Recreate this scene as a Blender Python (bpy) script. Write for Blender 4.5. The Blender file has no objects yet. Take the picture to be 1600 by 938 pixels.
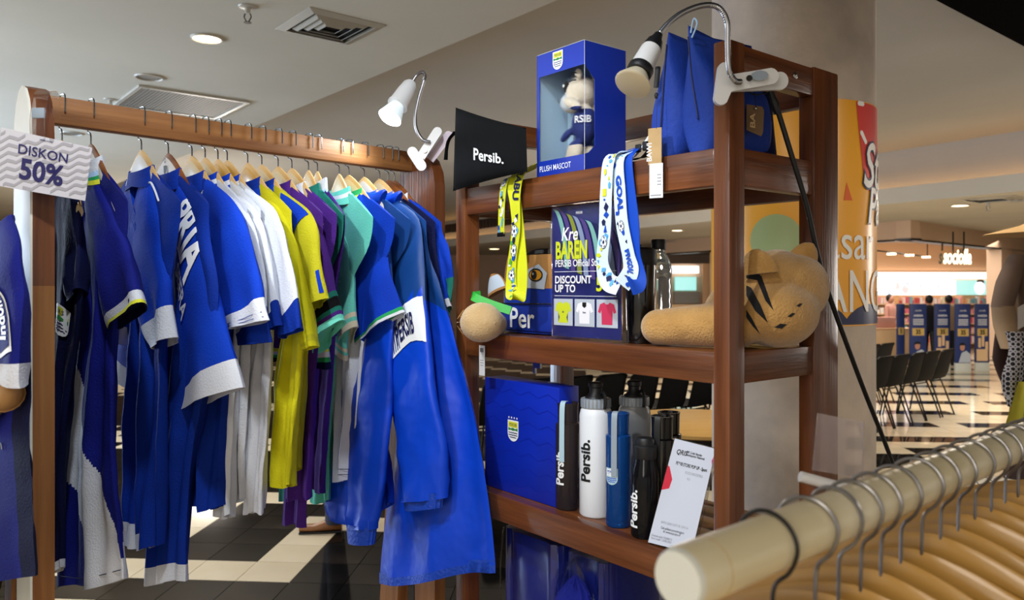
import bpy, bmesh, math, random
from mathutils import Vector, Matrix, noise
random.seed(7)
sc = bpy.context.scene
# ---------------- camera ----------------
F = 1230.0; EYE = 1.6; HY = 447.0
cam_d = bpy.data.cameras.new('camera'); cam = bpy.data.objects.new('camera', cam_d)
sc.collection.objects.link(cam); sc.camera = cam
cam.location = (0, 0, EYE); cam.rotation_euler = (math.pi/2, 0, 0)
cam_d.sensor_width = 36; cam_d.lens = 36*F/1600; cam_d.shift_y = (HY-469)/1600
cam_d.clip_start = 0.05; cam_d.clip_end = 200
cam_d.dof.use_dof = True; cam_d.dof.focus_distance = 1.75; cam_d.dof.aperture_fstop = 6.5
# ---------------- world, exposure ----------------
w = bpy.data.worlds.new('world'); sc.world = w; w.use_nodes = True
bg = w.node_tree.nodes['Background']; bg.inputs[0].default_value = (1.0, 0.94, 0.86, 1); bg.inputs[1].default_value = 0.5
vs = sc.view_settings; vs.view_transform = 'Standard'; vs.look = 'None'; vs.gamma = 1; vs.exposure = 0.35; vs.use_curve_mapping = False

def light(name, typ, loc, energy, color=(1, 1, 1), target=None, size=0.3, sy=None, spot=60, blend=.5):
    d = bpy.data.lights.new(name, typ); d.energy = energy; d.color = color
    if typ == 'AREA':
        d.size = size
        if sy: d.shape = 'RECTANGLE'; d.size_y = sy
    else: d.shadow_soft_size = size
    if typ == 'SPOT': d.spot_size = math.radians(spot); d.spot_blend = blend
    o = bpy.data.objects.new(name, d); sc.collection.objects.link(o); o.location = loc
    if target is not None:
        o.rotation_euler = (Vector(target)-Vector(loc)).to_track_quat('-Z', 'Y').to_euler()
    return o
# fill areas and globes added to brighten the hall; then its daylight end
light('ceiling_fill', 'AREA', (-0.8, -1.6, 3.0), 45, (1, .92, .82), (-0.8, -1.4, 0), 2.4, 1.2)
light('hall_fill', 'AREA', (3.5, 4.5, 3.2), 120, (1, .88, .72), (3.5, 4.6, 0), 3.0, 1.5)
light('far_hall_fill', 'AREA', (6.0, 10.0, 2.7), 220, (1, .88, .74), (6.0, 10, 0), 5.0, 2.5)
light('left_hall_fill', 'AREA', (-3.5, 7.0, 3.0), 90, (1, .92, .80), (-3.5, 7, 0), 3.0, 2.0)
light('fill_globe', 'POINT', (-5.2, 3.6, 1.9), 130, (.90, .94, 1), size=.4)  # point lights from here on are added fill that lifts the ceiling, no real lamps
light('fill_globe', 'POINT', (-1.5, -2.5, 1.8), 60, (1, .93, .84), size=.5)
light('fill_globe', 'POINT', (5.6, 4.6, 1.9), 85, (1, .93, .86), size=.5)
light('fill_globe', 'POINT', (-5.0, 13.0, 1.6), 160, (1, .90, .78), size=.5)
light('fill_globe', 'POINT', (1.2, 12.0, 1.0), 110, (1, .86, .70), size=.4)
light('daylight_end', 'AREA', (-8.0, 6.0, 1.6), 330, (.55, .74, 1), (-5, 5.6, 3.1), 3.0, 2.0)
light('column_fill', 'SPOT', (2.9, 0.7, 2.7), 75, (1, .93, .82), (1.22, 3.2, 1.35), .25, spot=42, blend=.7)  # spot added out of view to brighten the column
light('column_fill', 'SPOT', (2.9, 0.9, 2.7), 1, (1, .93, .82), (1.22, 3.2, 1.0), .25, spot=42, blend=.7) if False else None
# clip-on work lamps behind the photographer, aimed at the rails (cool white bulbs)
light('rail_spot_near', 'SPOT', (-0.30, 0.55, 2.80), 60, (.86, .93, 1), (-0.42, 1.75, 1.55), 0.05, spot=74, blend=.6)
light('shelf_spot_near', 'SPOT', (-0.75, 0.70, 2.45), 42, (.9, .95, 1), (0.02, 1.75, 1.55), 0.03, spot=46, blend=.35)

# ---------------- projection helpers (real distances to real planes) ----------------
def P(px, py, Y): return Vector(((px-800)/F*Y, Y, EYE-(py-HY)/F*Y))
def onz(px, py, z):
    Y = (EYE-z)*F/(py-HY); return Vector(((px-800)/F*Y, Y, z))

# ---------------- materials ----------------
def lin(c):
    if isinstance(c, str):
        c = [int(c[i:i+2], 16)/255 for i in (0, 2, 4)]
    return tuple(x/12.92 if x <= .04045 else ((x+.055)/1.055)**2.4 for x in c)
MATS = {}
def mat(name, col='808080', rough=.6, metal=0, bump=0, bscale=40, bdist=.004, emit=None, estr=0, alpha=1, trans=0, ior=1.45, mix=None, mscale=5, sheen=0, stretch=None, coat=0, mfac=(.35, .65), detail=4, spec=None):
    if name in MATS: return MATS[name]
    m = bpy.data.materials.new(name); m.use_nodes = True; nt = m.node_tree; N = nt.nodes; L = nt.links
    b = N['Principled BSDF']
    b.inputs['Base Color'].default_value = (*lin(col), 1); b.inputs['Roughness'].default_value = rough
    b.inputs['Metallic'].default_value = metal; b.inputs['IOR'].default_value = ior
    if coat: b.inputs['Coat Weight'].default_value = coat; b.inputs['Coat Roughness'].default_value = .15
    if trans: b.inputs['Transmission Weight'].default_value = trans
    if alpha < 1: b.inputs['Alpha'].default_value = alpha
    if sheen: b.inputs['Sheen Weight'].default_value = sheen
    if spec is not None: b.inputs['Specular IOR Level'].default_value = spec
    if emit is not None:
        b.inputs['Emission Color'].default_value = (*lin(emit), 1); b.inputs['Emission Strength'].default_value = estr
    if mix or bump:
        tc = N.new('ShaderNodeTexCoord'); mp = N.new('ShaderNodeMapping'); L.new(tc.outputs['Object'], mp.inputs[0])
        if stretch: mp.inputs['Scale'].default_value = stretch
        if mix:
            n = N.new('ShaderNodeTexNoise'); n.inputs['Scale'].default_value = mscale; n.inputs['Detail'].default_value = detail
            L.new(mp.outputs[0], n.inputs['Vector'])
            r = N.new('ShaderNodeValToRGB'); L.new(n.outputs[0], r.inputs[0])
            r.color_ramp.elements[0].position = mfac[0]; r.color_ramp.elements[1].position = mfac[1]
            r.color_ramp.elements[0].color = (*lin(col), 1); r.color_ramp.elements[1].color = (*lin(mix), 1)
            L.new(r.outputs[0], b.inputs['Base Color'])
        if bump:
            n2 = N.new('ShaderNodeTexNoise'); n2.inputs['Scale'].default_value = bscale; n2.inputs['Detail'].default_value = 3
            L.new(mp.outputs[0], n2.inputs['Vector'])
            bp = N.new('ShaderNodeBump'); bp.inputs['Strength'].default_value = bump; bp.inputs['Distance'].default_value = bdist
            L.new(n2.outputs[0], bp.inputs['Height']); L.new(bp.outputs[0], b.inputs['Normal'])
    MATS[name] = m; return m
def wood(name, c1, c2, axis, rough=.38, coat=.25, sc_=1.0):
    st = [26*sc_, 26*sc_, 26*sc_]; st['xyz'.index(axis)] = 1.6*sc_
    return mat(name, c1, rough, bump=.25, bscale=6, mix=c2, mscale=1.6, stretch=tuple(st), coat=coat, mfac=(.3, .72), detail=6)
for ax in 'xyz':
    wood('mahogany_'+ax, '4a2510', '7c4622', ax)
    wood('rack_wood_'+ax, '75461f', 'a06c3a', ax, rough=.6, coat=0)
    wood('hanger_wood_'+ax, 'b98f52', 'd8b57a', ax, rough=.35, sc_=.8)
    wood('hanger_dark_'+ax, '5a2d12', '8a5026', ax, rough=.35)
def M(n): return MATS[n]

# ---------------- mesh builder ----------------
class MB:
    def __init__(s): s.v = []; s.f = []; s.m = []; s.mats = []
    def mi(s, m):
        if m not in s.mats: s.mats.append(m)
        return s.mats.index(m)
    def add(s, vs, fs, m):
        o = len(s.v); k = s.mi(m); s.v += [tuple(q) for q in vs]
        for f in fs: s.f.append(tuple(i+o for i in f)); s.m.append(k)
        return s
    def box(s, x0, x1, y0, y1, z0, z1, m, bev=0, T=None):
        if x0 > x1: x0, x1 = x1, x0
        if y0 > y1: y0, y1 = y1, y0
        if z0 > z1: z0, z1 = z1, z0
        if bev <= 0:
            vs = [(x, y, z) for z in (z0, z1) for y in (y0, y1) for x in (x0, x1)]
            fs = [(0, 2, 3, 1), (4, 5, 7, 6), (0, 1, 5, 4), (2, 6, 7, 3), (0, 4, 6, 2), (1, 3, 7, 5)]
        else:
            bm = bmesh.new(); bmesh.ops.create_cube(bm, size=1)
            for v in bm.verts: v.co = Vector(((x0+x1)/2+v.co.x*(x1-x0), (y0+y1)/2+v.co.y*(y1-y0), (z0+z1)/2+v.co.z*(z1-z0)))
            bmesh.ops.bevel(bm, geom=list(bm.edges), offset=bev, segments=2, affect='EDGES', profile=.5)
            bm.verts.ensure_lookup_table(); vs = [v.co.copy() for v in bm.verts]; fs = [tuple(v.index for v in f.verts) for f in bm.faces]; bm.free()
        if T: vs = [T(Vector(v)) for v in vs]
        return s.add(vs, fs, m)
    def loft(s, rings, m, closed=True, cap0=True, cap1=True, zone=None):
        n = len(rings[0]); o = len(s.v)
        for r in rings: s.v += [tuple(q) for q in r]
        for i in range(len(rings)-1):
            for j in range(n if closed else n-1):
                k = (j+1) % n
                s.f.append((o+i*n+j, o+i*n+k, o+(i+1)*n+k, o+(i+1)*n+j))
                s.m.append(s.mi(zone(i, j) if zone else m))
        if closed and cap0: s.f.append(tuple(o+j for j in range(n))[::-1]); s.m.append(s.mi(zone(0, 0) if zone else m))
        if closed and cap1: s.f.append(tuple(o+(len(rings)-1)*n+j for j in range(n))); s.m.append(s.mi(zone(len(rings)-2, 0) if zone else m))
        return s
    def tube(s, pts, r, m, n=10, sub=6, smooth=True, ry=None):
        pts = [Vector(p) for p in pts]
        if smooth and len(pts) > 2: pts = catmull(pts, sub)
        rings = []; up = Vector((0, 0, 1)); prev = None
        for i, p in enumerate(pts):
            t = (pts[min(i+1, len(pts)-1)]-pts[max(i-1, 0)]).normalized()
            if prev is None:
                a = up if abs(t.z) < .9 else Vector((1, 0, 0)); x = t.cross(a).normalized()
            else: x = (prev - t*prev.dot(t)).normalized()
            prev = x; y = t.cross(x)
            rr = r[0]+(r[1]-r[0])*i/(len(pts)-1) if isinstance(r, tuple) else r
            rings.append([p+x*math.cos(2*math.pi*k/n)*rr+y*math.sin(2*math.pi*k/n)*(ry or rr) for k in range(n)])
        return s.loft(rings, m)
    def lathe(s, prof, m, c=(0, 0, 0), n=28, zone=None, T=None):
        rings = []
        for r, z in prof:
            ring = [Vector((c[0]+r*math.cos(2*math.pi*k/n), c[1]+r*math.sin(2*math.pi*k/n), c[2]+z)) for k in range(n)]
            if T: ring = [T(q) for q in ring]
            rings.append(ring)
        return s.loft(rings, m, zone=zone)
    def grid(s, fn, nu, nv, m, zone=None):
        o = len(s.v)
        for j in range(nv+1):
            for i in range(nu+1): s.v.append(tuple(fn(i/nu, j/nv)))
        for j in range(nv):
            for i in range(nu):
                a = o+j*(nu+1)+i; s.f.append((a, a+1, a+nu+2, a+nu+1))
                s.m.append(s.mi(zone((i+.5)/nu, (j+.5)/nv) if zone else m))
        return s
    def poly(s, pts, m): return s.add(pts, [tuple(range(len(pts)))], m)
    def ell(s, c, r, m, n=20, k=12, T=None):
        prof = [(max(math.sin(math.pi*i/k), .001), -math.cos(math.pi*i/k)) for i in range(k+1)]
        f = lambda q: Vector((c[0]+q.x*r[0], c[1]+q.y*r[1], c[2]+q.z*r[2]))
        return s.lathe(prof, m, n=n, T=(lambda q: T(f(q))) if T else f)
    def text(s, txt, fn, m, size=1, sx=1, bold=0, align='CENTER', cut=0, shear=0):
        vs, fs = text_mesh(txt, bold, align, cut/size if cut else 0, shear)
        return s.add([fn(x*size*sx, y*size) for x, y in vs], fs, m)
    def shape(s, pts2, fn, m, cut=0):
        bm = bmesh.new(); f = bm.faces.new([bm.verts.new((x, y, 0)) for x, y in pts2])
        bmesh.ops.triangulate(bm, faces=[f])
        if cut: cutgrid(bm, cut)
        bm.verts.index_update(); vs = [v.co.copy() for v in bm.verts]; fs = [tuple(v.index for v in f.verts) for f in bm.faces]; bm.free()
        return s.add([fn(v.x, v.y) for v in vs], fs, m)
    def build(s, name, parent=None, smooth=True, angle=40, recalc=True, kind=None, label=None):
        me = bpy.data.meshes.new(name); me.from_pydata(s.v, [], s.f)
        for m in s.mats: me.materials.append(M(m) if isinstance(m, str) else m)
        me.polygons.foreach_set('material_index', s.m)
        me.polygons.foreach_set('use_smooth', [smooth]*len(s.f)); me.update()
        if recalc:
            bm = bmesh.new(); bm.from_mesh(me); bmesh.ops.recalc_face_normals(bm, faces=bm.faces); bm.to_mesh(me); bm.free()
        if smooth: me.set_sharp_from_angle(angle=math.radians(angle))
        o = bpy.data.objects.new(name, me); sc.collection.objects.link(o)
        if parent is not None: o.parent = parent
        if kind: o['kind'] = kind
        if label: o['label'] = label
        return o
def cutgrid(bm, d):
    xs = [v.co.x for v in bm.verts]; ys = [v.co.y for v in bm.verts]
    for lo, hi, no in ((min(xs), max(xs), (1, 0, 0)), (min(ys), max(ys), (0, 1, 0))):
        k = int((hi-lo)/d)
        for i in range(1, k+1):
            q = lo+i*d; co = (q, 0, 0) if no[0] else (0, q, 0)
            bmesh.ops.bisect_plane(bm, geom=bm.verts[:]+bm.edges[:]+bm.faces[:], plane_co=co, plane_no=no, dist=1e-6)
_tc = {}
def text_mesh(txt, bold, align, cut, shear):
    key = (txt, bold, align, cut, shear)
    if key in _tc: return _tc[key]
    cu = bpy.data.curves.new('t', 'FONT'); cu.body = txt; cu.size = 1; cu.offset = bold; cu.align_x = align; cu.resolution_u = 3; cu.shear = shear
    cu.space_line = .85
    o = bpy.data.objects.new('t', cu); sc.collection.objects.link(o)
    dg = bpy.context.evaluated_depsgraph_get(); me = o.evaluated_get(dg).to_mesh()
    bm = bmesh.new(); bm.from_mesh(me); o.evaluated_get(dg).to_mesh_clear()
    if cut: bmesh.ops.triangulate(bm, faces=bm.faces); cutgrid(bm, cut)
    bm.verts.index_update()
    r = ([(v.co.x, v.co.y) for v in bm.verts], [tuple(v.index for v in f.verts) for f in bm.faces]); bm.free()
    bpy.data.objects.remove(o); bpy.data.curves.remove(cu); _tc[key] = r
    return r
def catmull(pts, sub):
    out = []; n = len(pts)
    for i in range(n-1):
        p0 = pts[max(i-1, 0)]; p1 = pts[i]; p2 = pts[i+1]; p3 = pts[min(i+2, n-1)]
        for k in range(sub):
            t = k/sub
            out.append(.5*((2*p1)+(p2-p0)*t+(2*p0-5*p1+4*p2-p3)*t*t+(3*p1-p0-3*p2+p3)*t**3))
    out.append(pts[-1]); return out
def interp(ctrl, t):
    """catmull through list of 2-tuples, t in 0..1"""
    n = len(ctrl)-1; x = min(max(t, 0), .99999)*n; i = int(x); f = x-i
    g = lambda k: Vector(ctrl[min(max(k, 0), n)])
    p0, p1, p2, p3 = g(i-1), g(i), g(i+1), g(i+2)
    return .5*((2*p1)+(p2-p0)*f+(2*p0-5*p1+4*p2-p3)*f*f+(3*p1-p0-3*p2+p3)*f**3)

def tag(o, label=None, cat=None, group=None, kind=None):
    for k, v in (('label', label), ('category', cat), ('group', group), ('kind', kind)):
        if v: o[k] = v
    return o
def thing(name, label, cat, loc=(0, 0, 0), rotz=0, group=None):
    o = bpy.data.objects.new(name, None); sc.collection.objects.link(o); o.empty_display_size = .05
    o.location = loc; o.rotation_euler = (0, 0, rotz); return tag(o, label, cat, group)
def struct(name, mb, **k):
    o = mb.build(name, smooth=k.pop('smooth', False), **k); o['kind'] = 'structure'; return o
def copytree(o, parent=None):
    c = o.copy(); sc.collection.objects.link(c)
    if parent is not None: c.parent = parent
    for ch in list(o.children): copytree(ch, c)
    return c
def crest(mb, fn, h, lw=0, stars=True, c=('crest_yellow', 'crest_green', 'print_white', 'print_navy')):
    """round-bottomed shield: word band, green wave, white and blue waves"""
    W = h*.40
    def outline(s, top=.5):
        pts = [(-W*s, top*h*s), (W*s, top*h*s), (W*s, -.12*h*s)]
        for k in range(1, 8):
            a = math.pi*k/8; pts.append((W*s*math.cos(a), -.12*h*s-.38*h*s*math.sin(a)))
        return pts+[(-W*s, -.12*h*s)]
    off = lambda d: (lambda x, y: fn(x, y, d))
    mb.shape(outline(1.0), off(.0006), c[2], cut=h/4)
    mb.shape([(-W*.86, .43*h), (W*.86, .43*h), (W*.86, .16*h), (-W*.86, .16*h)], off(.0009), c[0], cut=h/4)
    mb.text('PERSIB', lambda x, y: fn(x, y+.22*h, .0012), c[3], size=.21*h, sx=.92, bold=.004, cut=h/6)
    mb.shape([(-W*.86, .16*h)]+[(-W*.86+W*1.72*k/12, (.10+.035*math.sin(k*math.pi/2))*h) for k in range(13)]+[(W*.86, .16*h)][:1], off(.0010), c[1], cut=h/4) if False else None
    mb.shape([(-W*.86, .15*h), (-W*.86, 0), (-W*.43, .035*h), (0, 0), (W*.43, .035*h), (W*.86, 0), (W*.86, .15*h), (W*.4, .10*h), (0, .15*h), (-W*.4, .10*h)][::-1], off(.0010), c[1], cut=h/4)
    for q in range(3):
        y0 = (-.07-.11*q)*h; ww = W*(.82 if q < 2 else .6)
        top = [(-ww+2*ww*k/12, y0+.018*h*math.sin(k*math.pi/1.5)) for k in range(13)]
        mb.shape(top+[(x, y-.045*h) for x, y in reversed(top)], off(.0010), c[3], cut=h/4)
    if stars:
        for k in range(4):
            cx = (k-1.5)*.2*h; cy = .62*h
            pts = []
            for j in range(10):
                a = math.pi/2+j*math.pi/5; rr = .07*h*(1 if j % 2 == 0 else .42); pts.append((cx+rr*math.cos(a), cy+rr*math.sin(a)))
            mb.shape(pts, off(.0010), c[2])
mat('print_white', 'e6e8ea', .6); mat('print_navy', '10164a', .6); mat('print_black', '0c0c10', .6)
mat('crest_yellow', 'd4d430', .6); mat('crest_green', '2c7a34', .6); mat('print_grey', '8a8c92', .6); mat('print_red', 'c0283c', .55)
mat('print_magenta', 'c42a6a', .5); mat('print_teal', '2cb0a8', .5)
# ================= THE HALL =================
UU = Vector((-.631, .776, 0)); VV = Vector((.776, .631, 0))
ZL, ZH, ZF = 3.1, 3.6, 2.78
mat('ceiling_paint', 'c2bdb0', .9, mix='cac5b8', mscale=.8); mat('cove_paint', 'a8a6a2', .9, mix='afada8', mscale=.6)
mat('wall_beige', 'b99d86', .85, mix='c2a68f', mscale=.7); mat('wall_dark', '2a2426', .7)
mat('grout', '3a3836', .7)
def uv(u, v, z=0): q = UU*u+VV*v; return Vector((q.x, q.y, z))
def slab(name, u0, u1, v0, v1, z0, z1, m):
    mb = MB(); vs = [uv(u, v, z) for z in (z0, z1) for v in (v0, v1) for u in (u0, u1)]
    mb.add(vs, [(0, 1, 3, 2), (4, 6, 7, 5), (0, 4, 5, 1), (2, 3, 7, 6), (0, 2, 6, 4), (1, 5, 7, 3)], m); return struct(name, mb)
e0 = onz(890, 0, ZL); e1 = onz(400, 192, ZL); vE = (e0.dot(VV)+e1.dot(VV))/2
slab('ceiling', -12, 34, -3, vE, ZL, ZL+.12, 'ceiling_paint')
slab('ceiling_raised', -12, 34, vE-.5, vE+13, ZH, ZH+.1, 'cove_paint')
# far lower ceiling with cove lip (runs from far left to near right)
fa = onz(744, 380, ZF); fb = onz(1640, 292, ZF); fd = (fb-fa).normalized(); fn_ = Vector((-fd.y, fd.x, 0))
def fslab(name, t0, t1, n0, n1, z0, z1, m):
    mb = MB(); vs = [fa+fd*t+fn_*n+Vector((0, 0, z-ZF)) for z in (z0, z1) for n in (n0, n1) for t in (t0, t1)]
    mb.add(vs, [(0, 1, 3, 2), (4, 6, 7, 5), (0, 4, 5, 1), (2, 3, 7, 6), (0, 2, 6, 4), (1, 5, 7, 3)], m); return mb
Lf = (fb-fa).length
struct('ceiling_far', fslab('c', -14, Lf+6, 0, 16, ZF, ZF+.1, 'ceiling_paint'))
struct('trim_1', fslab('c', -14, Lf+6, -.02, .25, ZF-.02, ZF+.2, 'ceiling_paint'))
struct('trim_2', fslab('c', -14, Lf+6, .55, .7, ZF+.1, ZH, 'cove_paint'))
mat('warm_strip', 'ffffff', emit='ffc27a', estr=5.5)
mb = fslab('c', -14, Lf+6, .40, .44, ZF+.12, ZF+.16, 'warm_strip'); o = struct('trim_3', mb)
mb = MB(); vs = [uv(u, v, z) for z in (ZL+.13, ZL+.15) for v in (vE-.16, vE-.12) for u in (-6, 26)]
mb.add(vs, [(0, 1, 3, 2), (4, 6, 7, 5), (0, 4, 5, 1), (2, 3, 7, 6), (0, 2, 6, 4), (1, 5, 7, 3)], 'warm_strip'); struct('trim_4', mb)
slab('trim_5', -12, 34, vE-.6, vE-.5, ZL+.1, ZH+.05, 'cove_paint')
# black soffit, upper right
mat('soffit_black', '030303', .9, spec=.02, bump=.2, bscale=20)
sa = onz(1462, 0, 2.95); mb = MB()
u0 = sa.dot(UU)
vs = [uv(u, v, z) for z in (2.95, 3.09) for v in (-1, vE+5) for u in (u0-4, u0)]
mb.add(vs, [(0, 1, 3, 2), (4, 6, 7, 5), (0, 4, 5, 1), (2, 3, 7, 6), (0, 2, 6, 4), (1, 5, 7, 3)], 'soffit_black'); struct('trim_6', mb)

# ---- floor: polished black and ivory tiles ----
def tile_mat(name, c1, c2, rough, ms):
    m = mat(name, c1, rough, mix=c2, mscale=ms, detail=8, mfac=(.42, .78), spec=.35 if 'ivory' in name else .2); return m
tile_mat('tile_black', '0e0d0d', '1d1a18', .07, 2.0); tile_mat('tile_black_veined', '12100f', '2c2622', .08, 3.0)
tile_mat('tile_ivory', 'cdbfa4', 'dacdb4', .09, 2.2)
mb = MB(); mb.box(-16, 24, -5, 34, -.05, -.012, 'grout'); struct('floor', mb)
floor = bpy.data.objects['floor']
ta = math.radians(4.2); AX = Vector((math.cos(ta), -math.sin(ta), 0)); AY = Vector((math.sin(ta), math.cos(ta), 0))
org = onz(481, 880, 0); T_ = .3
def cell(x, y):  # world to cell index
    d = Vector((x, y, 0))-org; return d.dot(AX)/T_, d.dot(AY)/T_
def ivory(i, j):
    if i < 6:      # stepped bands behind the clothes rack
        k = (i+j*1.0)
        for b in (0, 3, 6, 9, -4, -8):
            # band b: staircase; runs 3 along x then climbs 2
            q = i-b; st = math.floor(q/3.0)
            if j == -1+0 and b == 0 and i <= -1 and i >= -9: return True
        if j == -1 and -12 <= i <= -1: return True
        if j in (0, 1) and i == -1: return True
        if j == 2 and i in (-1, 0, 1): return True
        if j == 1 and -12 <= i <= -4: return True
        if j in (2, 3) and i == -4: return True
        if j == 4 and i in (-4, -3, -2): return True
        if j in (3, 4) and i == 1: return True
        if j >= 4 and (i+j) % 5 == 0: return True
        if j < -2 and (i+2*j) % 5 == 0: return True
        return False
    # stripes fanning across the walkway on the right
    if j < 14: return (j % 4 in (0,)) or ((i+2*j) % 9 in (0, 1))
    return (j % 3 != 1) or ((i+j) % 5 == 0)
tiles = []
for j in range(-8, 56):
    for i in range(-30, 70):
        c = org+AX*(i+.5)*T_+AY*(j+.5)*T_
        px = 800+F*c.x/max(c.y, .1); py = HY+F*EYE/max(c.y, .1)
        if c.y < 1.2 or c.y > 17 or c.x < -6 or c.x > 14: continue
        tiles.append((i, j, c, px, py))
def vis(t):
    i, j, c, px, py = t
    if c.y < 3.4: return 9
    if 180 < px < 640 and 740 < py < 960: return 0
    if 1340 < px < 1600 and 640 < py < 760: return 1
    return 5
tiles.sort(key=lambda t: (vis(t), t[2].y))
tm = {}
def tmesh(k):
    if k not in tm:
        b = MB(); g = .002; h = T_/2-g
        b.box(-h, h, -h, h, -.02, 0, k, bev=0); o = b.build('tile', smooth=False); tm[k] = o.data; bpy.data.objects.remove(o)
    return tm[k]
rest = MB(); cnt = 0
for t in tiles:
    i, j, c, px, py = t
    k = 'tile_ivory' if ivory(i, j) else ('tile_black' if (i+j) % 3 else 'tile_black_veined')
    if vis(t) < 2 and cnt < 298:
        o = bpy.data.objects.new('tile', tmesh(k)); sc.collection.objects.link(o); o.parent = floor
        o.location = (c.x, c.y, 0); o.rotation_euler = (0, 0, -ta); cnt += 1
    else:
        h = T_/2-.002
        q = [c+AX*a*h+AY*b*h for a, b in ((-1, -1), (1, -1), (1, 1), (-1, 1))]
        rest.add([(p.x, p.y, 0) for p in q]+[(p.x, p.y, -.012) for p in q], [(0, 1, 2, 3), (0, 4, 5, 1), (1, 5, 6, 2), (2, 6, 7, 3), (3, 7, 4, 0)], k)
mb = rest.build('floor_tiling', floor, smooth=False, recalc=False, kind='stuff')
# outskirts: plain large ivory slabs
mb = MB()
for (x0, x1, y0, y1) in ((-16, -6, -5, 34), (14, 24, -5, 34), (-6, 14, 17.15, 34), (-6, 14, -5, 1.1)):
    mb.box(x0, x1, y0, y1, -.011, -.003, 'tile_ivory')
mb.build('floor_surround', floor, smooth=False)

# ---- hall walls ----
def wall(name, a, b, z0, z1, th, m):
    a = Vector(a); b = Vector(b); d = (b-a).normalized(); n = Vector((-d.y, d.x))*th
    mb = MB(); pts = [a, b, b+n, a+n]
    mb.add([(p.x, p.y, z) for z in (z0, z1) for p in pts], [(0, 3, 2, 1), (4, 5, 6, 7), (0, 1, 5, 4), (1, 2, 6, 5), (2, 3, 7, 6), (3, 0, 4, 7)], m)
    return struct(name, mb)
wall('wall_back', (-16, 30), (24, 30), 0, 3.6, .2, 'wall_beige')
wall('wall_left', (-13, -3), (-13, 30), 0, 3.6, .2, 'wall_beige')
wall('wall_right', (18, 30), (18, 4), 0, 3.6, .2, 'wall_beige')
# dark slatted band on the step of the ceiling, far left
mb = MB(); fr_d = fd
for k in range(70):
    t0 = -6+k*.20; vs = [fa+fd*t+fn_*n+Vector((0, 0, z-ZF)) for z in (3.24, 3.50) for n in (.50, .548) for t in (t0, t0+.13)]
    mb.add(vs, [(0, 1, 3, 2), (4, 6, 7, 5), (0, 4, 5, 1), (2, 3, 7, 6), (0, 2, 6, 4), (1, 5, 7, 3)], 'wall_dark')
o = mb.build('trim_7', smooth=False); o['kind'] = 'structure'

# ---- column with plaster and poster wrap ----
def plaster():
    m = mat('plaster', 'ab9c8f', .85, bump=.5, bscale=30, mix='c9b6a2', mscale=6, detail=8, mfac=(.3, .75)); return m
plaster(); mat('vinyl_orange', 'f0a624', .35, coat=.3); mat('vinyl_red', 'd4423c', .35, coat=.3); mat('vinyl_white', 'f0ece4', .35); mat('vinyl_sage', 'a3b27a', .35); mat('vinyl_navy', '2c3050', .35)
mat('vinyl_rust', 'e0662c', .35)
cc = P(1236.5, 447, 3.35); CR = 243/2/F*3.35/math.sqrt(1)*.985; CR = .328
tcol = thing('column', 'round grey plaster column wrapped in an orange poster band', 'column', (cc.x, cc.y, 0)); tcol['kind'] = 'structure'
mb = MB(); mb.lathe([(CR, 0), (CR, ZH+.02)], 'plaster', n=96); mb.build('shaft', tcol)
ang0 = math.atan2(-cc.y, -cc.x)   # direction facing the viewer
def colz(py, a=0): return EYE-(py-HY)/F*(math.hypot(cc.x, cc.y)-CR)*cc.y/math.hypot(cc.x, cc.y)
zt, zb = 2.32, 1.445
def ring(r): return lambda s, z: (r*math.cos(ang0+s/CR), r*math.sin(ang0+s/CR), z)
mb = MB(); mb.grid(lambda a, b: ring(CR+.003)((a-.5)*2*math.pi*CR*.98, zb+(zt-zb)*b), 96, 4, 'vinyl_orange')
sol = mb.build('poster_band', tcol)
mb = MB(); g = ring(CR+.0045)
def cs(px):  # picture column -> arc length on the column face
    k = (px-1236.5)/121.5; return math.asin(max(-.995, min(.995, k)))*CR
def blob(cx, cz, rx, rz, n=24): return [(cx+rx*math.cos(2*math.pi*i/n), cz+rz*math.sin(2*math.pi*i/n)) for i in range(n)]
clipz = lambda pts: [(x, min(max(z, zb+.005), zt-.005)) for x, z in pts]
mb.shape([(cs(1323), zt-.004), (cs(1323)+.42, zt-.004), (cs(1323)+.42, 1.93), (cs(1345), 1.95), (cs(1333), 2.05), (cs(1327), 2.2)][::-1], g, 'vinyl_red', cut=.04)
mb.shape(blob(cs(1215), 1.78, .10, .10), g, 'vinyl_sage', cut=.04)
mb.shape(clipz(blob(cs(1262), 1.40, .17, .14)), g, 'vinyl_navy', cut=.04)
mb.shape(clipz(blob(cs(1342), 1.40, .16, .13)), g, 'vinyl_navy', cut=.04)
mb.shape([(cs(1310), 2.0), (cs(1318), 1.93), (cs(1306), 1.93)], g, 'vinyl_rust')
mb.shape([(cs(1266), 2.10), (cs(1272), 2.10), (cs(1272), 2.02), (cs(1266), 2.02)][::-1], g, 'vinyl_rust')
for k in range(6):
    x = cs(1254)+k*.011; mb.shape([(x, 2.29-.004*k), (x+.004, 2.29-.004*k), (x+.05, 2.22-.004*k), (x+.046, 2.22-.004*k)][::-1], g, 'vinyl_white')
for k in range(6):
    x = cs(1168)+k*.011; mb.shape([(x, 1.70-.004*k), (x+.004, 1.70-.004*k), (x+.05, 1.63-.004*k), (x+.046, 1.63-.004*k)][::-1], g, 'vinyl_white')
g2 = ring(CR+.0055)
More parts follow.
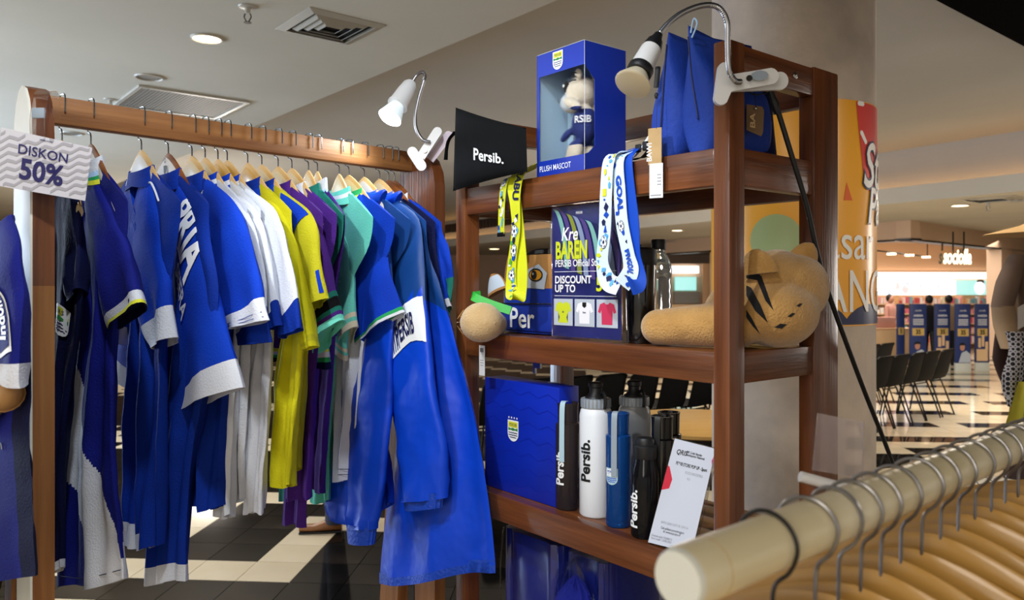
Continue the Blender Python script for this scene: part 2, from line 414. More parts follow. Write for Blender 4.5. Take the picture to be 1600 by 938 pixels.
for (x, z, a, l) in ((cs(1250), 2.0, .5, .05), (cs(1262), 2.03, 0, .05), (cs(1330), 2.2, -.9, .05), (cs(1326), 2.31, 0, .03)):
    ca, sa_ = math.cos(a), math.sin(a); w_ = .009
    mb.shape([(x+ca*p-sa_*q, z+sa_*p+ca*q) for p, q in ((0, -w_), (l, -w_), (l+w_*.7, 0), (l, w_), (0, w_), (-w_*.7, 0))], g2, 'vinyl_white', cut=.04)
mb.build('poster_shapes', tcol, recalc=False)
mb = MB(); g = ring(CR+.007)
mb.text('Pasar', lambda x, y: g(cs(1248)+x, 1.705+y), 'vinyl_white', size=.20, sx=.80, bold=.004, align='LEFT', cut=.03)
mb.text('LANG', lambda x, y: g(cs(1243)+x, 1.50+y), 'vinyl_white', size=.235, sx=.72, bold=.002, align='LEFT', cut=.03)
for d, mm, e in ((.007, 'vinyl_navy', .045), (.0082, 'vinyl_white', .012)):
    g = ring(CR+d)
    mb.text('Str', lambda x, y: g(cs(1331)+x, 1.99+y), mm, size=.25, sx=.75, bold=e, align='LEFT', cut=.03, shear=.25)
    mb.text('Pa', lambda x, y: g(cs(1338)+x, 1.85+y), mm, size=.20, sx=.75, bold=e, align='LEFT', cut=.03, shear=.25)
mb.build('poster_lettering', tcol, recalc=False)
# ================= CLOTHES RACK =================
RR = Vector((.690, .724, 0)); PP = Vector((.724, -.690, 0)); RA = Vector((-.9024, 1.5, 0))
RROT = math.atan2(-.690, .724)
def s_at(px):
    k = (px-800)/F; return (k*RA.y-RA.x)/(RR.x-k*RR.y)
def gplane(px, py, s, yaw=0):
    k = (px-800)/F; o = RA+RR*s; c, sn = math.cos(math.radians(yaw)), math.sin(math.radians(yaw)); d = PP*c+RR*sn
    w_ = (k*o.y-o.x)/(d.x-k*d.y); Y = o.y+w_*d.y; return (w_, EYE-(py-HY)/F*Y)
rack = thing('clothes_rack', 'brown wooden clothes rack with hanging jerseys, rounded end posts', 'clothes rack', RA, RROT)
mb = MB(); mb.box(-.0145, .0145, -.002, .9018, 1.911, 1.965, 'rack_wood_y', bev=.004); mb.build('rail', rack)
def endframe(y0, y1, outer=None, far_top=-.05):
    # outline: flared far leg, straight near leg, rounded top
    def ring(z):
        return z
    topz = 1.965
    mb = MB()
    prof = []
    # near leg
    near_o, near_i = .105, .022
    def leg(xa0, xb0, xa1, xb1, z0, z1):
        vs = [(xa0, y0, z0), (xb0, y0, z0), (xb0, y1, z0), (xa0, y1, z0), (xa1, y0, z1), (xb1, y0, z1), (xb1, y1, z1), (xa1, y1, z1)]
        mb.add(vs, [(0, 3, 2, 1), (4, 5, 6, 7), (0, 1, 5, 4), (1, 2, 6, 5), (2, 3, 7, 6), (3, 0, 4, 7)], 'rack_wood_z')
    leg(near_i, near_o, near_i, near_o, 0, 1.60)
    o1 = mb.build('leg', rack, smooth=False)
    mb = MB()
    vs = []
    leg(-.20, -.115, far_top, min(near_i, far_top+.07), 0, 1.60)
    mb.build('leg', rack, smooth=False)
    mb = MB()
    pts = [(far_top, 1.60), (far_top, 1.75)]
    for k in range(9):
        a = math.pi-math.pi*k/8*1.0
        pts.append(((far_top+near_o)/2+(near_o-far_top)/2*math.cos(a), topz-.10+.10*math.sin(a)*1.0))
    pts.append((near_o, 1.60))
    r0 = [(x, y0, z) for x, z in pts]; r1 = [(x, y1, z) for x, z in pts]
    mb.loft([r0, r1], 'mahogany_z'); mb.build('top_bend', rack, angle=30)
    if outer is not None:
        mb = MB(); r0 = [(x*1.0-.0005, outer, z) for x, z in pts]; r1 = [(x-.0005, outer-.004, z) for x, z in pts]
        mb.loft([r0, r1], 'pale_white'); mb.box(.023, .1045, outer-.004, outer, 0.0, 1.60, 'pale_white'); mb.build('outer_face', rack, smooth=False)  # thin pale sheet over the outer side of the end frame
mat('pale_white', 'dcd9cc', .5, mix='c9c8bd', mscale=6)
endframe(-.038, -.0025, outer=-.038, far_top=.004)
endframe(.902, .938)
mb = MB(); mb.box(-.15, .03, -.035, -.005, .10, .14, 'rack_wood_x', bev=.004); mb.build('foot_rail', rack)
mb = MB(); mb.box(-.15, .03, .905, .935, .10, .14, 'rack_wood_x', bev=.004); mb.build('foot_rail', rack)
mb = MB(); mb.box(-.02, .02, 0, .9, .10, .14, 'rack_wood_y', bev=.004); mb.build('lower_rail', rack)

# ---------------- hangers ----------------
mat('hook_wire', '8f9498', .25, metal=1); mat('ply_yellow', 'c99a34', .35, mix='b07f22', mscale=6, coat=.3); mat('ply_pale', 'cdb88c', .45, mix='bfa674', mscale=6); mat('paint_pale', 'cfc9bf', .5)
def hanger(s, px, yaw, wname, face, label, group, arm=.145, big=1.0, mark=False):
    o0 = RA+RR*s; t = thing('clothes_hanger', label, 'hanger', o0, RROT+math.radians(yaw), group)
    zn = 1.888
    mb = MB(); n = 22; rings = []
    for i in range(n+1):
        x = -arm+2*arm*i/n; u = abs(x)/arm
        zt = zn-.003-.135*u**1.3
        hh = .058-.036*max(0, (u-.45)/.55)
        th = .0055+.001*u
        yy = 0
        rr = []
        for k in range(10):
            a = 2*math.pi*k/10; rr.append((x, yy+th*math.cos(a), zt-hh/2+hh/2*math.sin(a)*(1.0)))
        rings.append(rr)
    def zone(i, j): return wname if (j in (0, 1, 2, 3, 4)) and False else (wname if math.sin(2*math.pi*(j+.5)/10) > .5 else face)
    mb.loft(rings, face, zone=zone); mb.build('wooden_arms', t)
    if mark:
        mb = MB(); f = lambda x, y: (x, -.0072, 1.862+y)
        mb.text('O', f, 'print_black', size=.014, sx=.8, bold=.03)
        mb.shape([(-.007, -.006), (.007, -.006), (.006, -.02), (0, -.026), (-.006, -.02)][::-1], f, 'print_black'); mb.build('stamp', t)
    mb = MB()
    if yaw > 25: yaw_ = 25
    pts = [(0, 0, zn-.012), (0, 0, 1.899), (-.005, 0, 1.905), (-.0185, 0, 1.914), (-.0185, 0, 1.955), (-.013, 0, 1.9705), (.002, 0, 1.9725), (.0145, 0, 1.9700), (.0185, 0, 1.960), (.0185, 0, 1.936)]
    # keep the hook square to the rail whatever the arms' turn
    cy, sy_ = math.cos(-math.radians(yaw)), math.sin(-math.radians(yaw))
    pts = [(x*cy, x*sy_, z) for x, y, z in pts]
    mb.tube(pts, .0016, 'hook_wire', n=6, sub=4); mb.build('wire_hook', t)
    return t

# ---------------- garments ----------------
def fab(name, col, mix=None, rough=.8, bump=.35, bs=260, sheen=0): return mat(name, col, rough, bump=bump, bscale=bs, mix=mix, mscale=9, sheen=sheen, detail=2, spec=.18)
fab('royal', '0a3ab4', '0832a2'); fab('navyblue', '141c7c', '10186c'); fab('deepnavy', '070c30', '080e3a'); fab('royal_dark', '082f96', '072984')
fab('white_knit', 'd6d9e0', 'cccfd8'); fab('yellow_knit', 'c8c21c', 'bcb414'); fab('olive_knit', 'b6b020', 'a8a21c'); fab('purple_knit', '4c2480', '431f74')
fab('mint_knit', '6cccb8', '60c0ac'); fab('teal_knit', '1c7468', '186659'); fab('green_dark', '4c7a6a', '44705f'); fab('cream_knit', 'd6ccb0'); fab('grey_knit', '9aa4a4')
fab('stripe_green', '2c9a58'); fab('stripe_yellow', 'd8d83a'); fab('black_knit', '0b0b12'); fab('lightblue_knit', 'a8c8e8')
mat('nylon_blue', '0640c4', .42, bump=.6, bscale=7, bdist=.02, mix='053ab6', mscale=3, spec=.35); mat('nylon_slate', '0e3c7c', .5, bump=.7, bscale=12, spec=.35)
mat('nylon_rib', '073aa4', .5, bump=.6, bscale=120)

def garment(px, yaw, label, soff=0.0, *,  cat='jersey', name='football_jersey', group=None, O=None, I=None, near=None, far=None, hemN=None, hemF=None,
            body='royal', slv=None, collar=None, bz=None, sz=None, fold=.010, nf=2.4, T=.014, ts=.013, ph=0, neckz=1.835, sleeve_far=True, collar_h=.030, collar_w=.055, extra=None, hood=False, off=0, cuffpart=None, ribs=False, long=False, nvb=44, topx=.19, nu=34):
    s = s_at(px); rnd = random.Random(int(px*10))
    o0 = RA+RR*s; t = thing(name, label, cat, o0, RROT+math.radians(yaw), group)
    L = lambda q: gplane(q[0], q[1], s, yaw)
    slv = slv or body; collar = collar or [body, body, body]
    O = [L(q) for q in O] if O else [(.07, 1.83), (.15, 1.79), (.23, 1.69), (.29, 1.54)]
    I = [L(q) for q in I] if I else [(.10, 1.74), (.15, 1.62), (.17, 1.50)]
    near = [L(q) for q in near] if near else [(.20, 1.62), (.205, 1.35), (.20, 1.15)]
    nz = near[-1][1] if hemN is None else hemN
    far = [L(q) for q in far] if far else [(-.21, 1.62), (-.22, 1.35), (-.225, nz-.01)]
    zhn = near[-1][1]; zhf = far[-1][1]
    def sheet(u, v, side):      # u 0(far)..1(near), v 0 top..1 hem
        # top outline of shoulders
        xt = (-topx+2*topx*u); au = abs(xt)/topx
        zt = neckz-.0 - .012*(au < .3) - .075*max(0, (au-.28)/.72)**1.1
        xn, _zn = interp([(topx, 0)]+[(q[0], 0) for q in near], min(v*1.02, 1)); xf, _zf = interp([(-topx, 0)]+[(q[0], 0) for q in far], min(v*1.02, 1))
        x = xf+(xn-xf)*u if v > 0 else xt
        if v > 0:
            k = min(1, v*6); x = xt*(1-k)+(xf+(xn-xf)*u)*k
        zh = zhf+(zhn-zhf)*u + .006*math.sin(u*7+ph)
        z = zt+(zh-zt)*v
        th = T*(max(0, 1-(2*u-1)**4))**.5*(min(1, .35+v*5))
        a = fold*min(1, v*1.6)
        D = a*math.sin(2*math.pi*(nf*u+.25*math.sin(2.6*v+ph))+ph)+a*.5*math.sin(2*math.pi*(nf*2.1*u+.4*v)+ph*2.3)
        D += .004*noise.noise(Vector((u*5+px, v*6, ph)))*min(1, v*4)
        if long: D += (.011*noise.noise(Vector((u*3.2+v*2.5+px, v*3.5-u*2, ph)))+.005*abs(noise.noise(Vector((u*9-v*5, v*9+u*4, ph+3)))))*min(1, v*3)
        return Vector((x, off+D+side*th+.0025*noise.noise(Vector((u*9+px, v*14, side*3)))*min(1, v*5), z))
    mb = MB()
    rings = []
    for j in range(nvb+1):
        v = j/nvb; rr = [sheet(i/nu, v, -1) for i in range(nu+1)]+[sheet(i/nu, v, 1) for i in range(nu-1, 0, -1)]; rings.append(rr)
    # hem turned inside
    for dz in (.0, .03):
        base = rings[nvb]; c_ = Vector((sum(q.x for q in base)/len(base), sum(q.y for q in base)/len(base), 0))
        rings.append([Vector((c_.x+(q.x-c_.x)*.985, off+(q.y-off)*.8+(0 if True else 0), q.z+dz)) for q in base])
    N_ = 2*nu
    def zb(i, j):
        u = (j+.5)/nu if j < nu else (N_-j-.5)/nu; v = (i+.5)/nvb
        if bz: r = bz(u, min(v, 1), -1 if j < nu else 1); return r or body
        return body
    mb.loft(rings, body, zone=zb, cap1=False); mb.build('body', t, angle=60)
    szf = (lambda k, c: sz(k, c)) if (sz and sz.__code__.co_argcount == 2) else (lambda k, c: sz(k))
    # sleeves
    def sleeve(sgn, nm='sleeve'):
        m2 = MB(); nr = 26; rr = []
        for i in range(nr+1):
            k = i/nr; o_ = interp(O, k); i_ = interp(I, k)
            ring = []
            for a in range(20):
                an = 2*math.pi*a/20; ca, sa = math.cos(an), math.sin(an)
                ca = math.copysign(abs(ca)**.8, ca)
                x = (o_.x+i_.x)/2+(o_.x-i_.x)/2*ca; z = (o_.y+i_.y)/2+(o_.y-i_.y)/2*ca
                th = ts*(.75+.35*k)
                wr = .0045*math.sin(9*k+ca*3+ph)*k + ((.012*noise.noise(Vector((k*4+ca*1.5, ca*1.6-k*5, ph)))+.007*abs(noise.noise(Vector((k*11-ca*3, ca*4+k*6, sa+ph))))+.006*math.sin(ca*13)*max(0, k-.78)*4.5) if long else 0)+.0035*noise.noise(Vector((k*7, ca*3+px, sa)))
                # shoulders narrow over the hanger
                if not long: wr += .006*math.sin(ca*4.4+ph*1.7)*k
                ring.append(Vector((sgn*x, off-.002-soff*min(1, k*2.2)+th*sa+wr, z)))
            rr.append(ring)
        last = rr[-1]; c_ = sum(last, Vector())/20
        rr.append([c_+(q-c_)*.93 for q in last]); rr.append([c_+(q-c_)*.88+(rr[-5][a]-last[a])*.8 for a, q in enumerate(last)])
        def zs(i, j):
            k = (i+.5)/nr
            if i >= nr: return (sz(.999) if sz and sz.__code__.co_argcount == 1 else None) or slv
            return (szf(k, math.cos(2*math.pi*(j+.5)/20)) if sz else None) or slv
        m2.loft(rr, slv, zone=zs); m2.build(nm, t, angle=60)
        return rr
    sr = sleeve(1)
    if sleeve_far: sleeve(-1)
    # collar band
    cm = MB(); rr = []; lv = [(0, .0), (.25, .007), (.5, .012), (.75, .020), (1, collar_h)]
    for (q, dz) in lv:
        rr.append([Vector(((collar_w+.018*(1-q))*math.cos(a), off+(.016+.004*(1-q))*math.sin(a), neckz-.018+dz-.012*abs(math.cos(a))*(1-q)-.012*(math.sin(a) < 0)*abs(math.sin(a)))) for a in [2*math.pi*k/28 for k in range(28)]])
    for (q, dz) in ((1, collar_h-.001), (.3, .004)):
        rr.append([Vector(((collar_w-.004)*math.cos(a), off+.0125*math.sin(a), neckz-.018+dz-.012*(math.sin(a) < 0)*abs(math.sin(a)))) for a in [2*math.pi*k/28 for k in range(28)]])
    cm.loft(rr, collar[0], zone=lambda i, j: collar[min(i*len(collar)//4, len(collar)-1)] if i < 4 else collar[-1], cap0=False, cap1=False)
    cm.build('collar', t, angle=50)
    if hood:
        hm = MB(); rr = []
        for k in range(13):
            q = k/12; a = math.pi*q
            cz = 1.822+.006*math.sin(a)-.02*q*(1-q); cx = .088*math.cos(a)
            rr.append([Vector((cx*1.0+.014*math.cos(b)*math.cos(a), off-.006-.010*math.sin(a)+.009*math.sin(b), cz+.017*math.cos(b)+.004*math.sin(5*q*math.pi))) for b in [2*math.pi*c/12 for c in range(12)]])
        hm.loft(rr, body if isinstance(hood, bool) else hood); hm.build('hood', t)
    surf = lambda u, v, d=.0015: sheet(u, v, -1)+Vector((0, -d, 0))
    def ssurf(k, c, d=.0015):     # sleeve surface facing the left: k along, c -1..1 across
        i = min(int(k*26), 25); f = k*26-i; an = math.pi+math.acos(max(-1, min(1, -(-c))))  # lower half (sin<0)
        aa = (2*math.pi-math.acos(max(-1, min(1, c))))/(2*math.pi)*20; j = int(aa) % 20; g = aa-int(aa)
        p = lambda ii: sr[ii][j]*(1-g)+sr[ii][(j+1) % 20]*g
        return p(i)*(1-f)+p(i+1)*f+Vector((0, -d, 0))
    if extra: extra(t, surf, ssurf)
    return t

def cuffz(stripes, base=None):
    """stripes: list of (k0,k1,mat)"""
    def z(k):
        for a, b, m in stripes:
            if a <= k < b: return m
        return base
    return z
def piping(t, surf, pts, m='white_knit', r=.0022, name='piping'):
    mb = MB(); mb.tube([surf(*p, .001) for p in pts], r, m, n=6, sub=5); mb.build(name, t)

HG = 'hangers on the clothes rack rail'; JG = 'garments hanging on the clothes rack'
HL = [  # px, yaw, top colour, face, arm, text
 (97, 8, 'hanger_wood_x', 'ply_pale', 'pale wooden hanger beside the left end post, half hidden by the discount sign'),
 (142, 0, 'hanger_dark_x', 'paint_pale', 'reddish brown wooden hanger just right of the discount sign'),
 (221, 0, 'hanger_wood_x', 'paint_pale', 'pale-sided wooden hanger holding the blue shirt with a small white cuff'),
 (263, 3, 'hanger_dark_x', 'paint_pale', 'brown-edged wooden hanger with a small black stamp on its pale side'),
 (300, 14, 'hanger_wood_x', 'ply_pale', 'broad tan wooden hanger turned to show its wide face'),
 (320.5, 8, 'hanger_wood_x', 'ply_pale', 'tan wooden hanger just right of the broad tan one'),
 (340.5, 8, 'hanger_wood_x', 'ply_yellow', 'golden wooden hanger above the middle white jersey'),
 (355, 8, 'hanger_wood_x', 'ply_yellow', 'bright golden wooden hanger above the rightmost white jersey'),
 (387, 10, 'hanger_wood_x', 'ply_yellow', 'golden wooden hanger over the mostly hidden yellow jersey'),
 (409, 16, 'hanger_wood_x', 'ply_pale', 'broad tan wooden hanger holding the yellow jersey with blue yoke'),
 (434.5, 6, 'hanger_wood_x', 'ply_pale', 'orange-tan wooden hanger right of the broad one over the yellow jersey'),
 (456, 0, 'hanger_wood_x', 'ply_pale', 'slim pale wooden hanger right of the orange-tan hanger'),
 (482, -8, 'hanger_wood_x', 'ply_pale', 'narrow pale hanger seen edge-on, left of a second edge-on hanger'),
 (496, -14, 'hanger_wood_x', 'ply_pale', 'narrow hanger seen edge-on above a crumpled white collar'),
 (530, -10, 'hanger_wood_x', 'ply_pale', 'narrow pale hanger above the mint green jersey'),
 (545, 4, 'hanger_wood_x', 'ply_pale', 'tan wooden hanger above the blue jersey with striped cuff'),
 (569, 0, 'hanger_wood_x', 'paint_pale', 'wooden hanger with greyish white side in the hooded jacket at left'),
 (593, 8, 'hanger_wood_x', 'ply_pale', 'broad tan wooden hanger in the long hooded jacket'),
 (607, 6, 'hanger_dark_x', 'hanger_dark_x', 'dark brown wooden hanger near the right end of the rail'),
 (616.5, 6, 'hanger_dark_x', 'ply_pale', 'last hanger on the rail, brown, beside the right end post')]
for px, yaw, a, b, lab in HL:
    yaw = yaw if px in (482, 496, 530) else max(-2, min(2, yaw))
    hanger(s_at(px), px, yaw, a, b, lab, HG, mark=(px == 263), arm=.09 if px == 97 else (.115 if px in (482, 496, 530) else .145))

# 1 dark navy crested jersey at the far left
def ex(t, surf, ss):
    mb = MB(); crest(mb, lambda x, y, d: surf(.74+x*5.0, .36-y*1.2, .003+d), .060, stars=False); mb.build('crest', t, recalc=False)
    mb = MB(); mb.text('zorn', lambda x, y: surf(.60+x*2.4, .80-y*1.3, .003), 'print_grey', size=.04, cut=.02); mb.build('sponsor_print', t, recalc=False)
garment(97, 2, 'dark navy jersey with small shield crest, first beside the left end post', group=JG, body='deepnavy', collar=['black_knit', 'deepnavy', 'black_knit', 'black_knit'],
        near=[(128, 400), (112, 560), (98, 760), (94, 890)], far=[(70, 450), (66, 700), (66, 895)], O=[(112, 264), (122, 300), (128, 380), (132, 450)], I=[(104, 330), (108, 420), (114, 480)], fold=.006, T=.010, topx=.09,
        bz=lambda u, v, s: 'white_knit' if v > .975 and u > .4 else None, extra=ex)
# 2 navy jersey with white sweep and striped cuff
def ex(t, surf, ss):
    mb = MB()
    mb.shape([(-.5, .5), (.5, .5), (.5, -.5), (-.5, -.5)][::-1], lambda x, y: surf(.5, .5), 'navyblue') if False else None
def swp(u, v, s):
    if v < .42: return None
    k = (v-.42)/.58
    # white sweep: from left edge bulging to the right hem
    l = [(0, .22), (.1, .16), (.25, .06), (.42, .08), (.6, .38), (.8, .60), (1, .66)]
    r = [(0, .22), (.1, .34), (.25, .46), (.42, .66), (.6, .86), (.8, .98), (1, 1.01)]
    f = lambda T_: next(a[1]+(b[1]-a[1])*(k-a[0])/(b[0]-a[0]) for a, b in zip(T_, T_[1:]) if a[0] <= k <= b[0]+1e-6)
    return 'white_knit' if f(l) < u < f(r) else None
def exg(t, surf, ss):
    mb = MB(); mb.tube([surf(.02, .975, .001), surf(.3, .975, .001), surf(.6, .975, .001), surf(.98, .975, .001)], .0008, 'deepnavy', n=5); mb.build('hem_seam', t)
    mb = MB(); mb.text('e', lambda x, y: surf(.32+x*2.4, .30-y*1.3, .002), 'print_grey', size=.035, cut=.02); mb.build('chest_print', t, recalc=False)
garment(142, 0, 'navy jersey with a curved white sweep on the side and striped sleeve cuff', group=JG, body='navyblue', collar=['stripe_yellow', 'stripe_green', 'lightblue_knit', 'white_knit'],
        O=[(152, 272), (178, 322), (207, 400), (230, 472)], I=[(140, 330), (156, 430), (174, 517)], near=[(180, 470), (178, 740), (193, 908)], far=[(128, 430), (97, 690), (88, 918)],
        sz=cuffz([(.90, .945, 'white_knit'), (.945, .96, 'stripe_green'), (.96, .972, 'deepnavy'), (.972, .986, 'stripe_yellow'), (.986, 1.1, 'deepnavy')]), bz=swp, fold=.008, T=.013, ts=.018, extra=exg, collar_h=.042, nvb=150, nu=110, neckz=1.83)
# 3 blue shirt small white cuff
def ex(t, surf, ss):
    piping(t, surf, [(.56, .10), (.60, .055), (.66, .03), (.72, .035), (.78, .055)])
    piping(t, surf, [(.56, .10), (.545, .16), (.54, .24), (.535, .30)], name='piping')
garment(221, 0, 'royal blue shirt with white curved piping and a short white sleeve cuff', group=JG, body='royal_dark', slv='royal',
        O=[(234, 268), (254, 325), (268, 430), (276, 527)], I=[(208, 380), (214, 450), (246, 546)], near=[(262, 560), (256, 700), (246, 858)], far=[(203, 560), (200, 720), (199, 850)],
        sz=cuffz([(.82, 1.1, 'white_knit')]), bz=lambda u, v, s: 'white_knit' if v > .955-.03*(1-u) and u < .75 else None, fold=.010, ts=.020, T=.013, extra=ex, ph=1.0)
# 4 blue jersey with white lettering
def ex(t, surf, ss):
    mb = MB()
    # lettering runs down the upper sleeve
    mb.text('PRIA', lambda x, y: ss(.17+x/.36, .10+y/.075, .0035), 'print_white', size=.105, sx=.62, bold=.035, align='LEFT', cut=.012)
    mb.text('IVA SEJERA', lambda x, y: ss(.26+x/.36, -.32+y/.080, .0035), 'print_white', size=.036, sx=.80, bold=.02, align='LEFT', cut=.012)
    mb.build('sleeve_lettering', t, recalc=False)
    piping(t, ss, [(.05, .7), (.06, .3), (.10, -.2), (.18, -.6), (.28, -.85)])
garment(263, 0, 'blue jersey with bold white lettering down the shoulder and wide white cuff', group=JG, body='royal_dark', slv='royal',
        O=[(285, 290), (312, 338), (337, 450), (373, 606)], I=[(270, 380), (284, 480), (288, 641)], near=[(345, 560), (322, 700), (294, 860), (284, 912)], far=[(238, 560), (236, 720), (234, 905)],
        sz=cuffz([(.875, 1.1, 'white_knit')]), bz=lambda u, v, s: 'white_knit' if v > .95 else None, fold=.012, ts=.022, T=.015, extra=ex, ph=2.1)
# 5 blue jersey double-lined cuff
def ex(t, surf, ss):
    piping(t, surf, [(.80, .05), (.72, .03), (.67, .06), (.64, .12), (.61, .19), (.58, .26)])
    mb = MB()
    for k in (.93, .965): mb.tube([ss(k, c, .001) for c in (-.95, -.5, 0, .5, .95)], .0007, 'royal_dark', n=5)
    mb.build('cuff_stitching', t)
garment(300, 0, 'blue polo jersey with white piping and a broad twice-stitched white cuff', group=JG, body='royal_dark', slv='royal',
        O=[(326, 280), (372, 320), (405, 410), (427, 500)], I=[(318, 400), (340, 460), (358, 515)], near=[(362, 560), (352, 700), (342, 795)], far=[(300, 560), (300, 720), (304, 790)],
        sz=cuffz([(.845, 1.1, 'white_knit')]), fold=.012, ts=.016, T=.014, extra=ex, ph=.4)
WL = ['first white jersey from the left, navy cuff below the blue sleeve', 'middle of the three white jerseys with navy cuffs', 'rightmost white jersey with navy cuff, beside the yellow one']
wcol = ['white_knit', 'royal', 'white_knit', 'royal']
WS = [(320.5, [(344, 296), (382, 325), (408, 400), (424, 535)], [(352, 420), (364, 480), (374, 540)], [(378, 590), (372, 700), (362, 806)], [(334, 590), (336, 700), (339, 808)]),
      (340.5, [(364, 296), (402, 330), (428, 410), (444, 508)], [(380, 420), (405, 470), (424, 516)], [(392, 590), (390, 700), (380, 784)], [(355, 590), (357, 700), (360, 780)]),
      (355, [(386, 294), (432, 328), (458, 400), (472, 512)], [(412, 420), (428, 480), (441, 530)], [(426, 600), (424, 700), (412, 802)], [(392, 600), (388, 700), (386, 798)])]
for (px, O_, I_, n_, f_), lab in zip(WS, WL):
    garment(px, 0, lab, group=JG, body='white_knit', collar=wcol, O=O_, I=I_, near=n_, far=f_, sz=cuffz([(.86, 1.1, 'royal_dark')]), fold=.008, T=.009, ts=.011, ph=px, nf=1.6)
# yellow pair
garment(387, 0, 'yellow jersey with dark blue collar, mostly hidden behind the white ones', group=JG, body='yellow_knit', collar=['royal', 'royal', 'royal_dark', 'royal_dark'],
        O=[(420, 306), (452, 345), (475, 430), (497, 540)], I=[(440, 430), (462, 500), (478, 548)], near=[(478, 560), (472, 640), (458, 760)], far=[(440, 560), (432, 650), (424, 757)],
        sz=cuffz([(.93, .945, 'olive_knit')]), fold=.008, T=.012, ph=.3, nf=1.6)
def ex(t, surf, ss):
    mb = MB(); mb.grid(lambda a, b: ss(.02+.30*b*(1-.55*a), .95-1.55*a, .0022), 8, 8, 'royal'); mb.build('shoulder_yoke', t, recalc=False)
    mb = MB(); mb.grid(lambda a, b: ss(.76+.17*b, .97-.13*a, .003), 3, 6, 'royal'); mb.build('side_stripe', t, recalc=False)
garment(409, 0, 'olive yellow jersey with royal blue shoulder yoke and blue collar', group=JG, body='olive_knit', collar=['royal', 'royal', 'royal', 'royal_dark'],
        O=[(442, 298), (488, 335), (502, 400), (512, 466)], I=[(456, 400), (470, 450), (478, 490)], near=[(486, 560), (480, 640), (468, 735)], far=[(440, 560), (436, 650), (430, 740)],
        fold=.008, T=.012, ts=.014, ph=1.3, nf=1.6, extra=ex)
# purple pair
st = cuffz([(.72, .78, 'teal_knit'), (.78, .83, 'black_knit'), (.83, .89, 'teal_knit'), (.89, .94, 'purple_knit'), (.94, 1.1, 'mint_knit')])
garment(434.5, 0, 'purple jersey whose sleeve ends in a teal and dark striped cuff', group=JG, body='purple_knit', collar=['purple_knit'],
        O=[(462, 320), (500, 360), (520, 440), (531, 500)], I=[(470, 420), (478, 480), (492, 555)], near=[(500, 600), (492, 700), (486, 782)], far=[(452, 600), (450, 700), (447, 776)],
        sz=st, fold=.009, T=.012, ts=.022, ph=2.3, nf=1.6)
st = cuffz([(.80, .86, 'stripe_yellow'), (.86, .90, 'white_knit'), (.90, .94, 'stripe_green'), (.94, 1.1, 'deepnavy')])
garment(456, 0, 'longer purple jersey with a yellow, white and navy striped cuff', group=JG, body='purple_knit', collar=['white_knit'],
        O=[(476, 320), (500, 380), (510, 500), (512, 578)], I=[(470, 420), (474, 500), (482, 572)], near=[(500, 600), (496, 720), (478, 822)], far=[(462, 600), (455, 720), (448, 815)],
        sz=st, fold=.009, T=.012, ts=.014, ph=3.3, nf=1.6)
garment(482, -8, 'dark teal jersey mostly hidden between purple and mint ones', group=JG, body='teal_knit', collar=['teal_knit'],
        O=[(488, 320), (505, 380), (512, 480), (515, 560)], I=[(478, 420), (480, 500), (488, 560)], near=[(500, 600), (484, 700), (470, 784)], far=[(455, 600), (448, 700), (440, 780)], fold=.009, T=.010, ph=4.3, nf=1.6)
garment(496, -14, 'light purple jersey with a crumpled white collar', group=JG, body='purple_knit', slv='purple_knit', collar=['white_knit', 'white_knit', 'lightblue_knit', 'white_knit'],
        O=[(502, 315), (514, 380), (521, 440), (527, 520)], I=[(494, 420), (500, 480), (505, 530)], near=[(520, 600), (514, 690), (505, 770)], far=[(500, 600), (485, 690), (478, 760)], fold=.006, T=.010, ts=.012, ph=5.3, nf=1.6, collar_h=.045)
st = cuffz([(.86, .89, 'cream_knit'), (.89, .93, 'mint_knit'), (.93, .955, 'cream_knit'), (.955, .975, 'grey_knit'), (.975, 1.1, 'cream_knit')])
garment(530, -10, 'mint green jersey with cream striped sleeve cuff', group=JG, body='mint_knit', collar=['mint_knit', 'mint_knit', 'white_knit', 'mint_knit'],
        O=[(530, 312), (546, 380), (556, 450), (560, 510)], I=[(508, 400), (510, 480), (518, 560)], near=[(535, 600), (524, 700), (516, 785)], far=[(494, 600), (488, 700), (483, 782)],
        sz=st, fold=.008, T=.011, ts=.018, ph=.9, nf=1.6)
def ex(t, surf, ss):
    mb = MB()
    for v in (.955, .975): mb.tube([surf(u, v, .001) for u in (.1, .4, .7, .95)], .0008, 'deepnavy', n=5)
    mb.build('hem_seam', t)
st = cuffz([(.905, .93, 'white_knit'), (.93, .95, 'stripe_green'), (.95, .975, 'stripe_yellow'), (.975, 1.1, 'white_knit')])
garment(545, 0, 'royal blue jersey with white, green and yellow striped cuff', group=JG, body='white_knit', slv='royal', collar=['royal', 'white_knit', 'stripe_yellow', 'stripe_green', 'lightblue_knit'],
        O=[(563, 298), (592, 350), (612, 430), (628, 488)], I=[(548, 400), (553, 470), (558, 540)], near=[(580, 600), (565, 690), (550, 755)], far=[(515, 600), (520, 690), (526, 745)],
        sz=st, bz=lambda u, v, s: 'royal' if v < .45 else None, fold=.010, T=.013, ts=.018, ph=1.9, extra=ex)
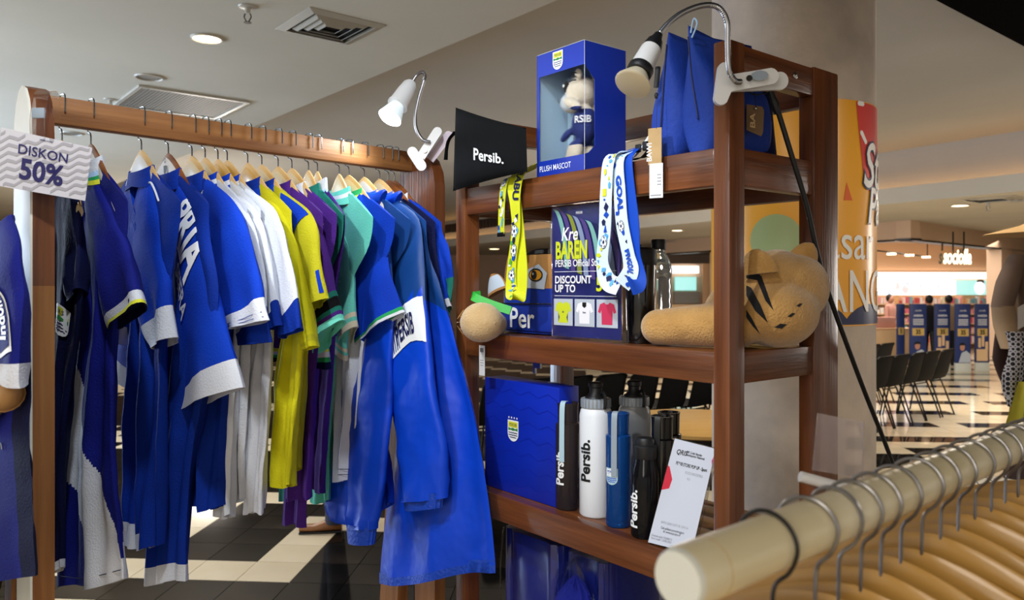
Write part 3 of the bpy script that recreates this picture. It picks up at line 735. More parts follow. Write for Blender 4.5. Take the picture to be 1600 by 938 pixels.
# jackets
def cuffjk(t, a, b, c, d, name='elastic_cuff', y0=0):  # four local points (x,z) around the wrist
    mb = MB(); rr = []
    for k in range(7):
        f = k/6; l = Vector(a)*(1-f)+Vector(c)*f; r = Vector(b)*(1-f)+Vector(d)*f; ring = []
        for q in range(36):
            an = 2*math.pi*q/36; m_ = (l+r)/2; h = (r-l)/2; rib = 1+.05*(q % 2)
            ring.append((m_.x+h.x*math.cos(an)*rib, y0+.022*math.sin(an)*rib, m_.y+h.y*math.cos(an)))
        rr.append(ring)
    rr.append([(x*.0+sum(p[0] for p in rr[-1])/36+(x-sum(p[0] for p in rr[-1])/36)*.85, y0+(y-y0)*.8, z+.0) for x, y, z in rr[-1]])
    mb.loft(rr, 'nylon_rib', zone=lambda i, j: 'nylon_rib'); mb.build(name, t, angle=25)
def ex(t, surf, ss):
    s = s_at(569); L = lambda x, y: gplane(x, y, s, 0)
    cuffjk(t, L(563, 812), L(604, 818), L(566, 842), L(600, 846), y0=-.036)
    mb = MB()
    for k in range(7): mb.grid(lambda a, b: ss(.30+.010*k+.004*a, .62+.3*b, .002), 1, 4, 'print_white')
    mb.build('stripe_print', t, recalc=False)
garment(569, 0, 'blue hooded windbreaker with slate shoulders, left of the long jacket', cat='jacket', name='hooded_jacket', group=JG, body='nylon_blue', slv='nylon_blue', collar=['nylon_blue'],
        O=[(585, 312), (610, 345), (632, 470), (628, 600), (622, 740), (606, 822)], I=[(572, 400), (576, 500), (566, 600), (562, 700), (560, 780), (562, 818)],
        near=[(590, 480), (600, 640), (606, 790)], far=[(545, 500), (519, 640), (516, 700), (556, 822)], sz=lambda k, c: 'nylon_slate' if k < .20+.10*(c+1) else None, soff=.034,
        bz=lambda u, v, s: 'nylon_slate' if v < .25 else None, fold=.014, T=.012, ts=.020, ph=1.1, hood=True, long=True, extra=ex, nf=1.4)
def ex(t, surf, ss):
    s = s_at(593); L = lambda x, y: gplane(x, y, s, 0)
    cuffjk(t, L(659, 766), L(718, 762), L(663, 791), L(715, 786), y0=-.054)
    mb = MB()
    band = lambda a, b: ss(.30+.20*b-.155*(a-.5)*1.0-.05, -1+2*a if False else -.96+1.92*a, .003)
    mb.grid(lambda a, b: ss(.25+.20*a+.105*b, -.97+1.94*a, .003), 24, 6, 'print_white')
    for k in range(16):
        a0 = .04+.030*k; mb.grid(lambda a, b: ss(.25+.20*(a0+.012*a)+.006+.092*b, -.97+1.94*(a0+.012*a), .0042), 1, 4, 'nylon_slate')
    mb.text('PERSIB', lambda x, y: ss(.335+.20*(.46+x*2.9)-y*1.5, -.97+1.94*(.46+x*2.9), .0046), 'print_navy', size=.050, sx=.80, bold=.03, align='LEFT', cut=.008)
    mb.build('sleeve_band', t, recalc=False)
garment(593, 0, 'long bright blue hooded jacket with white lettered stripe across the sleeve', cat='jacket', name='hooded_jacket', group=JG, body='nylon_blue', slv='nylon_blue', collar=['nylon_blue'],
        O=[(612, 308), (662, 345), (684, 430), (702, 560), (722, 680), (722, 772)], I=[(600, 400), (612, 500), (634, 600), (648, 680), (655, 740), (656, 776)],
        near=[(690, 470), (722, 640), (752, 780), (772, 896)], far=[(575, 480), (612, 640), (598, 800), (583, 916)], sz=lambda k, c: 'nylon_slate' if k < .25+.10*(c+1) else None, soff=.052,
        bz=lambda u, v, s: ('nylon_slate' if v < .28 else ('nylon_rib' if v > .972 else None)), fold=.016, T=.014, ts=.024, ph=2.6, hood=True, long=True, extra=ex, nf=1.1)
garment(607, 0, 'dark shirt hidden behind the long jacket, only shoulder showing', cat='shirt', name='shirt', group=JG, body='deepnavy', O=[(632, 320), (666, 370), (680, 430), (690, 480)], I=[(640, 400), (655, 450), (668, 500)], near=[(690, 600), (690, 700), (690, 760)], far=[(620, 600), (620, 700), (620, 760)], fold=.006, T=.010)
garment(616.5, 0, 'royal blue jersey with white cuff, last on the rail by the right post', group=JG, body='teal_knit', slv='royal', collar=['lightblue_knit', 'white_knit', 'white_knit'],
        O=[(640, 318), (682, 362), (696, 430), (709, 478)], I=[(655, 400), (668, 450), (680, 500)], near=[(708, 500), (704, 545), (700, 560)], far=[(640, 600), (640, 700), (640, 760)],
        sz=cuffz([(.88, 1.1, 'white_knit')]), bz=lambda u, v, s: 'royal' if v < .4 else None, fold=.008, T=.010)
# ================= SHELF UNIT =================
C0 = Vector((.2764*1.35, 1.35, 0)); SX = Vector((.631, -.776, 0)); SROT = math.atan2(-.776, .631)
def spl(px, py, y):   # pixel -> shelf-local (x, y, z) on the upright plane y=const
    k = (px-800)/F; o = C0+VV*y; w_ = (k*o.y-o.x)/(SX.x-k*SX.y); Y = o.y+w_*SX.y
    return Vector((w_, y, EYE-(py-HY)/F*Y))
def S(x, y, z=0): return C0+SX*x+VV*y+Vector((0, 0, z))
WX0 = -.816; DY = .363; ZT, ZM, ZB, ZFL = 1.842, 1.484, 1.106, .74
shelf = thing('display_shelf', 'tall brown wooden display shelf with merchandise on every level', 'shelf', S(0, 0), SROT)
def brd(name, x0, x1, y0, y1, z0, z1, ax, bev=.003, parent=None):
    mb = MB(); mb.box(x0, x1, y0, y1, z0, z1, 'mahogany_'+ax, bev=bev); return mb.build(name, parent or shelf)
brd('post', -.034, 0, 0, .045, 0, 2.025, 'z'); brd('post', WX0, WX0+.040, 0, .045, 0, 2.025, 'z')
brd('post', -.034, 0, DY-.09, DY, 0, 2.025, 'z'); brd('post', WX0, WX0+.05, DY-.045, DY, 0, 2.025, 'z')
brd('side_rail', -.030, -.002, .0455, DY-.0905, 1.968, 2.022, 'y'); brd('side_rail', WX0+.01, WX0+.04, .0455, DY-.0455, 1.968, 2.022, 'y')
brd('back_rail', WX0+.051, -.035, DY-.035, DY-.005, 1.966, 2.018, 'x')
for z, h in ((ZT, .066), (ZM, .056), (ZB, .060), (ZFL, .06)):
    brd('front_rail', WX0+.0405, -.0345, .004, .034, z-h, z, 'x')
    brd('side_rail', -.030, -.004, .0455, DY-.0905, z-h, z, 'y'); brd('side_rail', WX0+.006, WX0+.034, .0455, DY-.0455, z-h, z, 'y')
    brd('back_rail', WX0+.051, -.035, DY-.038, DY-.008, z-h, z, 'x')
    n = 4; y0 = .0345; wd = (DY-.0385-y0)/n
    for k in range(n):
        brd('shelf_plank', WX0+.0345, -.0305, y0+k*wd+.0006, y0+(k+1)*wd-.0006, z-.018, z-.001, 'x', bev=.001)
# screw, bracket
mat('steel', 'b8b8b4', .3, metal=1); mat('steel_dark', '3c3a38', .4, metal=1)
def scr(x, y, z):
    mb = MB(); mb.lathe([(.001, 0), (.0065, 0), (.006, .002), (.003, .003), (.003, .0015), (.0005, .0015)], 'steel', n=14, T=lambda q: Vector((x+q.z, y+q.x, z+q.y))); mb.build('screw', shelf)
scr(0, .205, 1.995)
mb = MB(); mb.box(-.56, -.535, .036, .042, ZM-.072, ZM-.056, 'steel'); mb.box(-.56, -.553, .036, .042, ZM-.085, ZM-.072, 'steel'); mb.build('bracket', shelf, smooth=False)

SL = 'on display shelf'
def sthing(name, label, cat, x, y, z, rz=0, group=None): return thing(name, label, cat, S(x, y, z), SROT+rz, group)
# ---- boxed plush toy ----
mat('card_blue', '16309c', .35, coat=.3); mat('card_edge', 'c8ccd8', .6); mat('film', 'ffffff', .03, trans=1, ior=1.05, alpha=.25); mat('card_pale', 'a8c4d8', .7)
mat('card_cut', '7d7f80', .8)
bx = sthing('toy_gift_box', 'tall blue window box with a plush tiger inside, standing on the top shelf', 'box', -.366, .012, ZT)
W_, D_, H_ = .152, .125, .272; e = .0012
mb = MB()
# walls with window opening round the near corner (front face y=0, right face x=0)
zo, zc = .034, .222
mb.box(-W_, 0, 0, e, 0, zo, 'card_blue'); mb.box(-W_, 0, 0, e, zc, H_, 'card_blue')
mb.box(-W_, -W_+.008, 0, e, zo, zc, 'card_blue')
mb.box(-e, 0, 0, D_, 0, zo*.9, 'card_blue')
# right face with chamfered window
zz = [(0, H_), (D_, H_), (D_, zo*.9), (0.0, zo*.9), (0, zo), (.012, zo+.004), (.030, zo+.02), (.030, zc-.028), (.0, zc)]
mb.add([(0, y, z) for y, z in zz]+[(-e, y, z) for y, z in zz], [tuple(range(9)), tuple(range(17, 8, -1))]+[(i, (i+1) % 9, 9+(i+1) % 9, 9+i) for i in range(9)], 'card_blue')
mb.box(-W_, -W_+e, 0, D_, 0, H_, 'card_blue'); mb.box(-W_, 0, D_-e, D_, 0, H_, 'card_blue'); mb.box(-W_, 0, 0, D_, 0, e, 'card_blue'); mb.box(-W_, 0, 0, D_, H_-e, H_, 'card_blue')
mb.build('carton', bx, smooth=False)
mb = MB(); mb.box(-W_+e, -W_+2.2*e, e, D_-e, e, H_-e, 'card_pale'); mb.box(-W_+e, -e*2, D_-2.4*e, D_-e, e, H_-e, 'card_pale')
mb.box(-W_+.01, -W_+.06, .085, .088, .03, .235, 'card_pale'); mb.box(-W_+.055, -W_+.068, .060, .064, .05, .215, 'card_cut'); mb.build('inner_card', bx, smooth=False)
mb = MB(); mb.box(-W_+.004, -.001, .0014, .0018, zo-.003, zc+.003, 'film'); mb.box(-.0018, -.0014, .001, .032, zo-.003, zc+.001, 'film'); mb.build('window_film', bx, smooth=False)
mb = MB()
f = lambda x, y, d=0: (x, -.0004-d, y)
mb.text('PLUSH MASCOT', lambda x, y: f(-.092+x, .011+y), 'print_white', size=.0175, sx=.80, bold=.004)
crest(mb, lambda x, y, d: f(-.082+x, .247+y, d), .040, stars=False)
mb.build('box_print', bx, recalc=False)
mb = MB(); mb.tube([(0, -.0003, .0), (0, -.0003, H_)], .0006, 'card_edge', n=4, smooth=False); mb.tube([(-W_, 0, H_), (0, -.0003, H_), (0, D_, H_)], .0006, 'card_edge', n=4, smooth=False); mb.build('box_edges', bx)

# ---- plush helper: voxel-remeshed union of blobs, coloured by position ----
mat('plush_tan', 'bd9050', .95, bump=.8, bscale=240, mix='a87c3e', mscale=22, sheen=.5); mat('plush_cream', 'd8cdb8', .95, bump=.5, bscale=260, sheen=.4); mat('plush_beige', 'c8a97c', .95, bump=.6, bscale=240, mix='bb9a6a', mscale=20, sheen=.4)
mat('plush_black', '0c0b10', .9, sheen=.2); mat('plush_brown', '9a683a', .9, bump=.5, bscale=200, mix='8c5c30', mscale=12, sheen=.3)
def blobs(name, parent, els, voxel, zone, base, smooth_it=6, extra_faces=None):
    mb = MB()
    for c, r, rot in els:
        R_ = Matrix.Rotation(rot[2], 3, 'Z') @ Matrix.Rotation(rot[1], 3, 'Y') @ Matrix.Rotation(rot[0], 3, 'X') if rot else Matrix.Identity(3)
        c = Vector(c); mb.ell((0, 0, 0), r, base, n=20, k=12, T=lambda q: R_ @ q+c)
    o = mb.build(name, parent); md = o.modifiers.new('r', 'REMESH'); md.mode = 'VOXEL'; md.voxel_size = voxel
    m2 = o.modifiers.new('s', 'SMOOTH'); m2.iterations = smooth_it; m2.factor = .6
    bpy.context.view_layer.update(); dg = bpy.context.evaluated_depsgraph_get(); me = bpy.data.meshes.new_from_object(o.evaluated_get(dg))
    o.modifiers.clear(); o.data = me; me.materials.clear(); names = []
    for p in me.polygons:
        p.use_smooth = True; z = zone(p.center, p.normal) or base
        if z not in names: names.append(z)
        p.material_index = names.index(z)
    for n in names: me.materials.append(M(n))
    return o
# small toy in the box: generic sitting cub in a blue shirt, facing left
toy = sthing('plush_tiger', 'small cream plush tiger in a blue shirt inside the window box', 'plush toy', -.366-.064, .012+.056, ZT+.030)
def zn_(c, n):
    return 'plush_navyshirt' if .035 < c.z < .112 and abs(c.x) < .05 else ('plush_snout' if c.x < -.020 and .118 < c.z < .160 else None)
mat('plush_navyshirt', '22306e', .8, bump=.3, bscale=200); mat('plush_snout', 'd4dde2', .9, bump=.3, bscale=200)
blobs('body', toy, [((.008, 0, .08), (.030, .030, .042), None), ((-.004, 0, .152), (.036, .036, .036), None), ((-.036, 0, .136), (.027, .024, .023), None), ((.004, -.034, .122), (.030, .012, .012), (0, .45, 0)), ((.004, .034, .122), (.030, .012, .012), (0, .45, 0)),
      ((-.006, -.018, .020), (.022, .014, .028), (0, .4, 0)), ((-.006, .018, .020), (.022, .014, .028), (0, .4, 0)), ((.014, -.026, .186), (.011, .006, .013), None), ((.014, .026, .186), (.011, .006, .013), None), ((-.03, -.02, .060), (.022, .008, .009), (0, -.6, 0)),
      ((-.02, -.018, .004), (.02, .012, .010), None), ((-.02, .018, .004), (.02, .012, .010), None)], .003, zn_, 'plush_cream')
mb = MB(); mb.ell((-.062, -.002, .142), (.006, .009, .007), 'plush_black', n=12, k=8); mb.build('nose', toy)
mb = MB(); mb.ell((-.020, -.031, .164), (.010, .004, .013), 'plush_black', n=12, k=8); mb.ell((-.024, -.0325, .166), (.004, .003, .005), 'print_white', n=10, k=6); mb.build('eye', toy)
mb = MB(); mb.tube([(-.040, -.020, .130), (-.047, -.014, .127), (-.050, -.006, .128)], .0010, 'plush_black', n=5); mb.build('mouth', toy)
mb = MB()
for k in range(3): mb.tube([(-.004, -.036, .170+k*.008), (.006, -.0365, .172+k*.008), (.016, -.034, .171+k*.008)], .0013, 'plush_black', n=5)
mb.build('stripe', toy)
mb = MB(); mb.text('RSIB', lambda x, y: (.008+.0335*math.cos(-.95+x/.0335), .0335*math.sin(-.95+x/.0335), .080+y), 'print_white', size=.021, bold=.02, cut=.01); mb.build('shirt_print', toy, recalc=False)

# ---- black drawstring pouch ----
mat('black_cloth', '090a0c', .85, bump=.9, bscale=12, spec=.15)
def quadpillow(cs, th, nrm, m, nu=22, nv=22, bulge=1.0, sag=0):
    """pillow between four corner points a(top-left) b(top-right) c(bottom-right) d(bottom-left)"""
    a, b, c, d = [Vector(q) for q in cs]; n = Vector(nrm).normalized()
    def pt(u, v, s):
        p = (a*(1-u)+b*u)*(1-v)+(d*(1-u)+c*u)*v
        t = (16*u*(1-u)*v*(1-v))**.45
        p = p+n*(s*th*t) + n*(.1*th*noise.noise(Vector((u*5, v*5, s+th*99))))*t
        ins = .03*(math.sin(math.pi*u)*abs(v-.5)*2*(-1 if v > .5 else 1)); p = p+(d-a)*ins*.5
        return p
    mb = MB(); mb.grid(lambda u, v: pt(u, v, 1), nu, nv, m); mb.grid(lambda u, v: pt(u, v, -1), nu, nv, m); return mb, pt
q = [spl(712, 168, -.03), spl(822, 200, -.03), spl(824, 268, -.035), spl(708, 299, -.035)]
pc = q[3].copy(); pz = pc.z
bp = sthing('drawstring_pouch', 'black cloth pouch with white lettering leaning off the top shelf left end', 'pouch', pc.x, pc.y, pz)
q = [v-pc for v in q]
mb, pt = quadpillow(q, .016, (0, -1, 0), 'black_cloth'); mb.build('bag_body', bp)
mb = MB(); mb.text('Persib.', lambda x, y: pt(.37+x*3.3, .66-y*5.4+.0*x, 1)+Vector((0, -.0025, -.12*x)), 'print_white', size=.046, sx=1.0, bold=.02, align='LEFT', cut=.012); mb.build('lettering', bp, recalc=False)
mb = MB()
a = spl(711, 206, -.03)-pc; b = spl(700, 222, -.035)-pc; c = spl(696, 250, -.035)-pc
for dx in (0, .004): mb.tube([a+Vector((0, dx, 0)), b, c+Vector((dx, 0, 0))], .006, 'black_cloth', n=8, ry=.0015)
mb.build('strap', bp)

# ---- two blue zip pouches at the right of the top shelf ----
mat('canvas_blue', '123a9c', .75, bump=.35, bscale=120, mix='103490', mscale=8); mat('kraft', 'b99a6c', .8, mix='a98a5c', mscale=20); mat('paper_white', 'e4e6e8', .7); mat('kraft_dark', '6b5238', .85)
def zip_pouch(label, xl, xr, xt, hgt, rz=0, y0=.01, ln=.20):
    t = sthing('zip_pouch', label, 'pouch', (xl+xr)/2, y0, ZT, rz, 'blue pouches on the top shelf'); w = xr-xl; tx = xt-(xl+xr)/2
    mb = MB(); rr = []
    for i in range(17):
        k = i/16; hw = w/2*(.72+.55*math.sin(math.pi*min(k*1.25, 1))**.7)*(1-k**2.6)+.0015; cx = tx*k**1.6; z = hgt*k
        ll = ln/2*(.94+.06*k); ring = []
        for a in range(28):
            an = 2*math.pi*a/28; x = cx+hw*math.copysign(abs(math.cos(an))**.75, math.cos(an)); y = ln/2+ll*math.copysign(abs(math.sin(an))**.45, math.sin(an))
            pk = .012*(abs(math.sin(an))**6)*k**3 if True else 0
            ring.append((x+.003*noise.noise(Vector((x*20, y*20, z*20))), y, z+pk))
        rr.append(ring)
    mb.loft(rr, 'canvas_blue'); mb.build('bag_body', t)
    mb = MB(); mb.tube([(tx*.9, -.002, hgt*.95), (tx*.5, -.001, hgt*.62), (.004, .000, hgt*.30), (.002, .002, .06)], .0014, 'print_navy', n=6); mb.build('zip', t)
    return t
za = spl(1004, 200, .01).x; zb_ = spl(1056, 200, .01).x; zc_ = spl(1112, 200, .01).x
p1 = zip_pouch('left of two blue zip pouches, with kraft and white tags', za+.002, zb_, spl(1044, 60, .01).x, spl(1044, 60, .01).z-ZT, 0)
p2 = zip_pouch('right blue zip pouch against the near shelf post, with printed ribbon mark', zb_+.002, -.036, spl(1075, 40, .01).x, spl(1075, 40, .01).z-ZT-.01, 0)
mb = MB(); mb.tube([(.0, -.004, .17), (.003, -.008, .16), (.001, -.010, .13)], .005, 'print_black', n=6, ry=.002); mb.ell((.001, -.010, .115), (.004, .003, .006), 'print_black'); mb.build('zip_pull', p1)
mb = MB(); mb.tube([(-.008, -.004, .215), (.000, -.006, .238), (.006, -.004, .228), (-.004, -.006, .205)], .0016, 'lightblue_knit', n=6); mb.build('ribbon_mark', p2)
tg = spl(1030, 225, -.006)
hang = sthing('price_tag', 'kraft and white hang tag over the top shelf edge below the left pouch', 'tag', tg.x, -.014, 1.775, .35)
mb = MB(); mb.box(-.016, .010, .000, .0008, .050, .118, 'kraft'); mb.build('kraft_card', hang, smooth=False)
mb = MB(); mb.box(-.013, .013, -.0012, -.0002, -.012, .052, 'paper_white'); mb.build('white_card', hang, smooth=False)
mb = MB(); mb.tube([(0, 0, .116), (0, .002, .16), (.002, .008, .19)], .0006, 'print_black', n=5); mb.build('string', hang)
mb = MB(); mb.text('BAWI', lambda x, y: (-.009-y, -.0006, .056+x), 'paper_white', size=.014, align='LEFT', bold=.02)
for k in range(4): mb.shape([(.002, .030-k*.006), (.010, .030-k*.006), (.010, .0315-k*.006), (.002, .0315-k*.006)][::-1], lambda x, y: (x, -.0018, y), 'print_grey')
mb.shape([(-.011, -.006), (.010, -.006), (.010, -.008), (-.011, -.008)], lambda x, y: (x, -.0018, y), 'print_grey')
mb.build('tag_print', hang, recalc=False)
# bag behind near post with kraft tag
bb = sthing('dark_pouch', 'dark navy pouch behind the near post on the top shelf', 'pouch', -.045, .14, ZT)
mb = MB(); rr = []
for i in range(9):
    k = i/8; hw = .018*(1-k*.6); rr.append([(hw*math.cos(a)-.012, .03+.060*math.sin(a)*(1-.3*k), .13*k) for a in [2*math.pi*j/16 for j in range(16)]])
mb.loft(rr, 'deepnavy'); mb.build('bag_body', bb)
mb = MB(); pts = [(-.02, .09), (.012, .09), (.016, .084), (.014, .045), (.010, .036), (-.02, .044)]
kt = sthing('kraft_tag', 'brown kraft tag hanging on a cord behind the near post', 'tag', -.012, .072, 1.835)
mb = MB(); mb.add([(x*.2+.0, (x+.02)*1.2, z) for x, z in pts]+[(x*.2+.001, (x+.02)*1.2, z) for x, z in pts], [tuple(range(6)), tuple(range(11, 5, -1))]+[(i, (i+1) % 6, 6+(i+1) % 6, 6+i) for i in range(6)], 'kraft_dark'); mb.build('card', kt, smooth=False)
mb = MB(); mb.tube([(.004, .018, .086), (.003, .016, .10), (.0, .014, .130)], .0007, 'print_black', n=5); mb.ell((.004, .018, .084), (.002, .003, .003), 'steel'); mb.build('cord', kt)
mb = MB(); mb.text('BA', lambda x, y: (.0062, .012-y*0+x*0-y, .046+x), 'kraft', size=.022, bold=.02, align='LEFT'); mb.build('tag_print', kt, recalc=False)

# ---- lanyards ----
def ribbon(mb, pts, w, m, wdir=None, sub=8, zone=None, th=.0006):
    P_ = catmull([Vector(p) for p in pts], sub)
    W = catmull([Vector(v) for v in wdir], sub) if isinstance(wdir, list) else [Vector(wdir)]*len(P_)
    rings = []
    for i, p in enumerate(P_):
        t = (P_[min(i+1, len(P_)-1)]-P_[max(i-1, 0)]).normalized(); d = W[i]; d = (d-t*d.dot(t)).normalized(); n = t.cross(d)
        rings.append([p-d*w/2+n*th, p+d*w/2+n*th, p+d*w/2-n*th, p-d*w/2-n*th])
    mb.loft(rings, m, zone=zone); return P_, rings
def ondeco(P_, rings):
    def f(k, c, d=.0012):
        i = min(int(k*(len(P_)-1)), len(P_)-2); g = k*(len(P_)-1)-i
        a = rings[i][0].lerp(rings[i+1][0], g); b = rings[i][1].lerp(rings[i+1][1], g); a2 = rings[i][3].lerp(rings[i+1][3], g)
        n = (a-a2).normalized(); return a.lerp(b, (c+1)/2)+n*d*DS
    return f
DS = 1
mat('lan_yellow', 'd6dc24', .5, bump=.2, bscale=400); mat('lan_white', 'd4e6f2', .5, bump=.2, bscale=400); mat('lan_blue', '0e46b8', .5); mat('lan_sky', '5aa8e0', .5); mat('lan_grass', '58a838', .5)
def ball(mb, f, k, c, r, L_, w):   # football: white disc, dark patches
    pts = [(math.cos(a)*r, math.sin(a)*r) for a in [2*math.pi*i/16 for i in range(16)]]
    g = lambda s, d: [f(k+x*s/L_, c+y*s*2/w, d) for x, y in pts]
    mb.poly(g(1.12, .0012), 'print_navy'); mb.poly(g(1, .0015), 'print_white')
    mb.poly([f(k+math.cos(a)*r*.35/L_, c+math.sin(a)*r*.7/w, .0018) for a in [2*math.pi*i/5 for i in range(5)]], 'print_navy')
    for i in range(5):
        a = 2*math.pi*i/5+.63; mb.poly([f(k+(math.cos(a+b)*r*q)/L_, c+(math.sin(a+b)*r*q)*2/w, .0018) for b, q in ((-.3, .92), (.3, .92), (.2, .68), (-.2, .68))], 'print_navy')
def confetti(mb, f, L_, w, cols, n, seed, avoid=()):
    R = random.Random(seed)
    for i in range(n):
        k = .03+.94*(i+.5)/n; c = R.uniform(-.65, .65)
        if any(a < k < b for a, b in avoid): continue
        r = R.uniform(.0025, .0065); m = R.choice(cols); nn = R.choice((3, 4, 5, 8)); ph = R.uniform(0, 6); st = R.uniform(.4, 1.4)
        mb.poly([f(k+math.cos(ph+2*math.pi*j/nn)*r*st/L_, max(-.97, min(.97, c+math.sin(ph+2*math.pi*j/nn)*r*2/w)), .0013+.0001*(i % 3)) for j in range(nn)], m)
ly = sthing('lanyard', 'yellow patterned lanyard looped over the top shelf edge', 'lanyard', spl(805, 290, -.004).x, -.004, 1.45, 0)
o_ = Vector((spl(805, 290, -.004).x, -.004, 1.45)); ll = lambda px, py, y: spl(px, py, y)-o_
mb = MB(); wv = (1, -.15, 0); DSs = 1
fr = [ll(842, 258, .05), ll(824, 266, .012), ll(812, 276, -.006), ll(806, 310, -.010), ll(806, 360, -.010), ll(800, 410, -.010), ll(799, 450, -.012), ll(806, 467, -.012), ll(814, 455, -.006), ll(815, 420, -.003), ll(811, 370, -.003), ll(806, 320, -.003), ll(802, 285, -.001), ll(818, 262, .03)]
P1, R1 = ribbon(mb, fr, .034, 'lan_yellow', [Vector((.8, .4, .6))]*2+[Vector((1, -.1, 0))]*4+[Vector((1, .2, 0)), Vector((.3, 1, 0))]+[Vector((1, .15, 0))]*6); mb.build('ribbon_loop', ly)
f1 = ondeco(P1, R1); v = f1(.3, 0)-P1[int(.3*(len(P1)-1))]
DS = -1 if v.y > 0 else 1
mb = MB(); L_ = .60
mb.text('RABU', lambda x, y: f1(.13+x/L_, (y/.013) if DS else 0, .0016), 'print_navy', size=.027, sx=.95, bold=.03, align='LEFT', cut=.006) if False else None
sgn = 1
def ft(x, y): return f1(.125+x/L_*1.0, (y-.011)/.018 , .0018)
mb.text('RABU', ft, 'print_navy', size=.036, sx=.74, bold=.03, align='LEFT', cut=.006)
confetti(mb, f1, L_, .026, ['print_navy', 'lan_blue', 'print_white', 'lan_grass', 'lan_sky'], 120, 3, avoid=((.10, .27),))
for k in (.07, .31, .355, .42): ball(mb, f1, k, .2 if k != .31 else -.2, .0085, L_, .026)
mb.build('lanyard_print', ly, recalc=False)
mb = MB(); fr = [ll(795, 278, .004), ll(788, 286, -.008), ll(784, 320, -.010), ll(783, 366, -.010)]
P2, R2 = ribbon(mb, fr, .030, 'lan_yellow', (1, -.2, 0)); mb.build('ribbon_end', ly)
mb = MB(); f2 = ondeco(P2, R2); confetti(mb, f2, .12, .022, ['print_navy', 'lan_blue', 'print_white', 'lan_sky', 'print_black'], 22, 5); ball(mb, f2, .35, 0, .007, .12, .022); mb.build('end_print', ly, recalc=False)
mb = MB(); q_ = ll(783, 366, -.012); mb.box(q_.x-.012, q_.x+.012, q_.y-.003, q_.y+.003, q_.z-.006, q_.z+.004, 'steel_dark', bev=.001); mb.build('metal_clip', ly)
# white and blue lanyard
o_ = Vector((spl(960, 245, -.004).x, -.004, 1.46)); ll = lambda px, py, y: spl(px, py, y)-o_
lw = sthing('lanyard', 'white and blue patterned lanyard looped over the shelf before the sign', 'lanyard', o_.x, o_.y, o_.z)
mb = MB(); fr = [ll(985, 236, .05), ll(972, 240, .012), ll(952, 250, -.010), ll(947, 300, -.014), ll(945, 360, -.014), ll(941, 410, -.014), ll(950, 440, -.014), ll(968, 448, -.014)]
P3, R3 = ribbon(mb, fr, .036, 'lan_white', [Vector((.8, .5, .3))]*2+[Vector((1, -.1, 0))]*4+[Vector((.9, .3, .6)), Vector((.5, .4, .9))]); mb.build('ribbon_front', lw)
mb2 = MB(); fr = [ll(985, 234, .052), ll(978, 240, .010), ll(966, 252, -.006), ll(968, 300, -.009), ll(972, 350, -.010), ll(982, 400, -.012), ll(985, 425, -.013), ll(972, 446, -.014)]
P4, R4 = ribbon(mb2, fr, .034, 'lan_white', [Vector((.8, .5, .3))]*2+[Vector((1, -.1, 0))]*4+[Vector((.9, .3, -.5)), Vector((.5, .4, -.9))]); mb2.build('ribbon_front', lw)
mb2 = MB(); fr = [ll(990, 232, .054), ll(984, 238, .012), ll(978, 250, -.002), ll(982, 300, -.004), ll(988, 350, -.005), ll(990, 400, -.006), ll(996, 440, -.007), ll(984, 447, -.010)]
P5, R5 = ribbon(mb2, fr, .038, 'lan_blue', [Vector((.8, .5, .3))]*2+[Vector((1, -.1, 0))]*4+[Vector((.9, .3, .3)), Vector((.6, .4, -.9))]); mb2.build('ribbon_back', lw)
f3 = ondeco(P3, R3); f4 = ondeco(P4, R4); mb = MB()
confetti(mb, f3, .27, .027, ['lan_blue', 'lan_sky', 'print_navy', 'lan_yellow'], 34, 8); confetti(mb, f4, .27, .027, ['lan_blue', 'lan_sky', 'print_navy'], 22, 9, avoid=((.35, .5), (.7, .9)))
for k in (.2, .62): ball(mb, f3, k, .1, .007, .27, .027)
ball(mb, f4, .58, -.1, .006, .27, .027)
mb.text('GOAL', lambda x, y: f4(.36+x/.27, (y-.004)/.0135, .0018), 'lan_blue', size=.016, bold=.05, align='LEFT', cut=.006)
mb.text('FIVGOAL', lambda x, y: f4(.68+x/.27, (y-.004)/.0135, .0018), 'lan_blue', size=.013, bold=.05, align='LEFT', cut=.006)
mb.build('lanyard_print', lw, recalc=False)
# black and white lanyard lying on the shelf left of the pouches
lk = sthing('lanyard', 'black and white lanyard with buckle lying beside the blue pouches', 'lanyard', za-.02, .02, ZT)
mb = MB(); ribbon(mb, [(-.028, -.005, .004), (-.018, .01, .014), (-.006, .02, .034), (.004, .03, .056), (.006, .05, .070)], .020, 'paper_white', (1, -.6, 0)); mb.build('ribbon', lk)
mb = MB(); ribbon(mb, [(-.040, .0, .003), (-.020, .004, .008), (.0, .012, .010), (.016, .016, .022), (.018, .03, .040)], .018, 'print_black', (.3, 1, .3)); mb.build('ribbon', lk)
mb = MB(); mb.box(.004, .016, .006, .014, .022, .040, 'print_black', bev=.002); mb.box(-.012, .002, .004, .007, .020, .036, 'print_black', bev=.001); mb.build('buckle', lk)

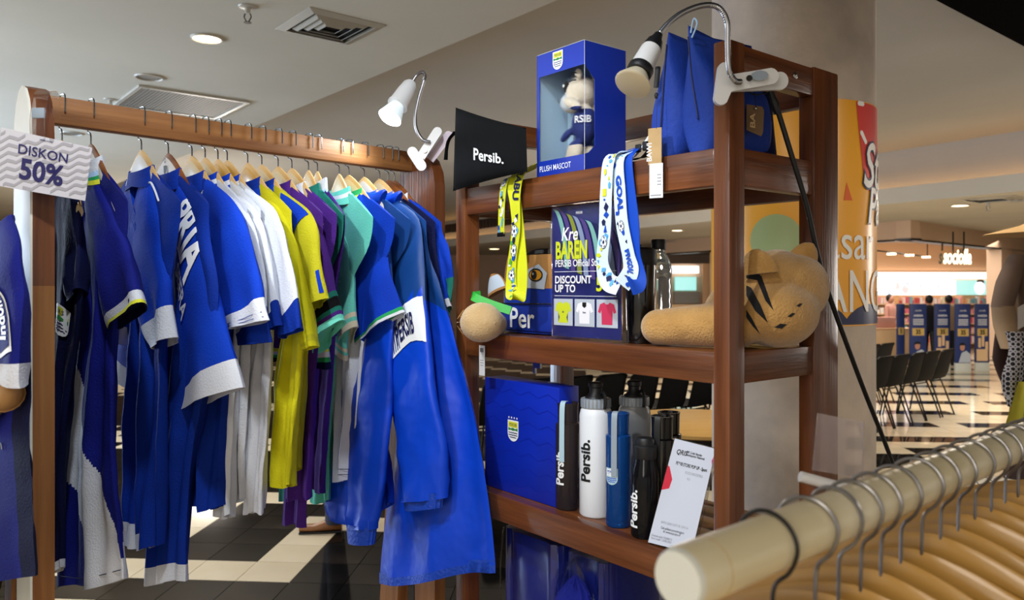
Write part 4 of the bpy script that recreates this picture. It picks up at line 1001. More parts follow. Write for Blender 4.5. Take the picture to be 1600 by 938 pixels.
# ---- middle shelf: acrylic sign ----
mat('acrylic', 'ffffff', .02, trans=1, ior=1.3, alpha=.35); mat('poster_navy', '1d2262', .35, coat=.4, mix='2b2f78', mscale=14); mat('poster_purple', '4a3c78', .4); mat('poster_steel', '7c8aa8', .4); mat('poster_lime', 'c8d22c', .4); mat('poster_mint', '74a8a0', .4); mat('poster_white', 'e8e8ee', .4)
sg = sthing('acrylic_sign', 'upright clear acrylic stand with a navy discount poster on the middle shelf', 'sign', -.489, .03, ZM, .0)
sw, sh = .212, .292
mb = MB(); mb.box(0, sw, -.0012, .0004, .004, sh, 'acrylic'); mb.box(0, sw, .0022, .004, .004, sh, 'acrylic'); mb.box(-.02, sw, -.004, .05, 0, .0035, 'acrylic'); mb.build('stand', sg, smooth=False)
mb = MB(); mb.box(.002, sw-.003, .0006, .0020, .006, sh-.003, 'poster_navy'); mb.build('poster', sg, smooth=False)
mb = MB(); fy = lambda d: (lambda x, y: (x, .0004-d*1.0-.0018, y))
g0, g1, g2 = fy(.0002), fy(.0005), fy(.0008)
R = random.Random(4); mat('poster_olive', '7c8630', .4)
cols = ['poster_mint', 'poster_purple', 'poster_olive', 'poster_steel', 'poster_purple', 'poster_mint', 'print_navy', 'poster_steel', 'poster_purple']
for i, c in enumerate(cols):     # curved shoulders of hanging shirts
    x0 = .006+i*.020
    top = [(x0+.028*math.sin(k/10*1.5)+.010*k/10, .286-.012*i*.5-.13*(k/10)**1.6) for k in range(11)]
    mb.shape([(min(x, sw-.006), y) for x, y in top]+[(min(x+.014, sw-.005), y-.004) for x, y in reversed(top)], g0, c)
mb.text('Kre', lambda x, y: g2(.033+x, .215+y), 'poster_white', size=.040, sx=.85, bold=.015, align='LEFT', shear=.25)
mb.text('BAREN', lambda x, y: g2(.015+x, .176+y), 'poster_lime', size=.052, sx=.62, bold=.035, align='LEFT')
mb.text('PERSIB Official Store', lambda x, y: g2(.014+x, .158+y*1.1), 'poster_white', size=.0195, sx=.92, bold=.012, align='LEFT', shear=.0)
mb.text('DISCOUNT\nUP TO', lambda x, y: g2(.013+x, .122+y), 'poster_white', size=.0225, sx=1.0, bold=.03, align='LEFT')
mb.text('50', lambda x, y: g2(.140+x, .106+y), 'poster_lime', size=.040, sx=1.0, bold=.03, align='LEFT')
mb.text('PERSIB', lambda x, y: g2(.080+x, .270+y), 'poster_white', size=.007, bold=.02, align='LEFT')
for y in (.1465, .094): mb.shape([(.012, y), (sw-.014, y), (sw-.014, y+.001), (.012, y+.001)], g1, 'poster_white')
mat('card_grey', 'b4bcc8', .5); mat('shirt_pink', 'c43458', .5)
for i, c in enumerate(('poster_lime', 'poster_white', 'shirt_pink')):
    x = .010+i*.066; mb.shape([(x, .030), (x+.060, .030), (x+.060, .088), (x, .088)], g1, 'card_grey')
    cx, cy = x+.030, .060
    sh_ = [(-.008, .022), (-.020, .018), (-.026, .002), (-.019, -.001), (-.016, .006), (-.015, -.024), (.015, -.024), (.016, .006), (.019, -.001), (.026, .002), (.020, .018), (.008, .022), (.003, .018), (-.003, .018)]
    mb.shape([(cx+a, cy+b) for a, b in sh_][::-1], g2, c)
    g3 = fy(.0011)
    if i == 0:
        for s_ in (-1, 1): mb.shape([(cx+s_*.015, cy-.002), (cx+s_*.011, cy-.012), (cx+s_*.0145, cy-.022)][::s_], g3, 'print_navy')
    mb.text(('ab', 'box', 'adibas')[i], lambda x_, y_: g3(cx+x_, cy-.002+y_), 'print_navy' if i < 2 else 'print_white', size=.006, bold=.03) if i != 2 else None
    if i == 1: mb.shape([(cx-.006, cy+.021), (cx+.006, cy+.021), (cx+.006, cy+.013), (cx, cy+.009), (cx-.006, cy+.013)][::-1], g3, 'print_black')
mb.build('poster_print', sg, recalc=False)

# ---- middle shelf: tumbler, water bottle ----
mat('gloss_black', '08080a', .12, coat=.5); mat('matte_black', '121214', .5)
def stand_on(px, py, y, z):   # local x so that something stands at pixel column px
    return spl(px, py, y).x
tb = sthing('black_tumbler', 'glossy black tumbler with domed lid beside the discount sign', 'tumbler', stand_on(1001, 500, .075, 0), .075, ZM)
mb = MB(); mb.lathe([(.001, 0), (.026, 0), (.028, .004), (.0295, .10), (.031, .155), (.031, .160)], 'gloss_black'); mb.build('cup', tb)
mb = MB(); mb.lathe([(.0315, .158), (.033, .162), (.033, .183), (.031, .190), (.020, .194), (.001, .195)], 'matte_black'); mb.box(-.006, .014, -.024, -.010, .192, .199, 'matte_black', bev=.002); mb.build('lid', tb)
mat('pet', 'e6f2f6', .06, trans=.85, ior=1.30); mat('pet_label', '3c4460', .5)
wb = sthing('water_bottle', 'clear plastic water bottle with dark cap behind the black tumbler', 'bottle', stand_on(1029, 480, .16, 0), .16, ZM)
mb = MB(); pr = [(.001, .002), (.024, 0), (.027, .006)]
for k in range(12): pr.append((.0275-.0016*(k % 2), .015+k*.010))
pr += [(.028, .14), (.0285, .150), (.026, .165), (.019, .180), (.0125, .190), (.0125, .196)]
mb.lathe(pr, 'pet', n=32); mb.build('bottle_body', wb)
mb = MB(); mb.lathe([(.015, .193), (.0155, .196), (.0155, .212), (.014, .215), (.001, .215)], 'matte_black', n=24); mb.build('cap', wb)
mb = MB(); mb.lathe([(.0279, .028), (.0279, .060)], 'pet_label', n=32); mb.build('label_wrap', wb)

# ---- large plush tiger lying face-down ----
pl = sthing('plush_tiger', 'large tan plush tiger lying with black stripes, its rump and leg to us', 'plush toy', -.02, .16, ZM)
def LP(px, py, y): v = spl(px, py, y); return Vector((v.x+.02, y-.16, v.z-ZM))
def mid(a, b, f=.5): return a*(1-f)+b*f
els = []
A1 = LP(1030, 512, .05); A1.z = .036; B1 = LP(1150, 500, .10); B1.z = .045
for k in range(7):
    f = k/6; c = A1.lerp(B1, f); els.append(((c.x, c.y, c.z), (.036+.010*f, .038+.012*f, .036+.010*f), None))
els.append(((B1.x+.04, .01, .066), (.075, .085, .066), None))
Hc = LP(1215, 452, .20); els.append(((Hc.x, Hc.y, .095), (.073, .088, .092), None)); els.append(((Hc.x-.05, Hc.y-.03, .066), (.075, .09, .064), None)); els.append(((Hc.x+.028, Hc.y+.02, .112), (.055, .075, .066), None))
def zpl(c, n): return None
body = blobs('body', pl, els, .006, zpl, 'plush_tan', 8)
def ear(parent, c, r, m, m2, rz=0, tilt=0, nm='ear'):
    mb = MB(); R_ = Matrix.Rotation(rz, 3, 'Z') @ Matrix.Rotation(tilt, 3, 'Y'); c = Vector(c); rr = []
    for i in range(9):
        k = i/8; w = r*(1-.15*k)*math.sqrt(max(0.02, 1-(k*.98)**2.2)); rr.append([R_ @ Vector((w*math.cos(a), .26*r*math.sin(a)*(1-.5*k)+(.12*r*math.cos(a)**2), r*1.25*k))+c for a in [2*math.pi*j/18 for j in range(18)]])
    mb.loft(rr, m, zone=lambda i, j: m2 if 10 <= j <= 16 and i > 0 and i < 7 else m); return mb.build(nm, parent)
ec = LP(1213, 405, .15); ear(pl, (ec.x-.01, ec.y-.045, .138), .036, 'plush_tan', 'plush_tan', .3, -.1)
ec = LP(1248, 385, .22); ear(pl, (ec.x+.01, ec.y, .165), .028, 'plush_tan', 'plush_tan', .9, .5)
# black stripes laid on the fur (raycast onto the body)
from mathutils.bvhtree import BVHTree
bvh = BVHTree.FromPolygons([v.co.copy() for v in body.data.vertices], [tuple(p.vertices) for p in body.data.polygons])
inv = (Matrix.Translation(S(-.02, .16, ZM)) @ Matrix.Rotation(SROT, 4, 'Z')).inverted()
def onbody(px, py):
    o = inv @ Vector((0, 0, EYE)); d = (inv.to_3x3() @ Vector(((px-800)/F, 1, -(py-HY)/F))).normalized(); h = bvh.ray_cast(o, d)
    return h[0]-d*.0008 if h[0] else None
def furstripe(pts):
    mb = MB(); fn = lambda x, y: onbody(x, y)
    bm = bmesh.new(); f = bm.faces.new([bm.verts.new((x, y, 0)) for x, y in pts]); bmesh.ops.triangulate(bm, faces=[f]); cutgrid(bm, 5); bm.verts.index_update()
    vs = [onbody(v.co.x, v.co.y) for v in bm.verts]; fs = [tuple(v.index for v in f.verts) for f in bm.faces]
    ok = [f for f in fs if all(vs[i] is not None for i in f)]; vs = [v or Vector((0, 0, .05)) for v in vs]; bm.free()
    mb.add(vs, ok, 'plush_black'); mb.build('stripe', pl, recalc=False)
furstripe([(1166, 428), (1185, 428), (1190, 432), (1209, 486), (1196, 470), (1183, 438), (1166, 435)])
furstripe([(1166, 446), (1174, 450), (1188, 476), (1200, 505), (1180, 486), (1166, 462)])
furstripe([(1166, 484), (1174, 496), (1188, 523), (1176, 510), (1166, 496)])
furstripe([(1210, 512), (1219, 506), (1230, 507), (1222, 514)]); furstripe([(1230, 495), (1238, 489), (1243, 490), (1236, 496)]); furstripe([(1244, 478), (1250, 474), (1254, 475), (1249, 480)])
furstripe([(1100, 452), (1116, 450), (1116, 454), (1104, 455)])

# ---- tiger-face backpack and green strap, round paw ----
mat('pack_brown', 'a87840', .8, bump=.4, bscale=60, mix='9c6c36', mscale=8); mat('pack_blue', '0d2d92', .55, bump=.4, bscale=30); mat('strap_green', '2fae3a', .5, bump=.2, bscale=90); mat('ear_pale', 'b9c6d4', .8); mat('eye_amber', 'cf8c18', .4)
bk = sthing('tiger_backpack', 'brown tiger-face backpack with big eye and blue lettered pocket', 'backpack', -.60, .15, ZM)
o_ = Vector((-.60, .15, ZM)); ll = lambda px, py, y: spl(px, py, y)-o_
x0 = ll(783, 500, .10).x; x1 = ll(862, 500, .10).x+.05; zt_ = ll(830, 400, .10).z
mb = MB(); rr = []
for i in range(15):
    k = i/14; z = .002+zt_*k; ins = .012*(abs(k-.5)*2)**4+ (.05*max(0, k-.6)**1.2); rr.append([((x0+x1)/2+(x1-x0)/2*math.copysign(abs(math.cos(a))**.5, math.cos(a))*(1-ins*3.2)-.0*k, -.005+.060*math.copysign(abs(math.sin(a))**.5, math.sin(a))*(1-ins*4), z) for a in [2*math.pi*j/40 for j in range(40)]])
mb.loft(rr, 'pack_brown', zone=lambda i, j: 'pack_blue' if i < 8 else 'pack_brown'); mb.build('bag_body', bk)
yf = -.066
fz = lambda px, py: (lambda v: Vector((v.x, yf-.001, v.z)))(ll(px, py, .15+yf))
def pp(pts, m, d=0): mb.shape([tuple((fz(a, b).x, fz(a, b).z)) for a, b in pts], lambda x, y: (x, yf-.0016-d, y), m)
mb = MB(); f_, l_ = [], []
mb.box(x0+.006, x1-.006, yf-.004, -.05, .006, .070, 'pack_blue', bev=.008); mb.build('front_pocket', bk)
mb = MB(); mb.tube([(x0+.006, yf-.005, .072), (x1-.01, yf-.005, .074)], .002, 'matte_black', n=6); mb.box(x0+.012, x0+.018, yf-.010, yf-.005, .045, .072, 'matte_black', bev=.001); mb.build('zip', bk)
mb = MB(); mb.text('Per', lambda x, y: (ll(797, 500, .08).x+x, yf-.0075, .016+y), 'print_white', size=.068, sx=1.0, bold=.015, align='LEFT'); mb.build('lettering', bk, recalc=False)
mb = MB(); e_ = (ll(838, 430, .085)); ex_, ez_ = e_.x, e_.z
ov = lambda a, b, n=20: [(ex_+a*math.cos(2*math.pi*i/n), ez_+b*math.sin(2*math.pi*i/n)) for i in range(n)]
mb.shape([(ex_-.035, ez_-.030), (ex_+.03, ez_-.034), (ex_+.04, ez_+.004), (ex_+.01, ez_+.026), (ex_-.030, ez_+.014)], lambda x, y: (x, yf-.0005, y), 'card_grey')
mb.shape(ov(.026, .016), lambda x, y: (x, yf-.0015, y), 'plush_black'); mb.shape(ov(.022, .012), lambda x, y: (x, yf-.0020, y), 'eye_amber'); mb.shape(ov(.011, .0105), lambda x, y: (x-.005, yf-.0025, y), 'plush_black'); mb.shape(ov(.003, .003), lambda x, y: (x-.008, yf-.003, y+.003), 'print_white')
mb.build('eye', bk, recalc=False)
ear(bk, ll(776, 458, .075)+Vector((0.0, -.0, 0)), .040, 'pack_brown', 'ear_pale', 0, -.35)
mb = MB()
for k in range(3): mb.tube([(x0+.002, yf+.006, ez_-.012-k*.010), (x0+.016, yf-.001, ez_-.010-k*.010), (x0+.030, yf-.002, ez_-.012-k*.010)], .0022, 'plush_black', n=5)
mb.build('face_stripe', bk)
mb = MB(); mb.tube([ll(812, 412, .10), ll(835, 398, .12), ll(858, 396, .14)], .012, 'matte_black', n=8); mb.build('top_handle', bk)
mb = MB(); a_ = ll(740, 464, -.02); b_ = ll(798, 486, .03)
ribbon(mb, [a_+Vector((0, .02, .004)), a_, a_.lerp(b_, .5)+Vector((0, -.004, -.001)), b_], .020, 'strap_green', (0, .35, 1), th=.003); mb.build('green_strap', bk)
pw = sthing('plush_paw', 'round tan plush paw poking out over the middle shelf left end', 'plush toy', -.70, .0, ZM+.002)
o_ = Vector((-.70, .0, ZM+.002)); ll = lambda px, py, y: spl(px, py, y)-o_
a_ = ll(752, 504, -.055); b_ = ll(772, 507, .03)
blobs('paw', pw, [(tuple(a_.lerp(b_, k/5)+Vector((0, 0, 0))), (.050-.004*k, .050-.003*k, .047-.003*k), None) for k in range(6)], .006, lambda c, n: None, 'plush_beige', 6)
mb = MB()
for an in range(10):
    a = 2*math.pi*an/10; c_ = a_+Vector((-.018, -.038, 0)); mb.tube([c_+Vector((.014*math.cos(a)*.8-.006, -.006, .014*math.sin(a))), c_+Vector((.030*math.cos(a)*.8, .006, .030*math.sin(a)))], .0008, 'plush_tan', n=4, smooth=False)
mb.build('seam_gathers', pw)
tg2 = sthing('price_tag', 'white barcode tag hanging from the paw past the middle shelf edge', 'tag', spl(754, 560, -.004).x, -.006, 1.385)
mb = MB(); mb.box(-.011, .011, 0, .0008, 0, .072, 'paper_white'); mb.build('card', tg2, smooth=False)
mb = MB(); g = lambda x, y: (x, -.0006, y)
for k in range(9): mb.shape([(-.007+k*.0016, .056), (-.0062+k*.0016, .056), (-.0062+k*.0016, .066), (-.007+k*.0016, .066)], g, 'print_black')
for k in range(3): mb.shape([(-.007, .036-k*.006), (.007, .036-k*.006), (.007, .0372-k*.006), (-.007, .0372-k*.006)], g, 'print_grey')
mb.build('tag_print', tg2, recalc=False)

# ---- low shelf: blue box, bottles, card ----
bb_ = sthing('gift_box', 'large flat blue gift box with shield crest on the low shelf', 'box', -.767+.02, .04, ZB)
bw = .272; bh = .268
mat('box_blue', '0b2ab0', .4, mix='0a249c', mscale=7, coat=.2)
mb = MB(); mb.box(0, bw, 0, .06, 0, bh, 'box_blue', bev=.001); mb.build('carton', bb_)
mb = MB()
for k in range(7):
    z = .02+k*.036
    for s_ in range(4):
        x = .004+s_*.066; mb.add([(x, -.0006, z), (x+.034, -.0006, z+.012), (x+.064, -.0006, z), (x+.064, -.0006, z+.002), (x+.034, -.0006, z+.014), (x, -.0006, z+.002)], [(0, 1, 4, 5), (1, 2, 3, 4)], 'box_blue_dark')
mat('box_blue_dark', '0a22a0', .45)
mb.build('chevron_pattern', bb_, recalc=False)
mb = MB(); crest(mb, lambda x, y, d: (.112+x, -.0008-d, .150+y), .050); mb.build('crest', bb_, recalc=False)
mat('smoke_plastic', '4a4038', .08, trans=.6, ior=1.3, alpha=.9); mat('smoke_dark', '151518', .08, trans=.4, ior=1.3, alpha=.93); mat('blue_plastic', '1452a0', .08, trans=.5, ior=1.3, alpha=.9); mat('powder_white', 'e2e6ec', .3); mat('powder_grey', '7c7e80', .35); mat('strap_pale', 'a8c4d0', .5); mat('strap_grey', '8c98a4', .5)
def side_text(mb, txt, r, z0, m, size, ang, up=True, bold=.03, sx=1.0):
    def f(x, y):
        a = ang+(-y)/r if True else 0; return ((r+.0008)*math.cos(a), (r+.0008)*math.sin(a), z0+x)
    mb.text(txt, f, m, size=size, sx=sx, bold=bold, align='LEFT', cut=.004)
def slim_bottle(label, px, y, m, strap, text=None, crestp=False, h=.235, r=.027, front=-1.2, nm='drink_bottle', group='bottles on the low shelf'):
    x = spl(px, 700, y).x; t = sthing(nm, label, 'bottle', x, y, ZB, 0, group)
    mb = MB(); mb.lathe([(.001, 0), (r-.003, 0), (r, .004), (r, h*.80), (r-.001, h*.805), (r*.82, h*.815)], m); mb.build('bottle_body', t)
    mb = MB(); mb.lathe([(r*.80, h*.80), (r*.84, h*.82), (r*.86, h*.97), (r*.90, h), (r*.75, h), (r*.7, h-.006), (.001, h-.006)], m); mb.build('cap', t)
    mb = MB(); a = front; rr_ = r*.9
    d = Vector((math.cos(a), math.sin(a), 0)); w = Vector((-d.y, d.x, 0))
    ribbon(mb, [d*(rr_*.4)+Vector((0, 0, h+.004)), d*(rr_+.002)+Vector((0, 0, h-.002)), d*(r+.0025)+Vector((0, 0, h*.75)), d*(r+.003)+Vector((0, 0, h*.46))], .012, strap, w); mb.build('carry_strap', t)
    if text:
        mb = MB(); side_text(mb, text[0], r, text[1], text[2], text[3], front+text[4]); mb.build('lettering', t, recalc=False)
    if crestp:
        mb = MB(); crest(mb, lambda x_, y_, d_: ((r+.0006+d_)*math.cos(front-.25+x_/r), (r+.0006+d_)*math.sin(front-.25+x_/r), .105+y_), .034, stars=False, c=('print_white', 'print_white', 'strap_pale', 'lan_blue')); mb.build('crest', t, recalc=False)
    return t
slim_bottle('smoky brown slim bottle with pale strap beside the blue gift box', 887, .06, 'smoke_plastic', 'strap_pale', ('Persib.', .055, 'print_white', .030, .10))
x = spl(931, 700, .075).x
fl = sthing('drink_flask', 'tall white flask with black spout lid and vertical black lettering', 'bottle', x, .075, ZB, 0, 'bottles on the low shelf')
def flask(t, m):
    mb = MB(); mb.lathe([(.001, 0), (.033, 0), (.0355, .004), (.0355, .215), (.033, .226), (.030, .231), (.030, .236)], m, n=36); mb.build('flask_body', t)
    mb = MB(); mb.lathe([(.031, .232), (.033, .2325), (.033, .248), (.032, .251), (.024, .252), (.022, .256), (.001, .256)], 'powder_grey', n=48, zone=lambda i, j: 'matte_black' if i > 3 or i == 0 else ('strap_grey' if j % 2 else 'powder_grey')); mb.build('lid_ring', t)
    mb = MB(); mb.lathe([(.020, .252), (.018, .258), (.0135, .264), (.0135, .274), (.0155, .276), (.0155, .284), (.012, .286), (.001, .286)], 'matte_black', n=24); mb.build('spout_cap', t)
    mb = MB(); mb.tube([(.014, 0, .262), (.026, -.004, .266), (.0335, -.006, .258), (.0355, -.008, .242), (.034, -.008, .232)], .0035, 'matte_black', n=8); mb.build('carry_loop', t)
flask(fl, 'powder_white'); mb = MB(); side_text(mb, 'Persib.', .0355, .075, 'print_black', .034, -1.16); mb.build('lettering', fl, recalc=False)
f2_ = sthing('drink_flask', 'grey flask with black spout lid standing behind the white one', 'bottle', spl(991, 640, .16).x, .16, ZB, 0, 'bottles on the low shelf'); flask(f2_, 'powder_grey')
slim_bottle('translucent blue slim bottle with grey strap and small shield crest', 966, .055, 'blue_plastic', 'strap_grey', None, True, h=.232, r=.0262, front=-1.12)
slim_bottle('nearer of two tall black slim bottles behind the ribbed one', 1034, .095, 'gloss_black', 'matte_black', None, h=.232, r=.026)
slim_bottle('rear of two tall black slim bottles near the round table', 1045, .145, 'gloss_black', 'matte_black', None, h=.232, r=.026)
x = spl(1008, 720, .045).x
rb = sthing('drink_bottle', 'smoked black bottle with white lettering and twist lid, next to the price card', 'bottle', x, .045, ZB, 0, 'bottles on the low shelf')
mb = MB(); mb.lathe([(.001, 0), (.026, 0), (.0285, .005), (.0285, .115), (.027, .128), (.0215, .150), (.0205, .160)], 'smoke_dark', n=36); mb.build('bottle_body', rb)
mb = MB(); mb.lathe([(.022, .154), (.023, .156), (.023, .178), (.021, .180), (.018, .181), (.018, .190), (.015, .194), (.001, .195)], 'matte_black', n=40); mb.build('twist_lid', rb)
mb = MB(); side_text(mb, 'Persib.', .0285, .02, 'print_white', .028, -1.42); mb.build('lettering', rb, recalc=False)
# payment card on acrylic stand (its square code left blank)
c4 = [spl(1055, 683, .075), spl(1119, 699, .075), spl(1081, 862, .012), spl(1013, 845, .012)]
o_ = Vector((c4[3].x, .012, ZB)); cd = sthing('counter_card', 'leaning white card with red corners in an acrylic stand at low shelf right', 'sign', o_.x, o_.y, o_.z)
c4 = [v-o_ for v in c4]; dz = c4[3].z
c4 = [v-Vector((0, 0, min(dz, c4[2].z)-.003)) for v in c4]
nrm = (c4[1]-c4[0]).cross(c4[3]-c4[0]).normalized();  nrm = nrm if nrm.y < 0 else -nrm
cf = lambda u, v, d=0: (c4[0]*(1-u)+c4[1]*u)*(1-v)+(c4[3]*(1-u)+c4[2]*u)*v+nrm*d
def panel(nm, u0, u1, v0, v1, d0, d1, m, par):
    mb = MB(); vs = [cf(u, v, d) for d in (d0, d1) for v in (v0, v1) for u in (u0, u1)]
    mb.add(vs, [(0, 1, 3, 2), (4, 6, 7, 5), (0, 4, 5, 1), (2, 3, 7, 6), (0, 2, 6, 4), (1, 5, 7, 3)], m); return mb.build(nm, par, smooth=False)
mat('card_lilac', 'c2c6d2', .4, coat=.3); panel('card', 0, 1, 0, 1, 0, .001, 'card_lilac', cd); panel('stand', -.03, 1.05, -.01, 1.0, -.003, -.0005, 'acrylic', cd)
mb = MB(); q = lambda d: (lambda x, y: cf(x, 1-y, .0012+d))
mb.shape([(0, .50), (0, .74), (.05, .73), (.19, .62), (.17, .53)][::-1], q(.0002), 'print_red'); mb.shape([(.58, .0), (1, .0), (1, .13)], q(.0002), 'print_magenta'); mb.shape([(.97, .88), (1, .93), (1, .84)], q(.0002), 'print_magenta')
mb.text('QRIS', lambda x, y: q(.0004)(.12+x, .865+y*.5), 'print_black', size=.13, sx=.95, bold=.02, align='LEFT', shear=.2)
mb.text('QR Code Standar\nPembayaran Nasional', lambda x, y: q(.0004)(.36+x, .895+y*.6), 'print_black', size=.052, sx=1.0, bold=.02, align='LEFT')
mb.text('PERSIB STORE POP UP - Sport', lambda x, y: q(.0004)(.55+x, .765+y*.62), 'print_black', size=.072, sx=.80, bold=.03)
mb.text('NMID : ID2023405292963', lambda x, y: q(.0004)(.56+x, .70+y*.6), 'print_grey', size=.062, sx=.9)
mb.text('A01', lambda x, y: q(.0004)(.56+x, .645+y*.6), 'print_grey', size=.06)
mb.text('SATU QRIS UNTUK SEMUA', lambda x, y: q(.0004)(.50+x, .20+y*.6), 'print_grey', size=.056, sx=.95)
mb.text('Cek aplikasi penyelenggara\ndi: www.aspi-qris.id', lambda x, y: q(.0004)(.48+x, .150+y*.6), 'print_black', size=.056, sx=.9)
mb.text('Dicetak oleh: 93600014\nVersi cetak: 1.0.08.2023', lambda x, y: q(.0004)(.04+x, .065+y*.6), 'print_grey', size=.05, sx=1.0, align='LEFT')
mb.build('card_print', cd, recalc=False)

# ---- below: wrapped blue parcels and a crumpled clear bag ----
mat('wrap_navy', '141e6e', .3, bump=.7, bscale=12, coat=.6); mat('clear_bag', 'f0f4f8', .08, trans=1, ior=1.1, alpha=.35, bump=.8, bscale=30)
for i, (xa, xb, lab) in enumerate(((-.72, -.50, 'left of two navy parcels in shiny plastic on the bottom shelf'), (-.49, -.36, 'right navy parcel behind the inner post on the bottom shelf'))):
    t = sthing('wrapped_parcel', lab, 'parcel', (xa+xb)/2, .17, ZFL, 0, 'wrapped parcels on the bottom shelf'); mb = MB(); rr = []
    for k in range(9):
        rr.append([((xb-xa)/2*math.copysign(abs(math.cos(a))**.3, math.cos(a)), .10*math.copysign(abs(math.sin(a))**.3, math.sin(a))+.004*math.sin(a*17+k*.2), .265*k/8) for a in [2*math.pi*j/64 for j in range(64)]])
    mb.loft(rr, 'wrap_navy'); mb.build('bundle', t)
    mb = MB(); mb.tube([(-(xb-xa)/2+.004, -.098, .01), (-(xb-xa)/2+.002, -.104, .14), (-(xb-xa)/2+.006, -.098, .262)], .002, 'clear_bag', n=6); mb.build('film_edge', t)
pbz = ZFL; x = spl(890, 920, .03).x
pb = sthing('plastic_bag', 'crumpled clear plastic bag of navy goods lettered white, bottom of shelf', 'bag', x, .05, pbz)
def lump(rx, ry, h, seed, m, amp=.02):
    mb = MB()
    rr = []
    for i in range(15):
        k = i/14; q = math.sin(math.pi*min(.5+.0, k*.5+.5)) if False else math.cos(k*math.pi/2)**.55; rr.append([Vector((rx*q*math.cos(a), ry*q*math.sin(a), h*k))*(1+amp*8*noise.noise(Vector((math.cos(a)*3+seed, math.sin(a)*3, k*4)))*.5) for a in [2*math.pi*j/40 for j in range(40)]])
    mb.loft(rr, m); return mb
lump(.085, .045, .225, 3, 'navyblue').build('packed_goods', pb, angle=20); lump(.105, .055, .262, 9, 'clear_bag', .05).build('clear_film', pb, angle=12)
mb = MB(); mb.text('RO', lambda x_, y_: (.02+x_, -.050-.0*y_, .10+y_), 'print_white', size=.05, bold=.04, align='LEFT'); mb.build('lettering', pb, recalc=False)
# ================= CLIP LAMPS =================
mat('plastic_white', 'dcdcdc', .35, coat=.3); mat('plastic_mauve', 'c8b8c4', .4); mat('chrome', 'a8a8ac', .32, metal=1); mat('glass_warm', 'd8ccb0', .35, coat=.3); mat('tape_black', '101012', .5)
mat('bulb_lit', 'ffffff', .3, emit='e8f4ff', estr=14); mat('bulb_side', 'e8f0f0', .3, emit='e0f4ff', estr=.35)
def plate(mb, pts, Y, th, m, o, tilt=0):
    a = [P(x, y, Y+tilt*(x-pts[0][0]))-o for x, y in pts]; b = [q+Vector((0, th, 0)) for q in a]; n = len(a)
    mb.add(a+b, [tuple(range(n)), tuple(range(2*n-1, n-1, -1))]+[(i, (i+1) % n, n+(i+1) % n, n+i) for i in range(n)], m)
def arc(cx, cy, r, a0, a1, n=6, ry=None): return [(cx+r*math.cos(math.radians(a0+(a1-a0)*i/n)), cy+(ry or r)*math.sin(math.radians(a0+(a1-a0)*i/n))) for i in range(n+1)]
def rotpts(pts, c, a):
    ca, sa = math.cos(a), math.sin(a); return [(c[0]+(x-c[0])*ca-(y-c[1])*sa, c[1]+(x-c[0])*sa+(y-c[1])*ca) for x, y in pts]
def cone_along(mb, a, b, prof, m, n=24, zone=None):
    a = Vector(a); d = (Vector(b)-a); L_ = d.length; q = d.to_track_quat('Z', 'Y')
    mb.lathe([(r, z*L_) for r, z in prof], m, n=n, T=lambda v: q @ v+a, zone=zone)
def goose(mb, pts, r, m):
    pts = catmull([Vector(p) for p in pts], 14); rings = []; prev = None
    L_ = 0
    for i, p in enumerate(pts):
        t = (pts[min(i+1, len(pts)-1)]-pts[max(i-1, 0)]).normalized()
        x = t.cross(Vector((0, 1, 0))).normalized() if prev is None else (prev-t*prev.dot(t)).normalized(); prev = x; y = t.cross(x); rr_ = r*(1 if i % 2 else .86)
        rings.append([p+x*math.cos(2*math.pi*k/12)*rr_+y*math.sin(2*math.pi*k/12)*rr_ for k in range(12)])
    mb.loft(rings, m)
# lamp on the clothes rack (lit)
o_ = P(655, 255, 2.06); l1 = thing('clip_lamp', 'lit white clip-on lamp clamped to the right end of the clothes rack', 'lamp', o_)
mb = MB()
T_pts = arc(-13, 0, 11, 90, 270)+[(8, -11)]+arc(8, 0, 11, -90, 0, 3)[1:]   # placeholder shape pieces
foot = arc(0, -20, 8, 180, 360)+arc(0, 6, 8, 0, 180)
arm = [(4, -12), (4, 2)]+[(50, 2)]+arc(52, -5, 7, 90, -90, 6)+[(50, -12)]
ang = math.radians(-52)
f1p = rotpts([(655+x, 254+y) for x, y in foot], (655, 254), math.radians(-33)); a1p = rotpts([(655+x, 254+y) for x, y in arm], (655, 249), math.radians(-57))
plate(mb, f1p, 2.05, .010, 'plastic_white', o_); plate(mb, a1p, 2.052, .009, 'plastic_white', o_)
mb.build('front_jaw', l1, angle=30)
mb = MB(); plate(mb, rotpts([(668+x, 258+y) for x, y in arm], (668, 252), math.radians(-52)), 2.085, .008, 'plastic_mauve', o_); plate(mb, [(648, 246), (660, 240), (674, 262), (664, 268)], 2.15, .008, 'plastic_mauve', o_); mb.build('rear_jaw', l1, angle=30)
mb = MB(); q = P(664, 236, 2.048)-o_; cone_along(mb, q, q+Vector((0, .05, 0)), [(.001, 0), (.0045, 0), (.0045, 1), (.001, 1)], 'steel'); mb.build('pivot_pin', l1)
mb = MB(); goose(mb, [P(x, y, 2.045)-o_ for x, y in ((672, 222), (660, 218), (651, 203), (649, 183), (654, 155), (662, 128), (664, 118), (660, 113), (652, 117), (643, 130))], .0048, 'chrome'); mb.build('gooseneck', l1)
sa_, sb_ = P(643, 130, 2.045)-o_, P(621, 165, 2.01)-o_
mb = MB(); cone_along(mb, sa_, sb_, [(.001, 0), (.014, 0), (.019, .10), (.023, .45), (.0255, .92), (.0275, .94), (.0275, 1.0), (.018, 1.0)], 'plastic_white'); mb.build('socket', l1)
mb = MB(); dd = (sb_-sa_).normalized(); be = sb_+dd*.046
